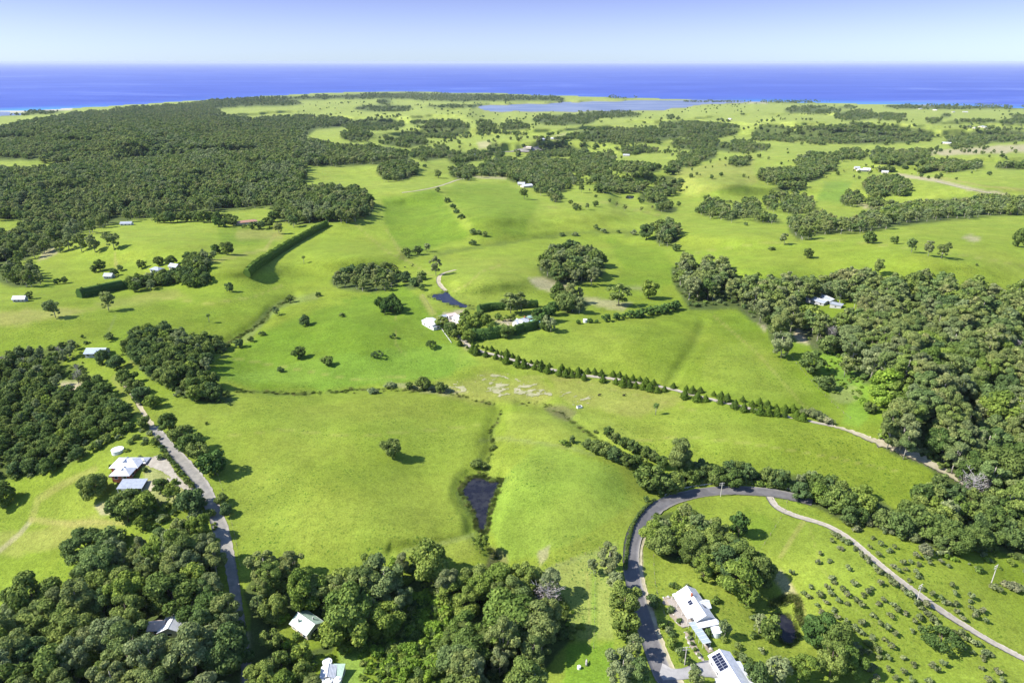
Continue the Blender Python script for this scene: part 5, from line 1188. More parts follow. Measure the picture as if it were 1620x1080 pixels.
orchR = c3([(890, 430), (930, 465), (940, 415), (985, 450), (905, 390), (1000, 520), (1045, 500), (1025, 540), (1080, 500), (1120, 515), (1110, 470), (1175, 505), (1110, 550), (1125, 575), (1075, 590), (1150, 430), (1150, 460), (1215, 460), (1265, 520),
            (1145, 630), (1185, 650), (1280, 610), (1295, 650), (1230, 670), (1265, 700), (1300, 735), (1330, 765), (1370, 660), (1370, 690), (1370, 720), (1385, 755), (1425, 730), (1440, 780), (1240, 690), (1300, 700), (1005, 430), (1230, 500), (1160, 480), (1400, 740), (1060, 540)])
trackH = c3([(715, 365), (735, 380), (760, 395), (790, 410), (820, 440), (850, 465), (880, 495), (915, 525), (945, 550), (975, 570), (1005, 600), (1045, 625), (1085, 655), (1110, 690), (1130, 720), (1165, 745), (1190, 775), (1215, 800), (1260, 825), (1290, 840), (1320, 835), (1340, 860), (1375, 875), (1405, 895), (1130, 760), (1160, 700), (1290, 870), (1440, 930), (1330, 905), (870, 480), (930, 545), (990, 590), (1065, 645)])
for lst, where, hb in ((orchL, 'on the orchard slope left of the gravel drive', 11), (orchR, 'on the grass right of the gravel drive', 11), (trackH, 'in the hedge line beside the gravel drive', 10)):
    for k, (u, v) in enumerate(lst):
        big = 1.0 + 0.35 * ((k * 37) % 7) / 7 + (0.35 if lst is trackH else 0)
        sp = ('orchardpale', 'orchard', 'pale', 'orchardpale', 'shrubgrey')[(k * 13) % 5]
        big *= 0.66
        LONE.append((u, v, hb * big * (1 + 0.15 * (v - 850) / 200), sp, 1.1, 'small grey green orchard tree ' + where, 'orchard trees ' + where, 'orchard_tree'))

counts = {}
for rec in LONE:
    u, v, hp, sp, ws, lb, gp = rec[:7]
    m_ = mpp(u, v); x, y, z = rayparts(u, v)
    cosd = math.hypot(x, y) / math.sqrt(x * x + y * y + z * z); flat = sp in ('dome',) or sp.startswith('shrub') or sp == 'pale'
    h = hp * m_ / (cosd if not flat else (cosd * 0.8 + 0.45))
    X, Y, Z = place(np.array(u), np.array(v), np.array(h * (0.62 if sp in ('euc', 'grey', 'euctall', 'orchard', 'orchardpale') else 0.45)))
    INDIV.append(dict(u=u, v=v, sp=sp, x=float(X), y=float(Y), z=float(Z), h=h, ws=ws, label=lb, group=gp, hp=hp, name=rec[7] if len(rec) > 7 else FULL[sp]))
    counts[INDIV[-1]['name']] = counts.get(INDIV[-1]['name'], 0) + 1

# the largest in view of each kind out of the woods become objects, up to about 300 of a kind; the rest is one mass
order = np.argsort(-hpx)
quota = {'eucalyptus_tree': 298 - counts.get('eucalyptus_tree', 0), 'broadleaf_tree': 298 - counts.get('broadleaf_tree', 0), 'dead_tree': 40}
chosen = np.zeros(len(cs), bool)
for i in order:
    if not vis[i] or not W[cw[i]][7]: continue
    k = FULL[cs[i]]
    if quota[k] > 0:
        quota[k] -= 1; chosen[i] = True
WOODI = []
for i in np.flatnonzero(chosen):
    nm = W[cw[i]][0]; wh, gshort = WHERE[nm]
    if nm == 'wr':
        zv = cv[i]; z_ = ('along the top of the forest on the right', 'top edge') if zv < 480 else (('in the upper middle of the forest on the right', 'upper middle') if zv < 570 else (('in the lower middle of the forest on the right', 'lower middle') if zv < 670 else ('in the lower part of the forest beside the dirt track', 'lower part')))
        wh, gshort = z_[0], 'big forest, ' + z_[1]
    if nm == 'lf2':
        z_ = ('in the upper part of the wood left of the lane', 'upper part') if cv[i] < 930 else ('in the lower part of the wood left of the lane', 'lower part')
        wh, gshort = z_[0], 'wood left of the lane, ' + z_[1]
    WOODI.append(dict(sp=str(cs[i]), x=float(px[i]), y=float(py[i]), z=float(pz[i]), h=float(ch[i]), ws=float(rgw.uniform(0.85, 1.3)), label='%s %s' % (LOOK[cs[i]], wh), group='%s of the %s' % ({'euc': 'olive eucalypts', 'grey': 'grey eucalypts', 'dark': 'dark trees', 'mid': 'fresh green trees', 'dead': 'dead trees'}[cs[i]], gshort), hp=float(hpx[i]), name=FULL[cs[i]], u=float(cu[i]), v=float(cv[i])))
# the ones beside something one can find are told apart by it
MARKS = [((285, 975), 'the half hidden white roof in the left wood', 5), ((484, 985), 'the pale green roofed cottage', 5), ((523, 1062), 'the small white sheds at the bottom', 3), ((372, 905), 'the point where the lane enters the wood', 4),
         ((757, 870), 'the foot of the reedy dam', 5), ((908, 975), 'the right corner of the wood below the paddock', 5), ((1305, 478), 'the grey roofed homestead in the forest', 6), ((1500, 748), 'the lower end of the wide dirt track', 5),
         ((1020, 840), 'the inner side of the bitumen bend', 4), ((1238, 785), 'the end of the bitumen bend', 5), ((1340, 560), 'the dirt strip at the forest edge', 4), ((1597, 865), 'the right edge above the far orchard pole', 3),
         ((375, 625), 'the tip of the gully wood', 3), ((195, 540), 'the top of the gully wood', 3), ((120, 720), 'the corner of the lawn by the scrub wood', 4), ((640, 1000), 'the scrubby clearing in the wood', 6), ((5, 960), 'the left edge where the wood begins', 4), ((1215, 885), 'the orchard side of the grove', 4)]
ORD = ['nearest', 'second nearest', 'third nearest', 'fourth nearest', 'fifth nearest', 'sixth nearest']
for (mu, mv), phrase, k in MARKS:
    ds = sorted((math.hypot(t['u'] - mu, (t['v'] - mv) * 1.6), j) for j, t in enumerate(WOODI) if 'uniq' not in t)
    by = {}
    for d_, j in ds:
        t = WOODI[j]; lk = LOOK[t['sp']]
        c_ = by.get(lk, 0)
        if c_ >= k or d_ > 130: continue
        by[lk] = c_ + 1
        t['label'] = '%s %s to %s' % (lk, ORD[c_], phrase); t['uniq'] = 1
for (mu, mv), phrase in [((1490, 1012), 'the wide dome shaped tree'), ((1450, 953), 'the pole by the drive'), ((1568, 923), 'the far right pole'), ((1222, 785), 'the top of the gravel drive'), ((1262, 1000), 'the dark pond'), ((1345, 1000), 'the clump under the pond'), ((1600, 1045), 'the end of the drive'), ((1290, 870), 'the middle of the drive')]:
    ds = sorted((math.hypot(t['u'] - mu, (t['v'] - mv) * 1.5), j) for j, t in enumerate(INDIV) if 'orchard slope' in str(t['group']) + ' ' or 'gravel drive' in str(t['group']))
    c_ = {}
    for d_, j in ds:
        t = INDIV[j]
        if 'uniq' in t or not str(t['group']).startswith('orchard trees') or c_.get(t['group'], 0) >= 5 or d_ > 160: continue
        c_[t['group']] = c_.get(t['group'], 0) + 1; side_ = 'left of the drive' if 'left' in t['group'] else ('right of the drive' if 'right' in t['group'] else 'in the hedge line')
        t['label'] = 'orchard tree %s, %s to %s' % (side_, ORD[c_[t['group']] - 1], phrase); t['uniq'] = 1
INDIV += WOODI
print('individual trees', len(INDIV))

rgi = rng_(5)
for t in INDIV:
    root = bpy.data.objects.new(t['name'], None); COL.objects.link(root); root.empty_display_size = 0.5
    root.location = (t['x'], t['y'], t['z'] - 0.05); t['h'] *= 0.72 if t['sp'] == 'dead' else 1.0; root.rotation_euler = (0, 0, float(rgi.uniform(0, 6.28)))
    h = t['h']; root.scale = (h * t['ws'], h * t['ws'] * float(rgi.uniform(0.9, 1.1)), h)
    cat = {'eucalyptus_tree': 'tree', 'broadleaf_tree': 'tree', 'dead_tree': 'dead tree', 'shrub': 'shrub', 'orchard_tree': 'fruit tree'}[t['name']]
    tag(root, t['label'], cat, t['group'])
    if t['sp'] == 'dead':
        link('branches', DEAD[0], root); link('twigs', DEAD[1], root)
        continue
    ms_ = meshes(t['sp'], lod_of(t['hp'])); cr, tk, _ = ms_[int(rgi.integers(len(ms_)))]
    link('crown', cr, root); link('trunk', tk, root)

# ---------------------------------------------------------------- masses that nobody could count
def stuff(name, P, H, Wd, kinds, label, cat, seed=3):
    """one object that carries one instance of a tree or bush at each of its points"""
    P = np.asarray(P); rg = rng_(seed); n_ = len(P)
    src = bpy.data.collections.new(name + '_kinds')
    flat = []
    for k, me in enumerate(kinds):
        o = bpy.data.objects.new('%s_kind_%03d' % (name, k), me); src.objects.link(o); flat.append(o)
    me = bpy.data.meshes.new(name); me.vertices.add(n_); me.vertices.foreach_set('co', np.asarray(P, np.float32).ravel())
    a = me.attributes.new('size', 'FLOAT_VECTOR', 'POINT'); a.data.foreach_set('vector', np.stack([H * Wd, H * Wd * rg.uniform(0.9, 1.1, n_), H], -1).astype(np.float32).ravel())
    return me, src, rg

def gn(name, me, src, ki, rot, label, cat):
    a = me.attributes.new('kind', 'INT', 'POINT'); a.data.foreach_set('value', np.asarray(ki, np.int32))
    a = me.attributes.new('turn', 'FLOAT_VECTOR', 'POINT'); a.data.foreach_set('vector', np.stack([0 * rot, 0 * rot, rot], -1).astype(np.float32).ravel())
    o = link(name, me)
    g = bpy.data.node_groups.new(name + '_scatter', 'GeometryNodeTree')
    g.interface.new_socket('Geometry', in_out='INPUT', socket_type='NodeSocketGeometry'); g.interface.new_socket('Geometry', in_out='OUTPUT', socket_type='NodeSocketGeometry')
    i = g.nodes.new('NodeGroupInput'); q = g.nodes.new('NodeGroupOutput')
    ci = g.nodes.new('GeometryNodeCollectionInfo'); ci.inputs['Collection'].default_value = src; ci.inputs['Separate Children'].default_value = True; ci.inputs['Reset Children'].default_value = True
    ip = g.nodes.new('GeometryNodeInstanceOnPoints'); ip.inputs['Pick Instance'].default_value = True
    def na(nm, ty):
        t = g.nodes.new('GeometryNodeInputNamedAttribute'); t.data_type = ty; t.inputs['Name'].default_value = nm; return t.outputs['Attribute']
    er = g.nodes.new('FunctionNodeEulerToRotation'); g.links.new(na('turn', 'FLOAT_VECTOR'), er.inputs[0])
    g.links.new(i.outputs[0], ip.inputs['Points']); g.links.new(ci.outputs[0], ip.inputs['Instance'])
    g.links.new(na('kind', 'INT'), ip.inputs['Instance Index']); g.links.new(er.outputs[0], ip.inputs['Rotation']); g.links.new(na('size', 'FLOAT_VECTOR'), ip.inputs['Scale'])
    g.links.new(ip.outputs[0], q.inputs[0])
    md = o.modifiers.new('scatter', 'NODES'); md.node_group = g
    tag(o, label, cat, kind='stuff'); return o

def mass(name, P, H, Wd, spl, hp, label, cat, seed):
    combos = sorted(set((s, lod_of(h_)) for s, h_ in zip(spl, hp)))
    kinds = []; start = {}
    for c_ in combos:
        start[c_] = len(kinds); kinds += [m_[2] for m_ in meshes(*c_)]
    me, src, rg = stuff(name, P, H, Wd, kinds, label, cat, seed)
    ki = [start[(s, lod_of(h_))] + int(rg.integers(NV[lod_of(h_)])) for s, h_ in zip(spl, hp)]
    return gn(name, me, src, ki, rg.uniform(0, 6.28, len(P)), label, cat)

rest = ~chosen
for names_, nm, lb in ((('euc', 'grey'), 'eucalyptus_forest', 'masses of eucalyptus trees in the forests and far groves'), (('dark', 'mid', 'dead'), 'broadleaf_forest', 'masses of dark broadleaf trees in the far woods and belts')):
    k = np.flatnonzero(rest & np.isin(cs, names_))
    sp_l = ['grey' if cs[j] == 'dead' else str(cs[j]) for j in k]
    mass(nm, np.stack([px[k], py[k], pz[k] - 0.1], -1), ch[k], rgw.uniform(0.88, 1.2, len(k)) * np.where(hpx[k] < 10, 1.15, 1.0), sp_l, hpx[k], lb, 'forest', 9)

# undergrowth in the near woods, scrub, orchards' rough edges, distant scattered bushes and paddock trees
up, uh, uw, us_, ux = [], [], [], [], []
def scatter(poly, sp_m, h0, h1, kinds, dens=1.0, holes=(), seed=1, vmin=0):
    rg = rng_(seed); a = np.array(poly)
    v = a[:, 1].min(); U_, V_ = [], []
    uc = float(np.clip(a[:, 0].mean(), 0, 1620))
    while v < a[:, 1].max():
        dv = max(1.0, sp_m / dr_dv(uc, v, 0)); du = max(1.5, sp_m / mpp(uc, v))
        k = int((a[:, 0].max() - a[:, 0].min()) / du) + 1
        U_.append(a[:, 0].min() + (np.arange(k) + rg.uniform()) * du + rg.uniform(-0.5, 0.5, k) * du); V_.append(v + rg.uniform(-0.5, 0.5, k) * dv); v += dv
    U_ = np.concatenate(U_); V_ = np.concatenate(V_)
    ok = (sdpoly(U_, V_, poly) > 0) & (rg.uniform(0, 1, len(U_)) < dens) & (V_ > vmin) & (U_ > -170) & (U_ < 1790)
    ok &= fbm(U_ / 18, V_ / 12, seed, 3) > -0.35
    for hl in holes: ok &= sdpoly(U_, V_, hl) < 0
    for pts, wd in ROADS_PX: ok &= dline(U_, V_, pts) > wd * 0.75
    U_, V_ = U_[ok], V_[ok]
    x, y, z = at(U_, V_)
    up.append(np.stack([x, y, z - 0.1], -1)); h = rg.uniform(h0, h1, len(U_)); uh.append(h); uw.append(rg.uniform(0.9, 1.5, len(U_)))
    us_.extend([kinds[int(q)] for q in rg.integers(0, len(kinds), len(U_))]); ux.append(h * F / (y * CP - (z - CAMZ) * SP) * 0.85)
def shift(poly, d): return [(a, b_ + d) for a, b_ in poly]
KU = ['shrub', 'shrub', 'shrubmid', 'shrubgrey']
scatter(shift(WR, 16), 6.0, 2, 5, KU, 0.8, (CLEAR_R,), 21)
scatter(shift(DK, 10), 5.0, 2, 4.5, KU, 0.8, (), 22)
scatter(shift(GP, 10), 4.5, 1.5, 4, KU, 0.8, (), 23)
scatter(shift(CB, 18), 5.0, 2, 5, ['shrub', 'shrubmid', 'shrubmid', 'shrublime'], 0.8, (), 24)
scatter(shift(CB2, 12), 5.0, 1.5, 4, ['shrub', 'shrubmid', 'shrublime'], 0.7, ([(462, 970), (515, 960), (512, 1002), (462, 1000)], [(503, 1035), (545, 1035), (545, 1090), (503, 1090)]), 25)
scatter(shift(LF2, 18), 5.0, 2, 5, KU, 0.7, (), 26)
scatter(shift(LFO, 8), 4.5, 1.5, 4, KU + ['shrubmid'], 0.85, (CLEAR_L,), 27)
scatter(shift(MG, 8), 4.5, 2, 4, KU, 0.8, (), 28)
scatter(shift(CLEAR_C, 6), 2.8, 1.6, 4.6, ['shrubmid', 'shrublime', 'shrublime', 'shrublime', 'shrub'], 1.0, (), 29)
scatter([(800, 950), (905, 960), (930, 990), (905, 1005), (860, 1010)], 4, 1.2, 3, ['shrubmid', 'shrublime'], 0.5, (), 30)
scatter([(1300, 560), (1345, 560), (1370, 600), (1360, 640), (1310, 620)], 4, 0.8, 2.5, ['shrublime', 'shrubmid'], 0.7, (), 31)
scatter([(1460, 865), (1520, 868), (1600, 885), (1640, 900), (1640, 935), (1590, 920), (1540, 915), (1480, 890)], 5, 1.2, 3.5, ['shrubmid', 'shrublime', 'shrubgrey'], 0.55, (), 32)
scatter([(1360, 1010), (1400, 1020), (1430, 1090), (1350, 1090), (1350, 1040)], 4, 1.0, 3, ['shrubmid', 'shrublime', 'pale'], 0.6, (), 33)
scatter([(140, 660), (215, 650), (250, 690), (215, 710), (160, 712), (140, 690)], 4.5, 0.8, 2.5, ['shrubmid', 'shrubgrey', 'shrub'], 0.5, ([(176, 702), (196, 702), (196, 722), (176, 722)],), 34)
scatter([(100, 545), (160, 540), (200, 560), (180, 580), (140, 590), (100, 590)], 6, 0.8, 2.5, ['shrubmid', 'shrub'], 0.35, ([(136, 545), (170, 545), (170, 575), (136, 575)],), 35)
scatter([(235, 800), (340, 790), (350, 850), (340, 880), (215, 850)], 5, 1.2, 4, ['shrubmid', 'shrubgrey', 'shrub'], 0.45, (), 36)
scatter([(560, 990), (600, 1010), (620, 1090), (575, 1090), (565, 1040)], 2.6, 1.5, 3.0, ['shrublime', 'shrubmid'], 0.9, (), 37)
scatter([(745, 845), (775, 845), (772, 872), (748, 870)], 2.6, 0.8, 2.0, ['shrubmid', 'shrub'], 0.6, (), 38)
scatter([(1035, 745), (1110, 742), (1110, 775), (1060, 785), (1030, 775)], 4, 1.0, 3, ['shrubmid', 'shrub'], 0.5, (), 39)
# bushes crowding the outer edge of the bend
rb = resample([(990, 900), (992, 868), (1000, 835), (1016, 808), (1035, 792)], 2.0)
x, y, z = at(rb[:, 0], rb[:, 1]); up.append(np.stack([x, y, z], -1)); uh.append(np.full(len(x), 1.6)); uw.append(np.full(len(x), 1.1)); us_.extend(['shrub'] * len(x)); ux.append(np.full(len(x), 8.0))
rb = resample([(1090, 768), (1130, 762), (1180, 764), (1230, 772)], 2.5)
x, y, z = at(rb[:, 0], rb[:, 1]); up.append(np.stack([x, y, z], -1)); uh.append(rgw.uniform(1.5, 3.5, len(x))); uw.append(np.full(len(x), 1.2)); us_.extend(['shrubmid'] * len(x)); ux.append(np.full(len(x), 12.0))
# far scattered trees over the pastures
rg = rng_(91); nf = 14000
fu = rg.uniform(480, 1700, nf); fv = 162 + 175 * rg.uniform(0, 1, nf) ** 1.35
ax_, ay_, _ = at(fu, fv)
rid = np.abs(fbm(ax_ / 620, ay_ / 900, 93, 3)); brk = fbm(ax_ / 200, ay_ / 200, 94, 2)
k = ((rid < 0.05 + 0.07 * np.clip(brk, 0, 1)) & (brk > -0.2) & (rg.uniform(0, 1, nf) < 0.75)) | (rg.uniform(0, 1, nf) < 0.06)
k &= (sdpoly(fu, fv, LAGOON) < -2) & ~((fv > 205) & (fu < 620)) & ~((fv > 250) & (fu < 900)) & (fv > np.interp(fu, cu_, cv_) + 4) & ~((fv > 285) & (fu > 1100)); fu, fv = fu[k], fv[k]
x, y, z = at(fu, fv); up.append(np.stack([x, y, z], -1)); h = rg.uniform(6, 14, len(fu)) * np.where(fv > 250, 0.8, 1); uh.append(h); uw.append(rg.uniform(0.9, 1.3, len(fu)))
us_.extend([('dark', 'euc', 'dark')[int(q)] for q in rg.integers(0, 3, len(fu))]); ux.append(np.full(len(fu), 6.0))
up = np.concatenate(up); uh = np.concatenate(uh); uw = np.concatenate(uw); ux = np.concatenate(ux)
mass('undergrowth', up, uh, uw, us_, ux, 'undergrowth and scattered low bushes among the woods', 'undergrowth', 17)
print('undergrowth', len(up))

# ---------------------------------------------------------------- hedges: each one thing
def hedge(pts, width, h, mname, label, spiky=0.25, dens=1.6, qs=0.42, seed=1):
    q = resample(pts, 1.5); x, y, z = at(q[:, 0], q[:, 1]); P = np.stack([x, y], -1)
    seg = np.linalg.norm(np.diff(P, axis=0), axis=1); L = seg.sum(); cum = np.concatenate([[0], np.cumsum(seg)])
    rg = rng_(seed); n_ = int(L * (2 * h + width) * dens)
    s = rg.uniform(0, L, n_); cx = np.interp(s, cum, P[:, 0]); cy = np.interp(s, cum, P[:, 1])
    tx = np.interp(np.minimum(s + 1, L), cum, P[:, 0]) - np.interp(np.maximum(s - 1, 0), cum, P[:, 0]); ty = np.interp(np.minimum(s + 1, L), cum, P[:, 1]) - np.interp(np.maximum(s - 1, 0), cum, P[:, 1])
    ln = np.hypot(tx, ty) + 1e-9; nx, ny = -ty / ln, tx / ln
    per = (s / (width * 0.8)); tip = 1 - spiky * np.abs(((per % 1) - 0.5) * 2) + 0.16 * fbm(s / 7, s * 0, seed + 5, 2) - 0.16 * vnoise(s / 1.6, s * 0, seed)
    a = rg.uniform(-1.45, 1.45, n_)       # section angle: an upright oval
    off = np.sin(a) * width * 0.5 * (1 + 0.25 * fbm(s / 3, a, seed, 2)); zz = np.where(np.abs(a) > 1.0, rg.uniform(0.03, 0.75, n_), 0.55 + 0.45 * np.cos(a)) * h * tip
    off = np.where(zz > h * 0.7, off * 0.7, off)
    gz_ = zat(cx, cy)
    pos = np.stack([cx + nx * off, cy + ny * off, gz_ + zz], -1)
    nr_ = np.stack([nx * np.sin(a), ny * np.sin(a), np.cos(a) + 0.2], -1) + rg.normal(size=(n_, 3)) * 0.5
    V, qd, T = leaf_quads(pos, nr_, qs, rg, rg.uniform(0.7, 1.25, n_))
    # dense woody inside
    m_ = max(4, int(L / (width * 0.5))); ss = np.linspace(0, L, m_); cv_ = []; cf = []
    ix = np.interp(ss, cum, P[:, 0]); iy = np.interp(ss, cum, P[:, 1]); gg = zat(ix, iy)
    dx = np.gradient(ix); dy = np.gradient(iy); l2 = np.hypot(dx, dy) + 1e-9; ax, ay = -dy / l2, dx / l2
    for i in range(m_):
        for (o_, zf) in ((-0.4, -0.05), (-0.42, 0.5), (-0.2, 0.80), (0.2, 0.80), (0.42, 0.5), (0.4, -0.05)):
            cv_.append((ix[i] + ax[i] * o_ * width, iy[i] + ay[i] * o_ * width, gg[i] + zf * h))
    for i in range(m_ - 1):
        for k in range(5):
            a0 = i * 6 + k; cf += [(a0, a0 + 1, a0 + 7), (a0, a0 + 7, a0 + 6)]
    for b0 in (0, (m_ - 1) * 6):
        cf += [(b0, b0 + 1, b0 + 2), (b0, b0 + 2, b0 + 3), (b0, b0 + 3, b0 + 4), (b0, b0 + 4, b0 + 5)]
    V2 = np.concatenate([V, np.array(cv_)]); T2 = np.concatenate([T, np.full(len(cv_), 0.85)])
    me = mesh_from('hedge', V2, qd, np.array(cf) + len(V), T2, [M[mname]])
    o = link('hedge', me); tag(o, label, 'hedge'); return o
hedge([(391, 438), (400, 428), (425, 411), (455, 392), (486, 374), (517, 357)], 9, 9, 'leaf_hedge', 'long tall dark clipped hedge climbing diagonally over the left slope', 0.22, seed=3)
hedge([(126, 471), (150, 466), (175, 460), (195, 456)], 10, 10, 'leaf_pine', 'left end of the dark conifer windbreak on the slope', 0.35, seed=4)
hedge([(198, 456), (230, 450), (262, 445), (292, 440)], 8, 9.5, 'leaf_pine', 'middle part of the conifer windbreak in front of the hidden houses', 0.3, seed=5)
0 and hedge([(308, 405), (322, 400), (330, 412)], 9, 11, 'leaf_mid', 'short cross hedge joining the windbreak at its right end', 0.3, seed=6)
hedge([(757, 494), (775, 490), (800, 489), (825, 487), (850, 485)], 6, 7.5, 'leaf_pine', 'back row of dark conifers sheltering the homestead garden', 0.45, seed=7)
hedge([(745, 537), (765, 536), (785, 533), (800, 530)], 7, 10, 'leaf_pine', 'front row of dark conifers left of the round topped tree', 0.45, seed=8)
hedge([(813, 530), (825, 524), (838, 522), (850, 518)], 6, 8, 'leaf_pine', 'front row of dark conifers hiding the homestead', 0.55, seed=9)

# ---------------------------------------------------------------- cypresses along the farm drive
low = c6([(405, 612), (475, 652), (530, 668), (560, 688), (650, 718), (745, 740), (795, 760), (845, 772), (900, 795), (950, 800), (1010, 812), (1055, 830), (1115, 835), (1170, 845), (1235, 862), (1290, 882), (1350, 885), (1410, 898), (1470, 905), (1527, 905), (1585, 935)], 660, 440)
low += [(540 + a / 3.0, 400 + b_ / 3.0) for a, b_ in [(1242, 598), (1304, 608), (1336, 612), (1366, 618), (1398, 626), (1431, 632), (1466, 636), (1500, 648), (1534, 645)]]
low += [(1080 + a / 3.0, 400 + b_ / 3.0) for a, b_ in [(10, 672), (72, 684), (110, 690), (180, 702), (250, 718), (292, 734), (333, 742), (370, 746), (408, 750), (448, 755), (485, 765), (540, 768), (570, 778)]]
upp = c6([(525, 615), (575, 635), (620, 650), (660, 662), (707, 668), (760, 700), (800, 712), (850, 712), (905, 735), (960, 755), (1020, 780), (1080, 792), (1137, 792), (1180, 812), (1255, 822), (1375, 842), (1440, 865), (1530, 872), (1560, 880)], 660, 440)
upp += [(540 + a / 3.0, 400 + b_ / 3.0) for a, b_ in [(1170, 558), (1202, 562), (1235, 570), (1290, 573), (1321, 577), (1350, 590), (1385, 592), (1417, 597), (1447, 610), (1483, 615), (1577, 630)]]
upp += [(1080 + a / 3.0, 400 + b_ / 3.0) for a, b_ in [(18, 642), (48, 650), (85, 650), (148, 668), (183, 678), (213, 687), (286, 694), (330, 714), (365, 706), (403, 718), (445, 727), (486, 738), (525, 738), (560, 745)]]
NUM = 'first second third fourth fifth sixth seventh eighth ninth tenth eleventh twelfth thirteenth fourteenth fifteenth sixteenth seventeenth eighteenth nineteenth'.split()
TEN = {20: 'twentieth', 30: 'thirtieth', 40: 'fortieth', 50: 'fiftieth'}; TEX = {2: 'twenty', 3: 'thirty', 4: 'forty', 5: 'fifty'}
def ordn(k): return NUM[k - 1] if k < 20 else (TEN[k] if k % 10 == 0 else TEX[k // 10] + ' ' + NUM[k % 10 - 1])
small_l = {1, 6, 8, 11, 15}; small_u = {0, 1, 2, 3, 6, 10, 11, 14, 18}
for lst, side, smalls in ((low, 'near', small_l), (upp, 'far', small_u)):
    for k, (u, v) in enumerate(lst):
        hp = (9.5 if side == 'far' else 11.5) + (k * 5 % 4) * 0.8 + max(0, (u - 900) / 200)
        hp *= (1.0, 0.86, 1.12, 0.78, 1.05, 0.92, 1.18)[(k * 3 + (2 if side == 'far' else 0)) % 7]
        if k in smalls: hp *= 0.55
        m_ = mpp(u, v); h = hp * m_ / 0.92
        X, Y, Z = place(np.array(u), np.array(v), np.array(h * 0.4))
        r_ = bpy.data.objects.new('cypress_tree', None); COL.objects.link(r_); r_.location = (float(X), float(Y), float(Z)); wsx = 1.3 + 0.3 * ((k * 7) % 5) / 5
        r_.scale = (h * wsx, h * wsx, h); r_.rotation_euler = (0, 0, k * 1.7)
        link('crown', CONES[k % 4], r_); link('trunk', CONE_TRUNK, r_)
        tag(r_, '%s cypress, %s from the farm in the %s row along the drive' % ('small' if k in smalls else 'cone shaped', ordn(k + 1), side), 'cypress', 'cypresses along the farm drive, %s row' % side)

# ---------------------------------------------------------------- buildings
M['roof_white'] = roof_mat('roof_white', (0.66, 0.67, 0.69)); M['roof_grey'] = roof_mat('roof_grey', (0.34, 0.37, 0.42)); M['roof_pale_green'] = roof_mat('roof_pale_green', (0.38, 0.50, 0.40))
M['roof_terracotta'] = roof_mat('roof_terracotta', (0.42, 0.22, 0.14)); M['roof_blue_grey'] = roof_mat('roof_blue_grey', (0.36, 0.43, 0.52)); M['roof_green'] = roof_mat('roof_green', (0.22, 0.38, 0.32)); M['roof_rust'] = roof_mat('roof_rust', (0.62, 0.48, 0.42))
M['roof_far'] = roof_mat('roof_far', (0.48, 0.49, 0.50)); M['wall_white'] = mat('wall_white', (0.72, 0.70, 0.66), 0.8, 0.06, 1.5); M['wall_brick'] = mat('wall_brick', (0.40, 0.13, 0.07), 0.9, 0.2, 4); M['wall_grey'] = mat('wall_grey', (0.40, 0.40, 0.40), 0.8, 0.1, 1)
M['wall_cream'] = mat('wall_cream', (0.60, 0.54, 0.42), 0.85, 0.06, 1.2); M['timber'] = mat('timber', (0.33, 0.25, 0.18), 0.9, 0.25, 3); M['timber_white'] = mat('timber_white', (0.75, 0.74, 0.70), 0.7, 0.05, 3)
M['glass'] = mat('glass', (0.03, 0.035, 0.045), 0.08, spec=0.6); M['dark_open'] = mat('shed_interior', (0.05, 0.045, 0.04), 0.9); M['gutter'] = mat('gutter', (0.68, 0.68, 0.68), 0.5)
M['panel'] = mat('solar_cell', (0.012, 0.015, 0.035), 0.15, spec=0.6); M['alu'] = mat('aluminium', (0.6, 0.6, 0.62), 0.4, metal=0.6); M['tank_white'] = mat('tank_white', (0.70, 0.72, 0.72), 0.5, 0.05, 1)
M['tank_green'] = mat('tank_green', (0.42, 0.50, 0.42), 0.6); M['pole_wood'] = mat('pole_wood', (0.50, 0.46, 0.40), 0.9, 0.2, 3); M['insul'] = mat('porcelain', (0.7, 0.7, 0.68), 0.3)
M['wire'] = mat('wire', (0.30, 0.30, 0.30), 0.5, metal=0.5); M['rock'] = mat('rock', (0.42, 0.40, 0.36), 0.95, 0.3, 1.5); M['cow_black'] = mat('hide_black', (0.02, 0.018, 0.018), 0.8)
M['hide_pied'] = mat('hide_pied', (0.02, 0.018, 0.018), 0.8, 0.0, 0.9, col2=(0.75, 0.72, 0.68)); M['wrap'] = mat('bale_wrap', (0.80, 0.80, 0.76), 0.4, 0.05, 3); M['shadecloth'] = mat('translucent_sheet', (0.34, 0.39, 0.40), 0.35, 0.1, 1.2)
M['deck'] = mat('deck', (0.34, 0.30, 0.26), 0.9, 0.2, 2); M['bed'] = mat('garden_mulch', (0.30, 0.25, 0.19), 0.95, 0.3, 1.2)

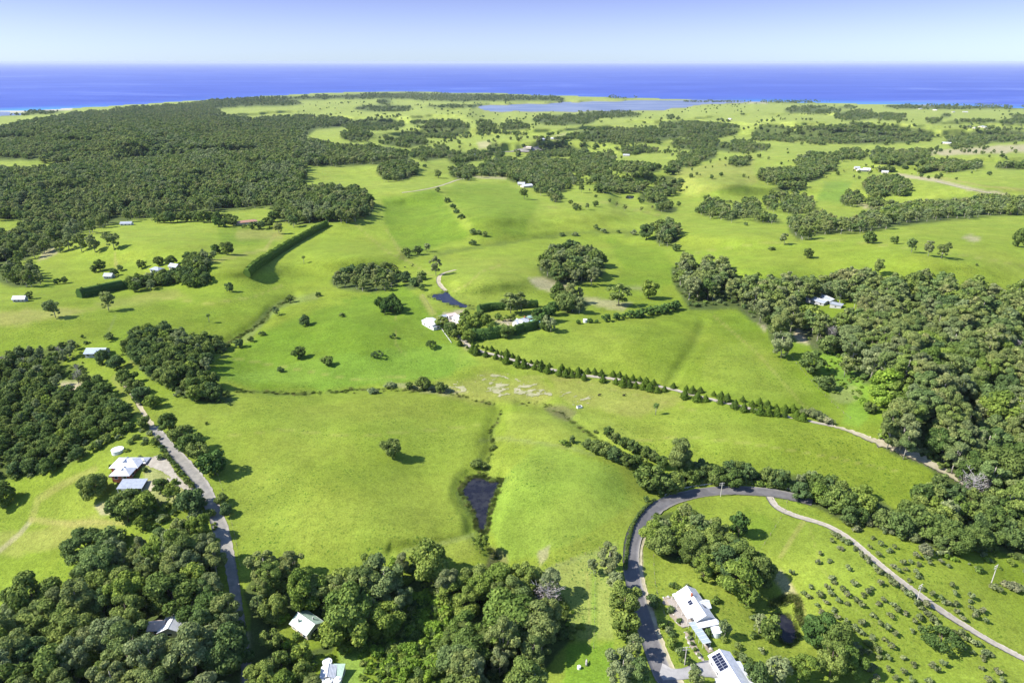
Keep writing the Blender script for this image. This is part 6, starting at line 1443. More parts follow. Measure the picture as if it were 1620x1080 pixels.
class MB:
    def __init__(s): s.v = []; s.f = []
    def box(s, x0, x1, y0, y1, z0, z1):
        o = len(s.v); s.v += [(x0, y0, z0), (x1, y0, z0), (x1, y1, z0), (x0, y1, z0), (x0, y0, z1), (x1, y0, z1), (x1, y1, z1), (x0, y1, z1)]
        s.f += [tuple(o + i for i in q) for q in ((3, 2, 1, 0), (4, 5, 6, 7), (0, 1, 5, 4), (1, 2, 6, 5), (2, 3, 7, 6), (3, 0, 4, 7))]; return s
    def prism(s, prof, x0, x1):            # profile of (y, z), anticlockwise seen from +x
        o = len(s.v); n_ = len(prof); s.v += [(x0, y, z) for y, z in prof] + [(x1, y, z) for y, z in prof]
        s.f.append(tuple(o + i for i in range(n_))[::-1]); s.f.append(tuple(o + n_ + i for i in range(n_)))
        for i in range(n_): j = (i + 1) % n_; s.f.append((o + i, o + j, o + n_ + j, o + n_ + i))
        return s
    def hip(s, hx, hy, z0, zr, rl, t=0.14):
        o = len(s.v)
        for dz in (0, t):
            s.v += [(-hx, -hy, z0 + dz), (hx, -hy, z0 + dz), (hx, hy, z0 + dz), (-hx, hy, z0 + dz), (-rl, 0, zr + dz), (rl, 0, zr + dz)]
        for b_, rev in ((0, True), (6, False)):
            for q in ((0, 1, 5, 4), (1, 2, 5), (2, 3, 4, 5), (3, 0, 4)):
                q = tuple(o + b_ + i for i in q); s.f.append(q[::-1] if rev else q)
        for i in range(4): j = (i + 1) % 4; s.f.append((o + i, o + j, o + 6 + j, o + 6 + i))
        return s
    def cyl(s, x, y, z0, z1, r, n_=20, r2=None):
        o = len(s.v); r2 = r if r2 is None else r2
        for zz, rr in ((z0, r), (z1, r2)):
            for k in range(n_): s.v.append((x + rr * math.cos(2 * math.pi * k / n_), y + rr * math.sin(2 * math.pi * k / n_), zz))
        for k in range(n_): s.f.append((o + k, o + (k + 1) % n_, o + n_ + (k + 1) % n_, o + n_ + k))
        s.f.append(tuple(o + k for k in range(n_))[::-1]); s.f.append(tuple(o + n_ + k for k in range(n_))); return s
    def build(s, name, m, parent=None, loc=None, rz=0, smooth=False):
        return link(name, new_mesh(name, s.v, s.f, [m], smooth), parent, loc, rz)

def thing(name, label, cat, x, y, z, yaw=0, group=None):
    r_ = bpy.data.objects.new(name, None); COL.objects.link(r_); r_.location = (x, y, z); r_.rotation_euler = (0, 0, yaw); tag(r_, label, cat, group); return r_

def yaw_of(a, b_):
    x0, y0, _ = at(*a); x1, y1, _ = at(*b_); return math.atan2(float(y1 - y0), float(x1 - x0))

def window(root, x, y, z, w_, h_, face, fm='timber_white'):
    """face: which side of the wall it is on, in quarter turns"""
    f = MB().box(-w_ / 2 - 0.08, w_ / 2 + 0.08, -0.05, 0.05, -0.08, h_ + 0.08).build('window', M[fm], root, (x, y, z), face * math.pi / 2)
    MB().box(-w_ / 2, w_ / 2, -0.065, -0.0525, 0, h_).build('pane', M['glass'], f)
    MB().box(-w_ / 2 - 0.14, w_ / 2 + 0.14, -0.14, -0.051, -0.16, -0.081).build('sill', M[fm], f)

def wing(root, x, y, L, Wd, wh, rh, turn, roofm, wallm, kind='gable', over=0.5, windows=2, ends=(True, True), open_side=False, door=False, gut=True):
    """one roofed volume of a building; ridge along its own x"""
    sub = bpy.data.objects.new('anchor', None)
    T = Matrix.Translation((x, y, 0)) @ Matrix.Rotation(turn, 4, 'Z')
    def put(mb, name, m, smooth=False):
        mb.v = [tuple(T @ Vector(p)) for p in mb.v]
        return mb.build(name, m, root)
    bpy.data.objects.remove(sub)
    hl, hw = L / 2, Wd / 2
    if kind == 'gable':
        if not open_side: put(MB().prism([(-hw, -1.2), (hw, -1.2), (hw, wh), (0, wh + rh), (-hw, wh)], -hl, hl), 'wall', M[wallm])
        sl = rh / hw; ov = over; t = 0.13
        put(MB().prism([(0, wh + rh + 0.02), (0, wh + rh + 0.02 + t), (-hw - ov, wh - ov * sl + 0.02 + t), (-hw - ov, wh - ov * sl + 0.02)], -hl - ov, hl + ov), 'roof', M[roofm])
        put(MB().prism([(hw + ov, wh - ov * sl + 0.02), (hw + ov, wh - ov * sl + 0.02 + t), (0.004, wh + rh + 0.02 + t), (0.004, wh + rh + 0.02)], -hl - ov, hl + ov), 'roof', M[roofm])
        put(MB().prism([(-0.22, wh + rh + 0.10), (0.22, wh + rh + 0.10), (0, wh + rh + 0.26)], -hl - ov - 0.02, hl + ov + 0.02), 'ridge_cap', M['gutter'])
        if gut:
            for sg in (-1, 1): put(MB().box(-hl - ov, hl + ov, sg * (hw + ov) + (0.01 if sg > 0 else -0.13), sg * (hw + ov) + (0.13 if sg > 0 else -0.01), wh - ov * sl - 0.06, wh - ov * sl + 0.08), 'gutter', M['gutter'])
    elif kind == 'hip':
        if not open_side: put(MB().box(-hl, hl, -hw, hw, -1.2, wh), 'wall', M[wallm])
        put(MB().hip(hl + over, hw + over, wh + 0.01, wh + rh, max(0.3, hl - hw)), 'roof', M[roofm])
        if gut: put(MB().box(-hl - over - 0.06, hl + over + 0.06, -hw - over - 0.06, hw + over + 0.06, wh - 0.07, wh - 0.001), 'gutter', M['gutter'])
    else:                                   # lean-to falling towards -y
        if not open_side: put(MB().prism([(-hw, -1.2), (hw, -1.2), (hw, wh + rh), (-hw, wh)], -hl, hl), 'wall', M[wallm])
        sl = rh / Wd
        put(MB().prism([(-hw - over, wh - over * sl + 0.02), (hw + over, wh + rh + over * sl + 0.02), (hw + over, wh + rh + over * sl + 0.15), (-hw - over, wh - over * sl + 0.15)], -hl - over, hl + over), 'roof', M[roofm])
    q = turn / (math.pi / 2)
    def wp(lx, ly, lz, w_, h_, face):
        p = T @ Vector((lx, ly, lz)); window(root, p.x, p.y, p.z, w_, h_, q + face)
    if windows and not open_side:
        for k in range(windows):
            wx = -hl + L * (k + 0.5) / windows
            wp(wx, -hw - 0.05, 0.9, 1.5, 1.3, 0); wp(wx, hw + 0.05, 0.9, 1.5, 1.3, 2)
        if ends[0]: wp(-hl - 0.05, 0, 0.9, 1.6, 1.3, 3)
        if ends[1]: wp(hl + 0.05, 0, 0.9, 1.6, 1.3, 1)
    if door:
        put(MB().box(-0.5 + L * 0.1, 0.5 + L * 0.1, -hw - 0.06, -hw - 0.003, 0, 2.1), 'door', M['timber'])
    if open_side:
        for k in range(4):
            xx = -hl + 0.1 + (L - 0.2) * k / 3
            for sg in (-1, 1): put(MB().box(xx - 0.1, xx + 0.1, sg * (hw - 0.12) - 0.1, sg * (hw - 0.12) + 0.1, -1.0, wh + (rh if kind == 'lean' and sg > 0 else 0) * 0.9), 'post', M['timber_white'])

def put_house(u, v, href, name, label, cat, a=None, b_=None, yaw=None, group=None):
    X, Y, Z = place(np.array(u), np.array(v), np.array(href))
    return thing(name, label, cat, float(X), float(Y), float(Z), yaw if yaw is not None else yaw_of(a, b_), group)

def solar(root, x, y, z, slope, side, nx, ny, pw=1.05, ph=1.7, gap=0.06):
    """rows of panels lying on a roof plane that falls towards side*y"""
    for i in range(nx):
        for j in range(ny):
            cx_ = x + (i - (nx - 1) / 2) * (pw + gap); s = (j - (ny - 1) / 2) * (ph + gap)
            f = MB().box(-pw / 2, pw / 2, -ph / 2, ph / 2, 0.0, 0.06).build('solar_panel', M['alu'], root, (cx_, y + side * s * math.cos(slope), z - s * math.sin(slope)))
            f.rotation_euler = (-side * slope, 0, 0)
            MB().box(-pw / 2 + 0.04, pw / 2 - 0.04, -ph / 2 + 0.04, ph / 2 - 0.04, 0.0605, 0.068).build('cells', M['panel'], f)

# the white homestead by the bitumen road: ridge runs away from the road bend
H = put_house(1101, 952, 4.2, 'homestead', 'long white roofed homestead with verandah on the lawn by the bitumen road', 'house', (1086, 938), (1113, 980))
wing(H, 0, 0, 15.6, 7.0, 3.0, 2.1, 0, 'roof_white', 'wall_white', 'gable', 0.5, 5, door=True)
wing(H, 0.6, 2.9, 4.2, 4.2, 3.0, 1.5, math.pi / 2, 'roof_white', 'wall_white', 'gable', 0.35, 0, gut=False)
wing(H, -1.0, -4.9, 13.5, 2.6, 2.45, 0.5, 0, 'roof_white', 'wall_white', 'lean', 0.1, 0, open_side=True)
wing(H, 9.9, 0, 2.6, 8.0, 2.5, 0.35, 0, 'roof_white', 'wall_white', 'lean', 0.1, 0, open_side=True)
MB().box(-8, 7, -8.4, -3.62, -0.6, 0.12).build('deck', M['deck'], H)
MB().box(8.27, 11.4, -4, 4, -0.6, 0.12).build('deck', M['deck'], H)
for k in range(9): MB().box(8.4 + k * 0.001, 8.5, -4 + k, -3.92 + k, 0.12, 1.0).build('baluster', M['timber_white'], H)
MB().box(-3.2, -2.4, -0.9, -0.2, 4.2, 6.1).build('chimney', M['wall_brick'], H)
solar(H, -0.5, -2.15, 3.98, math.atan(2.1 / 3.6), -1, 2, 1)
solar(H, -1.2 + 3.5, 2.4, 3.85, math.atan(2.1 / 3.6), 1, 2, 1)
# shade house below it
G_ = put_house(1107, 1000, 2.3, 'shade_house', 'long narrow shade house with translucent sheet roof below the homestead', 'shade house', (1099, 987), (1117, 1013))
MB().box(-5.4, 5.4, -1.7, 1.7, 2.35, 2.43).build('roof', M['shadecloth'], G_)
for k in range(7): MB().box(-5.4 + k * 1.76, -5.28 + k * 1.76, -1.75, 1.75, 2.436, 2.52).build('rafter', M['timber_white'], G_)
for k in range(5):
    for sg in (-1, 1): MB().box(-5.3 + k * 2.6, -5.2 + k * 2.6, sg * 1.6 - 0.05, sg * 1.6 + 0.05, -0.5, 2.345).build('post', M['timber_white'], G_)
MB().box(-5.3, 5.3, 1.55, 1.59, 0.02, 1.1).build('side_screen', M['shadecloth'], G_)
# shed with the solar panels
K = put_house(1157, 1062, 3.6, 'solar_shed', 'white gabled shed with twelve solar panels at the end of the grey driveway', 'shed', (1140, 1037), (1172, 1088))
wing(K, 0, 0, 17, 7.6, 2.9, 1.9, 0, 'roof_white', 'wall_white', 'gable', 0.45, 4)
wing(K, 0.5, 4.9, 10, 2.3, 2.2, 0.5, math.pi, 'roof_white', 'wall_white', 'lean', 0.1, 0, open_side=True)
wing(K, 2.2, -4.3, 4, 3.0, 2.6, 1.0, math.pi / 2, 'roof_white', 'wall_white', 'gable', 0.25, 0, gut=False)
solar(K, -4.4, -2.1, 4.05, math.atan(1.9 / 3.8), -1, 6, 2)
MB().box(-7, -4, -3.86, -3.803, 0, 2.3).build('roller_door', M['gutter'], K); MB().box(-3, 0, -3.86, -3.803, 0, 2.3).build('roller_door', M['gutter'], K)

def tank(u, v, r, h, m, label, group=None):
    X, Y, Z = place(np.array(u), np.array(v), np.array(h * 0.6)); t = thing('water_tank', label, 'water tank', float(X), float(Y), float(Z), 0.3, group)
    MB().cyl(0, 0, -0.6, h, r, 24).build('tank_body', M[m], t, smooth=False); MB().cyl(0, 0, h, h + 0.06, r + 0.07, 24).cyl(0, 0, h + 0.061, h + 0.35, r, 24, 0.3).build('lid', M['tank_white'], t)
    MB().cyl(r * 0.5, 0, h + 0.15, h + 0.5, 0.28, 10).build('hatch', M['gutter'], t)
tank(1128, 986, 2.1, 2.4, 'tank_white', 'upper of the two white water tanks beside the homestead')
tank(1133, 998, 2.1, 2.4, 'tank_white', 'lower of the two white water tanks beside the homestead')
tank(1138, 990, 0.9, 1.8, 'tank_white', 'small white water tank behind the two larger ones')
tank(186, 712, 3.0, 1.7, 'tank_white', 'large round white topped tank above the white roofed house')
tank(518, 1049, 1.7, 2.2, 'tank_white', 'white water tank above the small white sheds at the bottom')
tank(517, 1078, 2.1, 2.0, 'tank_green', 'pale green water tank below the small white sheds')
tank(533, 1077, 1.5, 1.8, 'tank_white', 'white water tank at the bottom edge right of the pale green one')
tank(1358, 477, 2.0, 2.6, 'tank_white', 'white tank right of the grey roofed homestead in the forest')
tank(1366, 475, 1.4, 2.2, 'tank_green', 'small tank at the forest edge right of the white one')
tank(926, 507, 1.8, 2.4, 'tank_white', 'small white tank in the short row of conifers')
tank(1117, 648 - 8, 0.9, 1.2, 'tank_white', 'small pale trough tank beside the cypress drive') if False else None

# white roofed house by the lane
B = put_house(197, 733, 4.0, 'lane_house', 'white hip roofed house with two small gables and brick walls by the lane', 'house', (182, 736), (212, 731))
wing(B, 0.3, 2.6, 13.0, 8.6, 2.8, 2.5, 0, 'roof_white', 'wall_brick', 'hip', 0.7, 3)
wing(B, -0.2, 2.2, 3.2, 3.0, 4.0, 1.3, math.pi / 2, 'roof_white', 'wall_white', 'gable', 0.4, 0, gut=False)
wing(B, 2.0, -5.4, 8.6, 6.6, 2.8, 2.0, 0, 'roof_white', 'wall_brick', 'hip', 0.6, 2, door=True)
wing(B, 2.2, -5.2, 2.4, 2.4, 3.7, 1.1, math.pi / 2, 'roof_white', 'wall_white', 'gable', 0.35, 0, gut=False)
wing(B, 6.4, 5.2, 4.5, 5.0, 2.5, 1.2, 0, 'roof_white', 'wall_brick', 'hip', 0.4, 1)
MB().box(-6.2, -2.6, -5.2, -1.8, -0.8, 0.2).build('deck', M['deck'], B)
CP_ = put_house(209, 764, 3.2, 'carport', 'long open carport with pale grey roof below the white house', 'carport', (195, 766), (224, 761))
wing(CP_, 0, 0, 11.5, 6.4, 2.4, 0.9, 0, 'roof_grey', 'wall_white', 'lean', 0.3, 0, open_side=True)
MB().box(-5.7, 5.7, 3.05, 3.15, -1, 3.2).build('back_wall', M['wall_grey'], CP_); MB().box(-5.6, -1.5, -0.5, 3.0, -0.6, 2.6).build('store_room', M['wall_white'], CP_)

# cottage and sheds at the bottom
D = put_house(485, 981, 3.8, 'cottage', 'pale green gabled cottage roof among garden trees', 'house', (473, 971), (496, 989))
wing(D, 0, 0, 9.6, 7.6, 2.8, 2.0, 0, 'roof_pale_green', 'wall_cream', 'gable', 0.5, 3, door=True)
MB().box(-2.2, -1.7, -2.4, -1.9, 3.6, 5.2).build('flue', M['wall_grey'], D); MB().box(1.4, 1.9, 1.6, 2.1, 3.9, 5.0).build('flue', M['wall_grey'], D)
0 and wing(D, -5.6, 1.5, 2.6, 3.0, 2.3, 0.5, 0, 'roof_grey', 'wall_cream', 'lean', 0.2, 0)
E_ = put_house(519, 1061, 3.0, 'small_shed', 'small white gabled shed on the lawn at the bottom', 'shed', (509, 1062), (530, 1061), yaw=None)
wing(E_, 0, 0, 5.2, 4.8, 2.4, 1.1, math.pi / 2, 'roof_white', 'wall_cream', 'gable', 0.25, 1, door=True)
E2 = put_house(534, 1060, 2.5, 'small_shed', 'flat pale roofed shed touching the white gabled shed', 'shed', yaw=0.0)
wing(E2, 0, 0, 4.0, 5.6, 2.1, 0.35, 0, 'roof_pale_green', 'wall_cream', 'lean', 0.15, 1)
Fh = put_house(283, 966, 4.0, 'wood_house', 'long white roofed house with an orange gable half hidden in the left wood', 'house', (272, 992), (296, 943))
wing(Fh, 0, 0, 19, 8.0, 2.9, 2.0, 0, 'roof_white', 'wall_cream', 'gable', 0.5, 4)
wing(Fh, -5.6, 6.0, 5.5, 4.5, 2.7, 1.6, math.pi / 2, 'roof_rust', 'wall_brick', 'gable', 0.4, 1)

# farm sheds and homestead in the middle
f1 = put_house(684, 507, 4.5, 'farm_shed', 'large white roofed farm shed at the left end of the farmyard', 'shed', (677, 503), (692, 512))
wing(f1, 0, 0, 15, 10, 3.6, 1.0, 0, 'roof_white', 'wall_white', 'gable', 0.3, 2); MB().box(-4, -1, -5.06, -5.003, 0, 3).build('roller_door', M['gutter'], f1)
f2 = put_house(690, 514, 3.0, 'farm_shed', 'lower white annexe shed below the large farm shed', 'shed', (684, 516), (696, 513))
wing(f2, 0, 0, 8, 5, 2.6, 0.6, 0, 'roof_white', 'wall_white', 'lean', 0.2, 1)
f3 = put_house(728, 501, 4.2, 'farm_shed', 'white gabled shed touching the homestead garden trees', 'shed', (719, 498), (736, 505))
wing(f3, 0, 0, 11, 8, 3.2, 1.4, 0, 'roof_white', 'wall_white', 'gable', 0.3, 2)
f4 = put_house(715, 497, 3.0, 'farm_shed', 'small rusty white roofed shed at the back of the farmyard', 'shed', (709, 498), (721, 496))
wing(f4, 0, 0, 7.5, 4, 2.6, 0.5, 0, 'roof_rust', 'wall_white', 'lean', 0.2, 1)
f5 = put_house(702, 499, 2.8, 'farm_shed', 'low open stall with grey roof at the back of the farmyard', 'shed', (696, 500), (709, 498))
wing(f5, 0, 0, 7, 3.5, 2.2, 0.4, 0, 'roof_grey', 'wall_grey', 'lean', 0.2, 0, open_side=True)
h1 = put_house(824, 506, 5.0, 'hedged_house', 'white gabled homestead behind the dark conifer hedge', 'house', (817, 508), (832, 505))
wing(h1, 0, 0, 11, 7, 3.6, 2.4, 0, 'roof_white', 'wall_white', 'gable', 0.4, 3, door=True); wing(h1, -2, -1.5, 8, 4.5, 3.6, 2.2, math.pi / 2, 'roof_white', 'wall_white', 'gable', 0.3, 1)
MB().box(3.4, 4.1, -0.4, 0.4, 4, 7.4).build('chimney', M['wall_brick'], h1)
h2 = put_house(846, 507, 4.0, 'green_roofed_wing', 'green roofed outbuilding right of the white homestead', 'outbuilding', (838, 508), (854, 507))
wing(h2, 0, 0, 10, 6.5, 3.0, 1.8, 0, 'roof_green', 'wall_cream', 'hip', 0.4, 2)
h3 = put_house(840, 500, 3.0, 'garden_shed', 'small green roofed shed behind the hedged homestead', 'shed', (835, 500), (845, 500))
wing(h3, 0, 0, 5, 4, 2.4, 1.0, 0, 'roof_green', 'wall_cream', 'gable', 0.3, 1)

# grey roofed homestead in the forest clearing
for (u, v, L_, W_, lab, a, b_, k_) in [(1294, 473, 17, 9, 'largest of three grey roofed buildings in the forest clearing', (1284, 472), (1306, 476), 'gable'), (1311, 471, 13, 7, 'rear grey roofed building in the forest clearing', (1303, 469), (1318, 474), 'gable'), (1324, 480, 9, 5, 'small grey roofed shed in front of the forest homestead', (1318, 479), (1331, 480), 'lean')]:
    o = put_house(u, v, 3.6, 'forest_homestead' if W_ > 5 else 'farm_shed', lab, 'house' if W_ > 5 else 'shed', a, b_)
    wing(o, 0, 0, L_, W_, 3.0, 1.5 if k_ == 'gable' else 0.5, 0, 'roof_grey', 'wall_grey', k_, 0.5, 3 if W_ > 5 else 1)
for (u, v, L_, W_, rm, wm, lab, k_) in [
        (200, 352, 15, 8, 'roof_grey', 'wall_white', 'pale roofed house above the left hedged field', 'gable'), (386, 350, 34, 11, 'roof_terracotta', 'wall_cream', 'long terracotta roofed house above the hedged field', 'hip'),
        (153, 553, 13, 9, 'roof_blue_grey', 'wall_grey', 'blue grey roofed shed at the top of the lane ridge', 'gable'), (31, 470, 10, 5, 'roof_grey', 'wall_grey', 'small grey shed beside a bush at the far left', 'gable'),
        (248, 424, 11, 7, 'roof_grey', 'wall_white', 'pale roofed house just behind the windbreak', 'hip'), (276, 419, 10, 6, 'roof_grey', 'wall_cream', 'pale roofed shed right of the one behind the windbreak', 'gable'), (172, 434, 8, 6, 'roof_grey', 'wall_grey', 'low dark grey shed left of the windbreak', 'gable')]:
    o = put_house(u, v, 3.8, 'country_house' if L_ > 13 else 'farm_shed', lab, 'house' if L_ > 13 else 'shed', (u - 10, v + 0.5), (u + 10, v - 0.5))
    wing(o, 0, 0, L_, W_, 3.0, 2.0, 0, rm, wm, k_, 0.6, 3)
far = [(1364, 266, 22, 10, 'largest of the white farm buildings on the far slope'), (1372, 264, 16, 12, 'tall white gabled building of the far farm'), (1356, 264, 12, 8, 'small white shed at the left of the far farm'), (1402, 263, 14, 6, 'low pale shed right of the far farm'),
       (833, 293, 22, 12, 'white farmhouse beside the hill grove'), (825, 290, 14, 8, 'small white shed left of the farmhouse by the hill grove'), (727, 277, 8, 7, 'small white shed in the grove on the green rise'),
       (835, 222, 28, 12, 'far brown roofed farm shed left of three'), (859, 220, 28, 12, 'far white farm shed in the middle of three'), (878, 219, 30, 14, 'far white farm shed, right of three'),
       (991, 245, 20, 14, 'far white shed on the pale hillside'), (941, 249, 24, 12, 'far white roof at the creek trees'), (970, 248, 20, 9, 'far long white roof near the creek trees'), (747, 245, 22, 10, 'far white roof beside the highway'),
       (1085, 204, 20, 10, 'far white roof left of the dark far forest'), (1155, 188, 22, 10, 'far white roof on the hill by the lagoon'), (1456, 172, 34, 14, 'far white roof by the coast, first from the left'), (1479, 174, 26, 12, 'far white roof by the coast, second from the left'),
       (1508, 177, 26, 12, 'far white roof by the coast, third from the left'), (1527, 177, 30, 12, 'far white roof by the coast, last from the left'), (1533, 200, 26, 12, 'far white shed of the cluster at the right'), (1542, 202, 20, 10, 'second far white shed of the cluster at the right'),
       (1553, 200, 30, 18, 'third far white shed of the cluster at the right'), (1562, 203, 30, 12, 'lowest far white shed of the cluster at the right'), (1557, 206, 22, 10, 'nearest far white shed of the cluster at the right'), (1498, 226, 28, 14, 'far pale roof between the right hand tree belts'), 
       (228, 236, 24, 12, 'brown roof deep in the left forest'),    (1333, 243, 26, 14, 'far pale roof behind a tree belt')]
for k, (u, v, L_, W_, lab) in enumerate(far):
    o = put_house(u, v, 4.5, 'far_farm_building', lab, 'farm building', (u - 10, v), (u + 10, v + (0.6 if k % 2 else -0.6)))
    wing(o, 0, 0, L_, W_, 4.0, 2.6, 0, 'roof_rust' if lab.count('brown') else ('roof_white' if k in (0, 1, 4, 8, 9, 17, 21) else 'roof_far'), 'wall_cream', 'gable', 0.6, 2 if W_ < 16 else 0, gut=False)

# ---------------------------------------------------------------- power poles
def pole(u, v, h, label, yaw):
    X, Y, Z = at(u, v); t = thing('power_pole', label, 'power pole', float(X), float(Y), float(Z), yaw, 'timber power poles')
    MB().cyl(0, 0, -0.8, h, 0.20, 10, 0.14).build('pole_shaft', M['pole_wood'], t)
    for zz in (h - 0.6, h - 1.7):
        c_ = MB().box(-1.25, 1.25, 0.15, 0.29, zz, zz + 0.16).build('crossarm', M['pole_wood'], t)
        for xx in (-1.1, -0.4, 0.4, 1.1): MB().cyl(xx, 0.22, zz + 0.161, zz + 0.42, 0.07, 8).build('insulator', M['insul'], c_)
    return Vector((float(X), float(Y), float(Z) + h))
tops = [pole(1568, 923, 9.5, 'tall pale power pole on the grass at the right', 0.5), pole(1450, 953, 9.0, 'pale power pole beside the middle of the gravel drive', 0.5), pole(1140, 785, 8.0, 'power pole on the inside of the bitumen bend', 0.2), pole(1083, 1051, 8.5, 'power pole between the garden and the grey driveway', 0.1), pole(1351, 488, 10, 'power pole in the forest clearing beside the white tank', 0.1)]

# ---------------------------------------------------------------- fences
def fence(pts, step, h, pm, label, rails=False):
    q = resample(pts, 2); x, y, z = at(q[:, 0], q[:, 1]); P = np.stack([x, y], -1); seg = np.hypot(*np.diff(P, axis=0).T); cum = np.concatenate([[0], np.cumsum(seg)]); n_ = max(2, int(cum[-1] / step) + 1)
    s = np.linspace(0, cum[-1], n_); ax = np.interp(s, cum, P[:, 0]); ay = np.interp(s, cum, P[:, 1]); az = zat(ax, ay)
    r_ = thing('fence', label, 'fence', float(ax[0]), float(ay[0]), float(az[0]))
    rr = 0.09 if not rails else 0.11
    me = new_mesh('post', *(lambda m_: (m_.v, m_.f))(MB().box(-rr, rr, -rr, rr, -0.4, h)), [M[pm]])
    for i in range(n_): link('post', me, r_, (ax[i] - ax[0], ay[i] - ay[0], az[i] - az[0]))
    for zz in ((0.45, 0.85, h - 0.1) if rails else (h * 0.4, h * 0.9)):
        V = []; Fc = []; t = 0.05 if rails else 0.012
        for i in range(n_):
            for dz in (-t, t):
                for dx in (-t * 0.6, t * 0.6): V.append((ax[i] - ax[0] + dx, ay[i] - ay[0], az[i] - az[0] + zz + dz))
        for i in range(n_ - 1):
            a0 = i * 4
            for (p_, q_) in ((0, 1), (1, 3), (3, 2), (2, 0)): Fc.append((a0 + p_, a0 + q_, a0 + 4 + q_, a0 + 4 + p_))
        link('rail' if rails else 'wire', new_mesh('rail', V, Fc, [M['timber_white' if rails else 'wire']]), r_)
fence([(345, 752), (352, 775), (362, 810), (372, 850), (380, 895)], 6, 1.3, 'timber', 'wire fence between the lane and the middle paddock')
fence([(697, 519), (704, 529), (714, 543)], 3.0, 1.3, 'timber_white', 'white rail fence running down from the farm sheds', True)
fence([(690, 494), (705, 492), (722, 491), (738, 492)], 4, 1.3, 'timber', 'yard fence between the farm dam and the sheds')
fence([(880, 894), (912, 882), (948, 868)], 7, 1.3, 'timber', 'wire fence crossing to the road above the dry grass')
fence([(941, 905), (941, 960), (939, 1025)], 6, 1.3, 'timber', 'wire fence beside the two wheel ruts near the roadside trees')
fence([(1034, 880), (1036, 920), (1044, 955), (1058, 985)], 5, 1.2, 'timber', 'garden fence inside the road verge')
fence([(1200, 875), (1245, 800), (1222, 790)], 7, 1.2, 'timber', 'wire fence across the bright grass inside the bend')
fence([(668, 467), (676, 478), (684, 492)], 6, 1.3, 'timber', 'fence between the bright paddock and the farm dam')
fence([(1205, 510), (1240, 550), (1280, 600), (1330, 650), (1345, 662)], 9, 1.3, 'timber', 'wire fence between pasture and the brambly hollow')

fence([(1052, 784), (1070, 777), (1090, 771.5), (1130, 766), (1170, 765), (1215, 768), (1250, 775)], 3.0, 0.75, 'timber_white', 'white guard rail along the outside of the bitumen bend', True)

# ---------------------------------------------------------------- cattle, bale, rocks, reeds, palms
def cow_mesh(m):
    joints = [(0, 0, 1.0), (0.75, 0, 1.05), (-0.75, 0, 1.05), (1.15, 0, 1.2), (1.5, 0, 1.15), (1.78, 0, 0.95),
              (0.6, 0.22, 0.75), (0.62, 0.24, 0.35), (0.62, 0.24, 0.03), (0.6, -0.22, 0.75), (0.58, -0.24, 0.35), (0.58, -0.24, 0.03),
              (-0.7, 0.24, 0.78), (-0.82, 0.25, 0.4), (-0.75, 0.25, 0.03), (-0.7, -0.24, 0.78), (-0.78, -0.25, 0.4), (-0.7, -0.25, 0.03), (-1.02, 0, 1.15), (-1.12, 0, 0.6)]
    ed = [(0, 1), (0, 2), (1, 3), (3, 4), (4, 5), (1, 6), (6, 7), (7, 8), (1, 9), (9, 10), (10, 11), (2, 12), (12, 13), (13, 14), (2, 15), (15, 16), (16, 17), (2, 18), (18, 19)]
    rd = [0.40, 0.36, 0.36, 0.2, 0.17, 0.11, 0.15, 0.08, 0.07, 0.15, 0.08, 0.07, 0.17, 0.09, 0.07, 0.17, 0.09, 0.07, 0.05, 0.03]
    me = bpy.data.meshes.new('cow_base'); me.from_pydata(joints, ed, []); o = bpy.data.objects.new('cow_base', me); COL.objects.link(o)
    md = o.modifiers.new('skin', 'SKIN'); sk = me.skin_vertices[0] if me.skin_vertices else None
    if sk is None:
        bm = bmesh.new(); bm.from_mesh(me); bm.verts.layers.skin.verify(); bm.to_mesh(me); bm.free(); sk = me.skin_vertices[0]
    for k, r_ in enumerate(rd): sk.data[k].radius = (r_, r_)
    sk.data[0].use_root = True
    o.modifiers.new('sub', 'SUBSURF').levels = 1
    dg = bpy.context.evaluated_depsgraph_get(); out = bpy.data.meshes.new_from_object(o.evaluated_get(dg)); out.name = 'cow'
    bpy.data.objects.remove(o); out.materials.clear(); out.materials.append(m); return out
cb_, cp_ = cow_mesh(M['cow_black']), cow_mesh(M['hide_pied'])
def cow(u, v, me, label, yaw, group=None):
    X, Y, Z = at(u, v); o = link('cow', me, None, (float(X), float(Y), float(Z) - 0.03), yaw); tag(o, label, 'cow', group); return o
cow(927.5, 1051, cp_, 'black and white cow standing in the small bright paddock', 1.45)
for k, (u, v) in enumerate([(606, 417), (609, 416), (614, 418), (607, 419), (617, 420), (612, 421), (621, 419), (624, 421), (626, 422), (619, 423), (620, 425), (626, 426), (629, 425), (623, 423.5)]):
    cow(u, v, cb_, 'black cow of the small herd above the eucalyptus grove', k * 1.3, 'black cows of the herd above the grove')
cow(640.5, 423.5, cb_, 'black cow standing alone between the herd and the pair', 0.2); cow(652, 421.5, cb_, 'lower black cow of the pair right of the herd', 0.9); cow(653.5, 419.5, cb_, 'upper black cow of the pair right of the herd', 2.2)
for (u, v, lb) in [(948, 626, 'dark cow on the worn grass below the cypress drive'), (987, 626.5, 'second dark cow on the worn grass below the cypress drive'), (1078, 543 + 110, 'dark cow beside the lone palm')][:2]: cow(u, v, cb_, lb, 0.4)
X, Y, Z = at(916, 1057); b1 = thing('hay_bale', 'round white wrapped bale standing beside the cow', 'hay bale', float(X), float(Y), float(Z), 0.2)
MB().cyl(0, 0, -0.05, 1.15, 0.68, 20).cyl(0, 0, 1.15, 1.24, 0.64, 20, 0.5).build('wrapped_bale', M['wrap'], b1); MB().cyl(0, 0, 0.5, 0.58, 0.695, 20).build('twine', M['gutter'], b1)
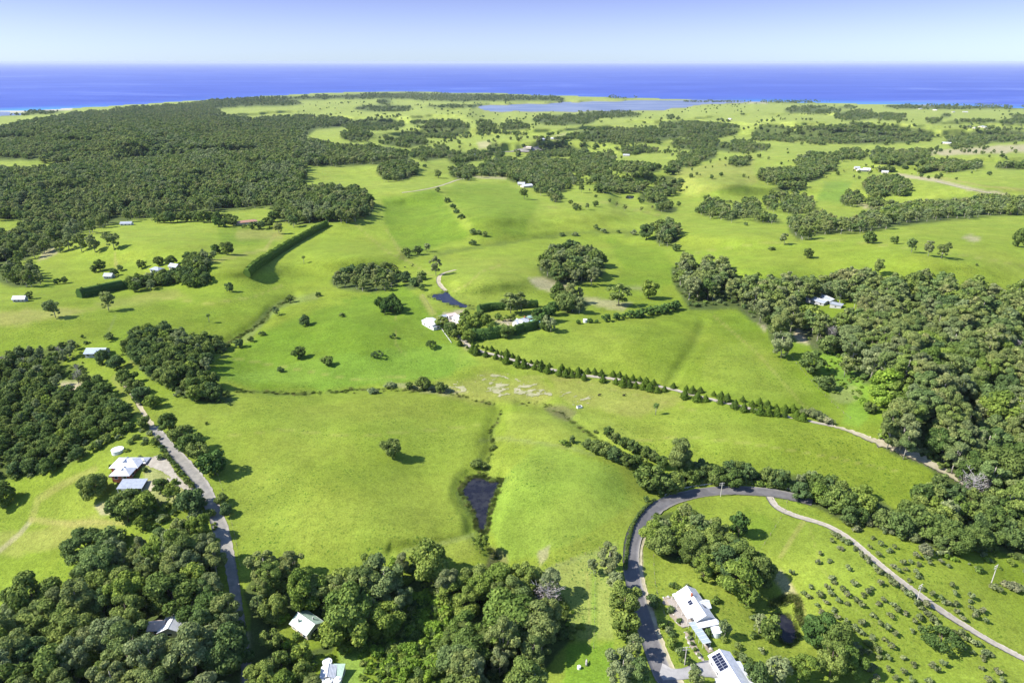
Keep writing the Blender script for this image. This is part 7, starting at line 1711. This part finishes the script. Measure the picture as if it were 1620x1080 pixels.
X, Y, Z = at(916.5, 645); b2 = thing('concrete_trough', 'small white trough beside the creek below the cypress drive', 'trough', float(X), float(Y), float(Z), 0.4)
MB().box(-1.6, 1.6, -0.9, -0.75, 0, 1.2).box(-1.6, 1.6, 0.75, 0.9, 0, 1.2).box(-1.6, -1.45, -0.749, 0.749, 0, 1.2).box(1.45, 1.6, -0.749, 0.749, 0, 1.2).build('trough_walls', M['wrap'], b2); MB().box(-1.44, 1.44, -0.74, 0.74, 0, 0.9).build('water', pond_m, b2)

def rock_mesh(k):
    v, f = ico_geo(); rg = rng_(300 + k); v = v * rg.uniform(0.65, 1.15, (len(v), 1)) * np.array([1, 0.8, 0.6]); return new_mesh('rock', v, [tuple(int(i) for i in q) for q in f], [M['rock']])
RK = [rock_mesh(k) for k in range(3)]
bed_edge = [(1083, 1000), (1086, 1008), (1090, 1017), (1096, 1026), (1102, 1034), (1108, 1040), (1113, 1044)]
for name_, pol in (('garden_bed', [(1083, 998), (1092, 997), (1098, 1012), (1106, 1028), (1115, 1042), (1112, 1046), (1100, 1036), (1090, 1022), (1084, 1008)]), ('garden_bed', [(1048, 943), (1064, 942), (1066, 952), (1058, 958), (1048, 955)]), ('garden_bed', [(1054, 962), (1070, 958), (1082, 978), (1084, 994), (1074, 990), (1060, 976)]), ('garden_bed', [(1110, 1017), (1120, 1016), (1130, 1030), (1120, 1034)])):
    patch(name_, pol, M['bed'], 0.12, 'mulched garden bed beside the homestead', 1.0)
for k, (u, v) in enumerate(bed_edge + [(1050, 945), (1057, 944), (1062, 950), (1066, 972), (1072, 984), (1078, 990), (1116, 1020), (1124, 1026)]):
    X, Y, Z = at(u, v); o = link('rock', RK[k % 3], None, (float(X), float(Y), float(Z) + 0.1), k * 1.1); s_ = 0.45 + 0.25 * (k % 3); o.scale = (s_, s_, s_); tag(o, 'pale grey rock edging the garden beds of the homestead', 'rock', 'rocks edging the garden beds')

# reeds round the dams
rp_, rh_ = [], []
rg = rng_(55)
for pol, n_, outw, seg in ((POND1, 650, 8, None), (POND3, 110, 3, None), (POND2, 50, 1.5, None)):
    q = resample(pol, 2, True); c = np.mean(pol, 0)
    i = rg.integers(0, len(q), n_); d = q[i] - c; d /= np.linalg.norm(d, axis=1)[:, None]
    p_ = q[i] + d * (rg.uniform(-0.12, 1, (n_, 1)) ** 2 * outw + 0.3) + rg.normal(size=(n_, 2)) * 0.8
    k = fbm(p_[:, 0] / 6, p_[:, 1] / 6, 8, 2) > -0.35; p_ = p_[k]
    x, y, z = at(p_[:, 0], p_[:, 1]); rp_.append(np.stack([x, y, z - 0.05], -1)); rh_.append(rg.uniform(0.4, 1.0, len(p_)))
band = resample([(1222, 958), (1236, 950), (1258, 946), (1264, 962), (1268, 980), (1276, 993)], 1.2); p_ = band + rg.normal(size=(len(band), 2)) * 1.0
x, y, z = at(p_[:, 0], p_[:, 1]); rp_.append(np.stack([x, y, z], -1)); rh_.append(rg.uniform(1.0, 2.0, len(p_)))
for pts, n_ in ((GULLIES[1][0], 130), (GULLIES[2][0], 90), (GULLIES[0][0], 200), (GULLIES[3][0], 200)):
    q = resample(pts, 1.5); i = rg.integers(0, len(q), n_); p_ = q[i] + rg.normal(size=(n_, 2)) * 1.6; x, y, z = at(p_[:, 0], p_[:, 1]); rp_.append(np.stack([x, y, z], -1)); rh_.append(rg.uniform(0.4, 1.3, n_))
rp_ = np.concatenate(rp_); rh_ = np.concatenate(rh_)
rm = []
for k in range(3):
    g_ = rng_(700 + k); n_ = 60; b0 = g_.normal(size=(n_, 2)) * 0.5; V = []; Fq_ = []
    for j in range(n_):
        a = g_.uniform(0, 6.28); L_ = g_.uniform(0.5, 1.0); V += [(b0[j, 0] - 0.06, b0[j, 1], 0), (b0[j, 0] + 0.06, b0[j, 1], 0), (b0[j, 0] + math.cos(a) * 0.3, b0[j, 1] + math.sin(a) * 0.3, L_)]; Fq_.append((3 * j, 3 * j + 1, 3 * j + 2))
    rm.append(new_mesh('reed', V, Fq_, [M['leaf_reed']], False, {'tone': g_.uniform(0.7, 1.3, len(V))}))
me, src, rg2 = stuff('reeds', rp_, rh_, np.full(len(rp_), 1.3), rm, '', '', 4)
gn('reeds', me, src, rg2.integers(0, 3, len(rp_)), rg2.uniform(0, 6.28, len(rp_)), 'reeds and sedge round the dams and along the creeks', 'reeds')

# lone palms
def palm_meshes():
    V, Fc = tube([(0, 0, -0.03), (0.01, 0, 0.5), (0, 0, 0.86)], [0.028, 0.022, 0.018], 7); tk = new_mesh('trunk', V, Fc, [M['bark_grey']], True)
    V = []; Fc = []; rg = rng_(42)
    for k in range(34):
        a = k * 2.4; up_ = rg.uniform(-0.2, 1.0); L_ = 0.22; pts = []
        for j in range(6):
            t = j / 5; r_ = L_ * t; z = 0.86 + up_ * 0.16 * t - 0.22 * t * t * (1.3 - up_ * 0.5); pts.append((math.cos(a) * r_, math.sin(a) * r_, z))
        o = len(V); w_ = 0.05
        for j, p in enumerate(pts):
            ww = w_ * math.sin(0.35 + j / 5 * 2.6); V += [(p[0] - math.sin(a) * ww, p[1] + math.cos(a) * ww, p[2] - 0.015), (p[0], p[1], p[2] + 0.012), (p[0] + math.sin(a) * ww, p[1] - math.cos(a) * ww, p[2] - 0.015)]
        for j in range(5):
            for m_ in (0, 1): Fc.append((o + j * 3 + m_, o + j * 3 + m_ + 1, o + j * 3 + m_ + 4, o + j * 3 + m_ + 3))
    return tk, new_mesh('fronds', V, Fc, [M['leaf_dark']], False, {'tone': np.ones(len(V))})
PT, PF = palm_meshes()
for (u, v, hp, lb) in [(331, 510, 15, 'lone slim palm on the open slope above the gully wood'), (481, 417, 13, 'lone slim palm in the field right of the clipped hedge'), (1037, 656, 21, 'lone slim palm on the pasture below the cypress drive')]:
    X, Y, Z = at(u, v); t = thing('palm_tree', lb, 'palm tree', float(X), float(Y), float(Z), 0.5); h = hp * mpp(u, v) / 0.93; t.scale = (h, h, h); link('trunk', PT, t); link('fronds', PF, t)

# ---------------------------------------------------------------- haze
hz = bpy.data.materials.new('haze_air'); hz.use_nodes = True; n = hz.node_tree; n.nodes.clear()
pv = n.nodes.new('ShaderNodeVolumePrincipled'); pv.inputs['Color'].default_value = (0.72, 0.80, 0.96, 1); pv.inputs['Density'].default_value = 0.000014; pv.inputs['Anisotropy'].default_value = 0.0
om = n.nodes.new('ShaderNodeOutputMaterial'); n.links.new(pv.outputs[0], om.inputs['Volume'])
o = MB().box(-170000, 170000, -1500, 225000, -9, 362).build('haze', hz); tag(o, 'thin blue coastal haze', 'haze', kind='stuff')
print('objects', len(bpy.data.objects))
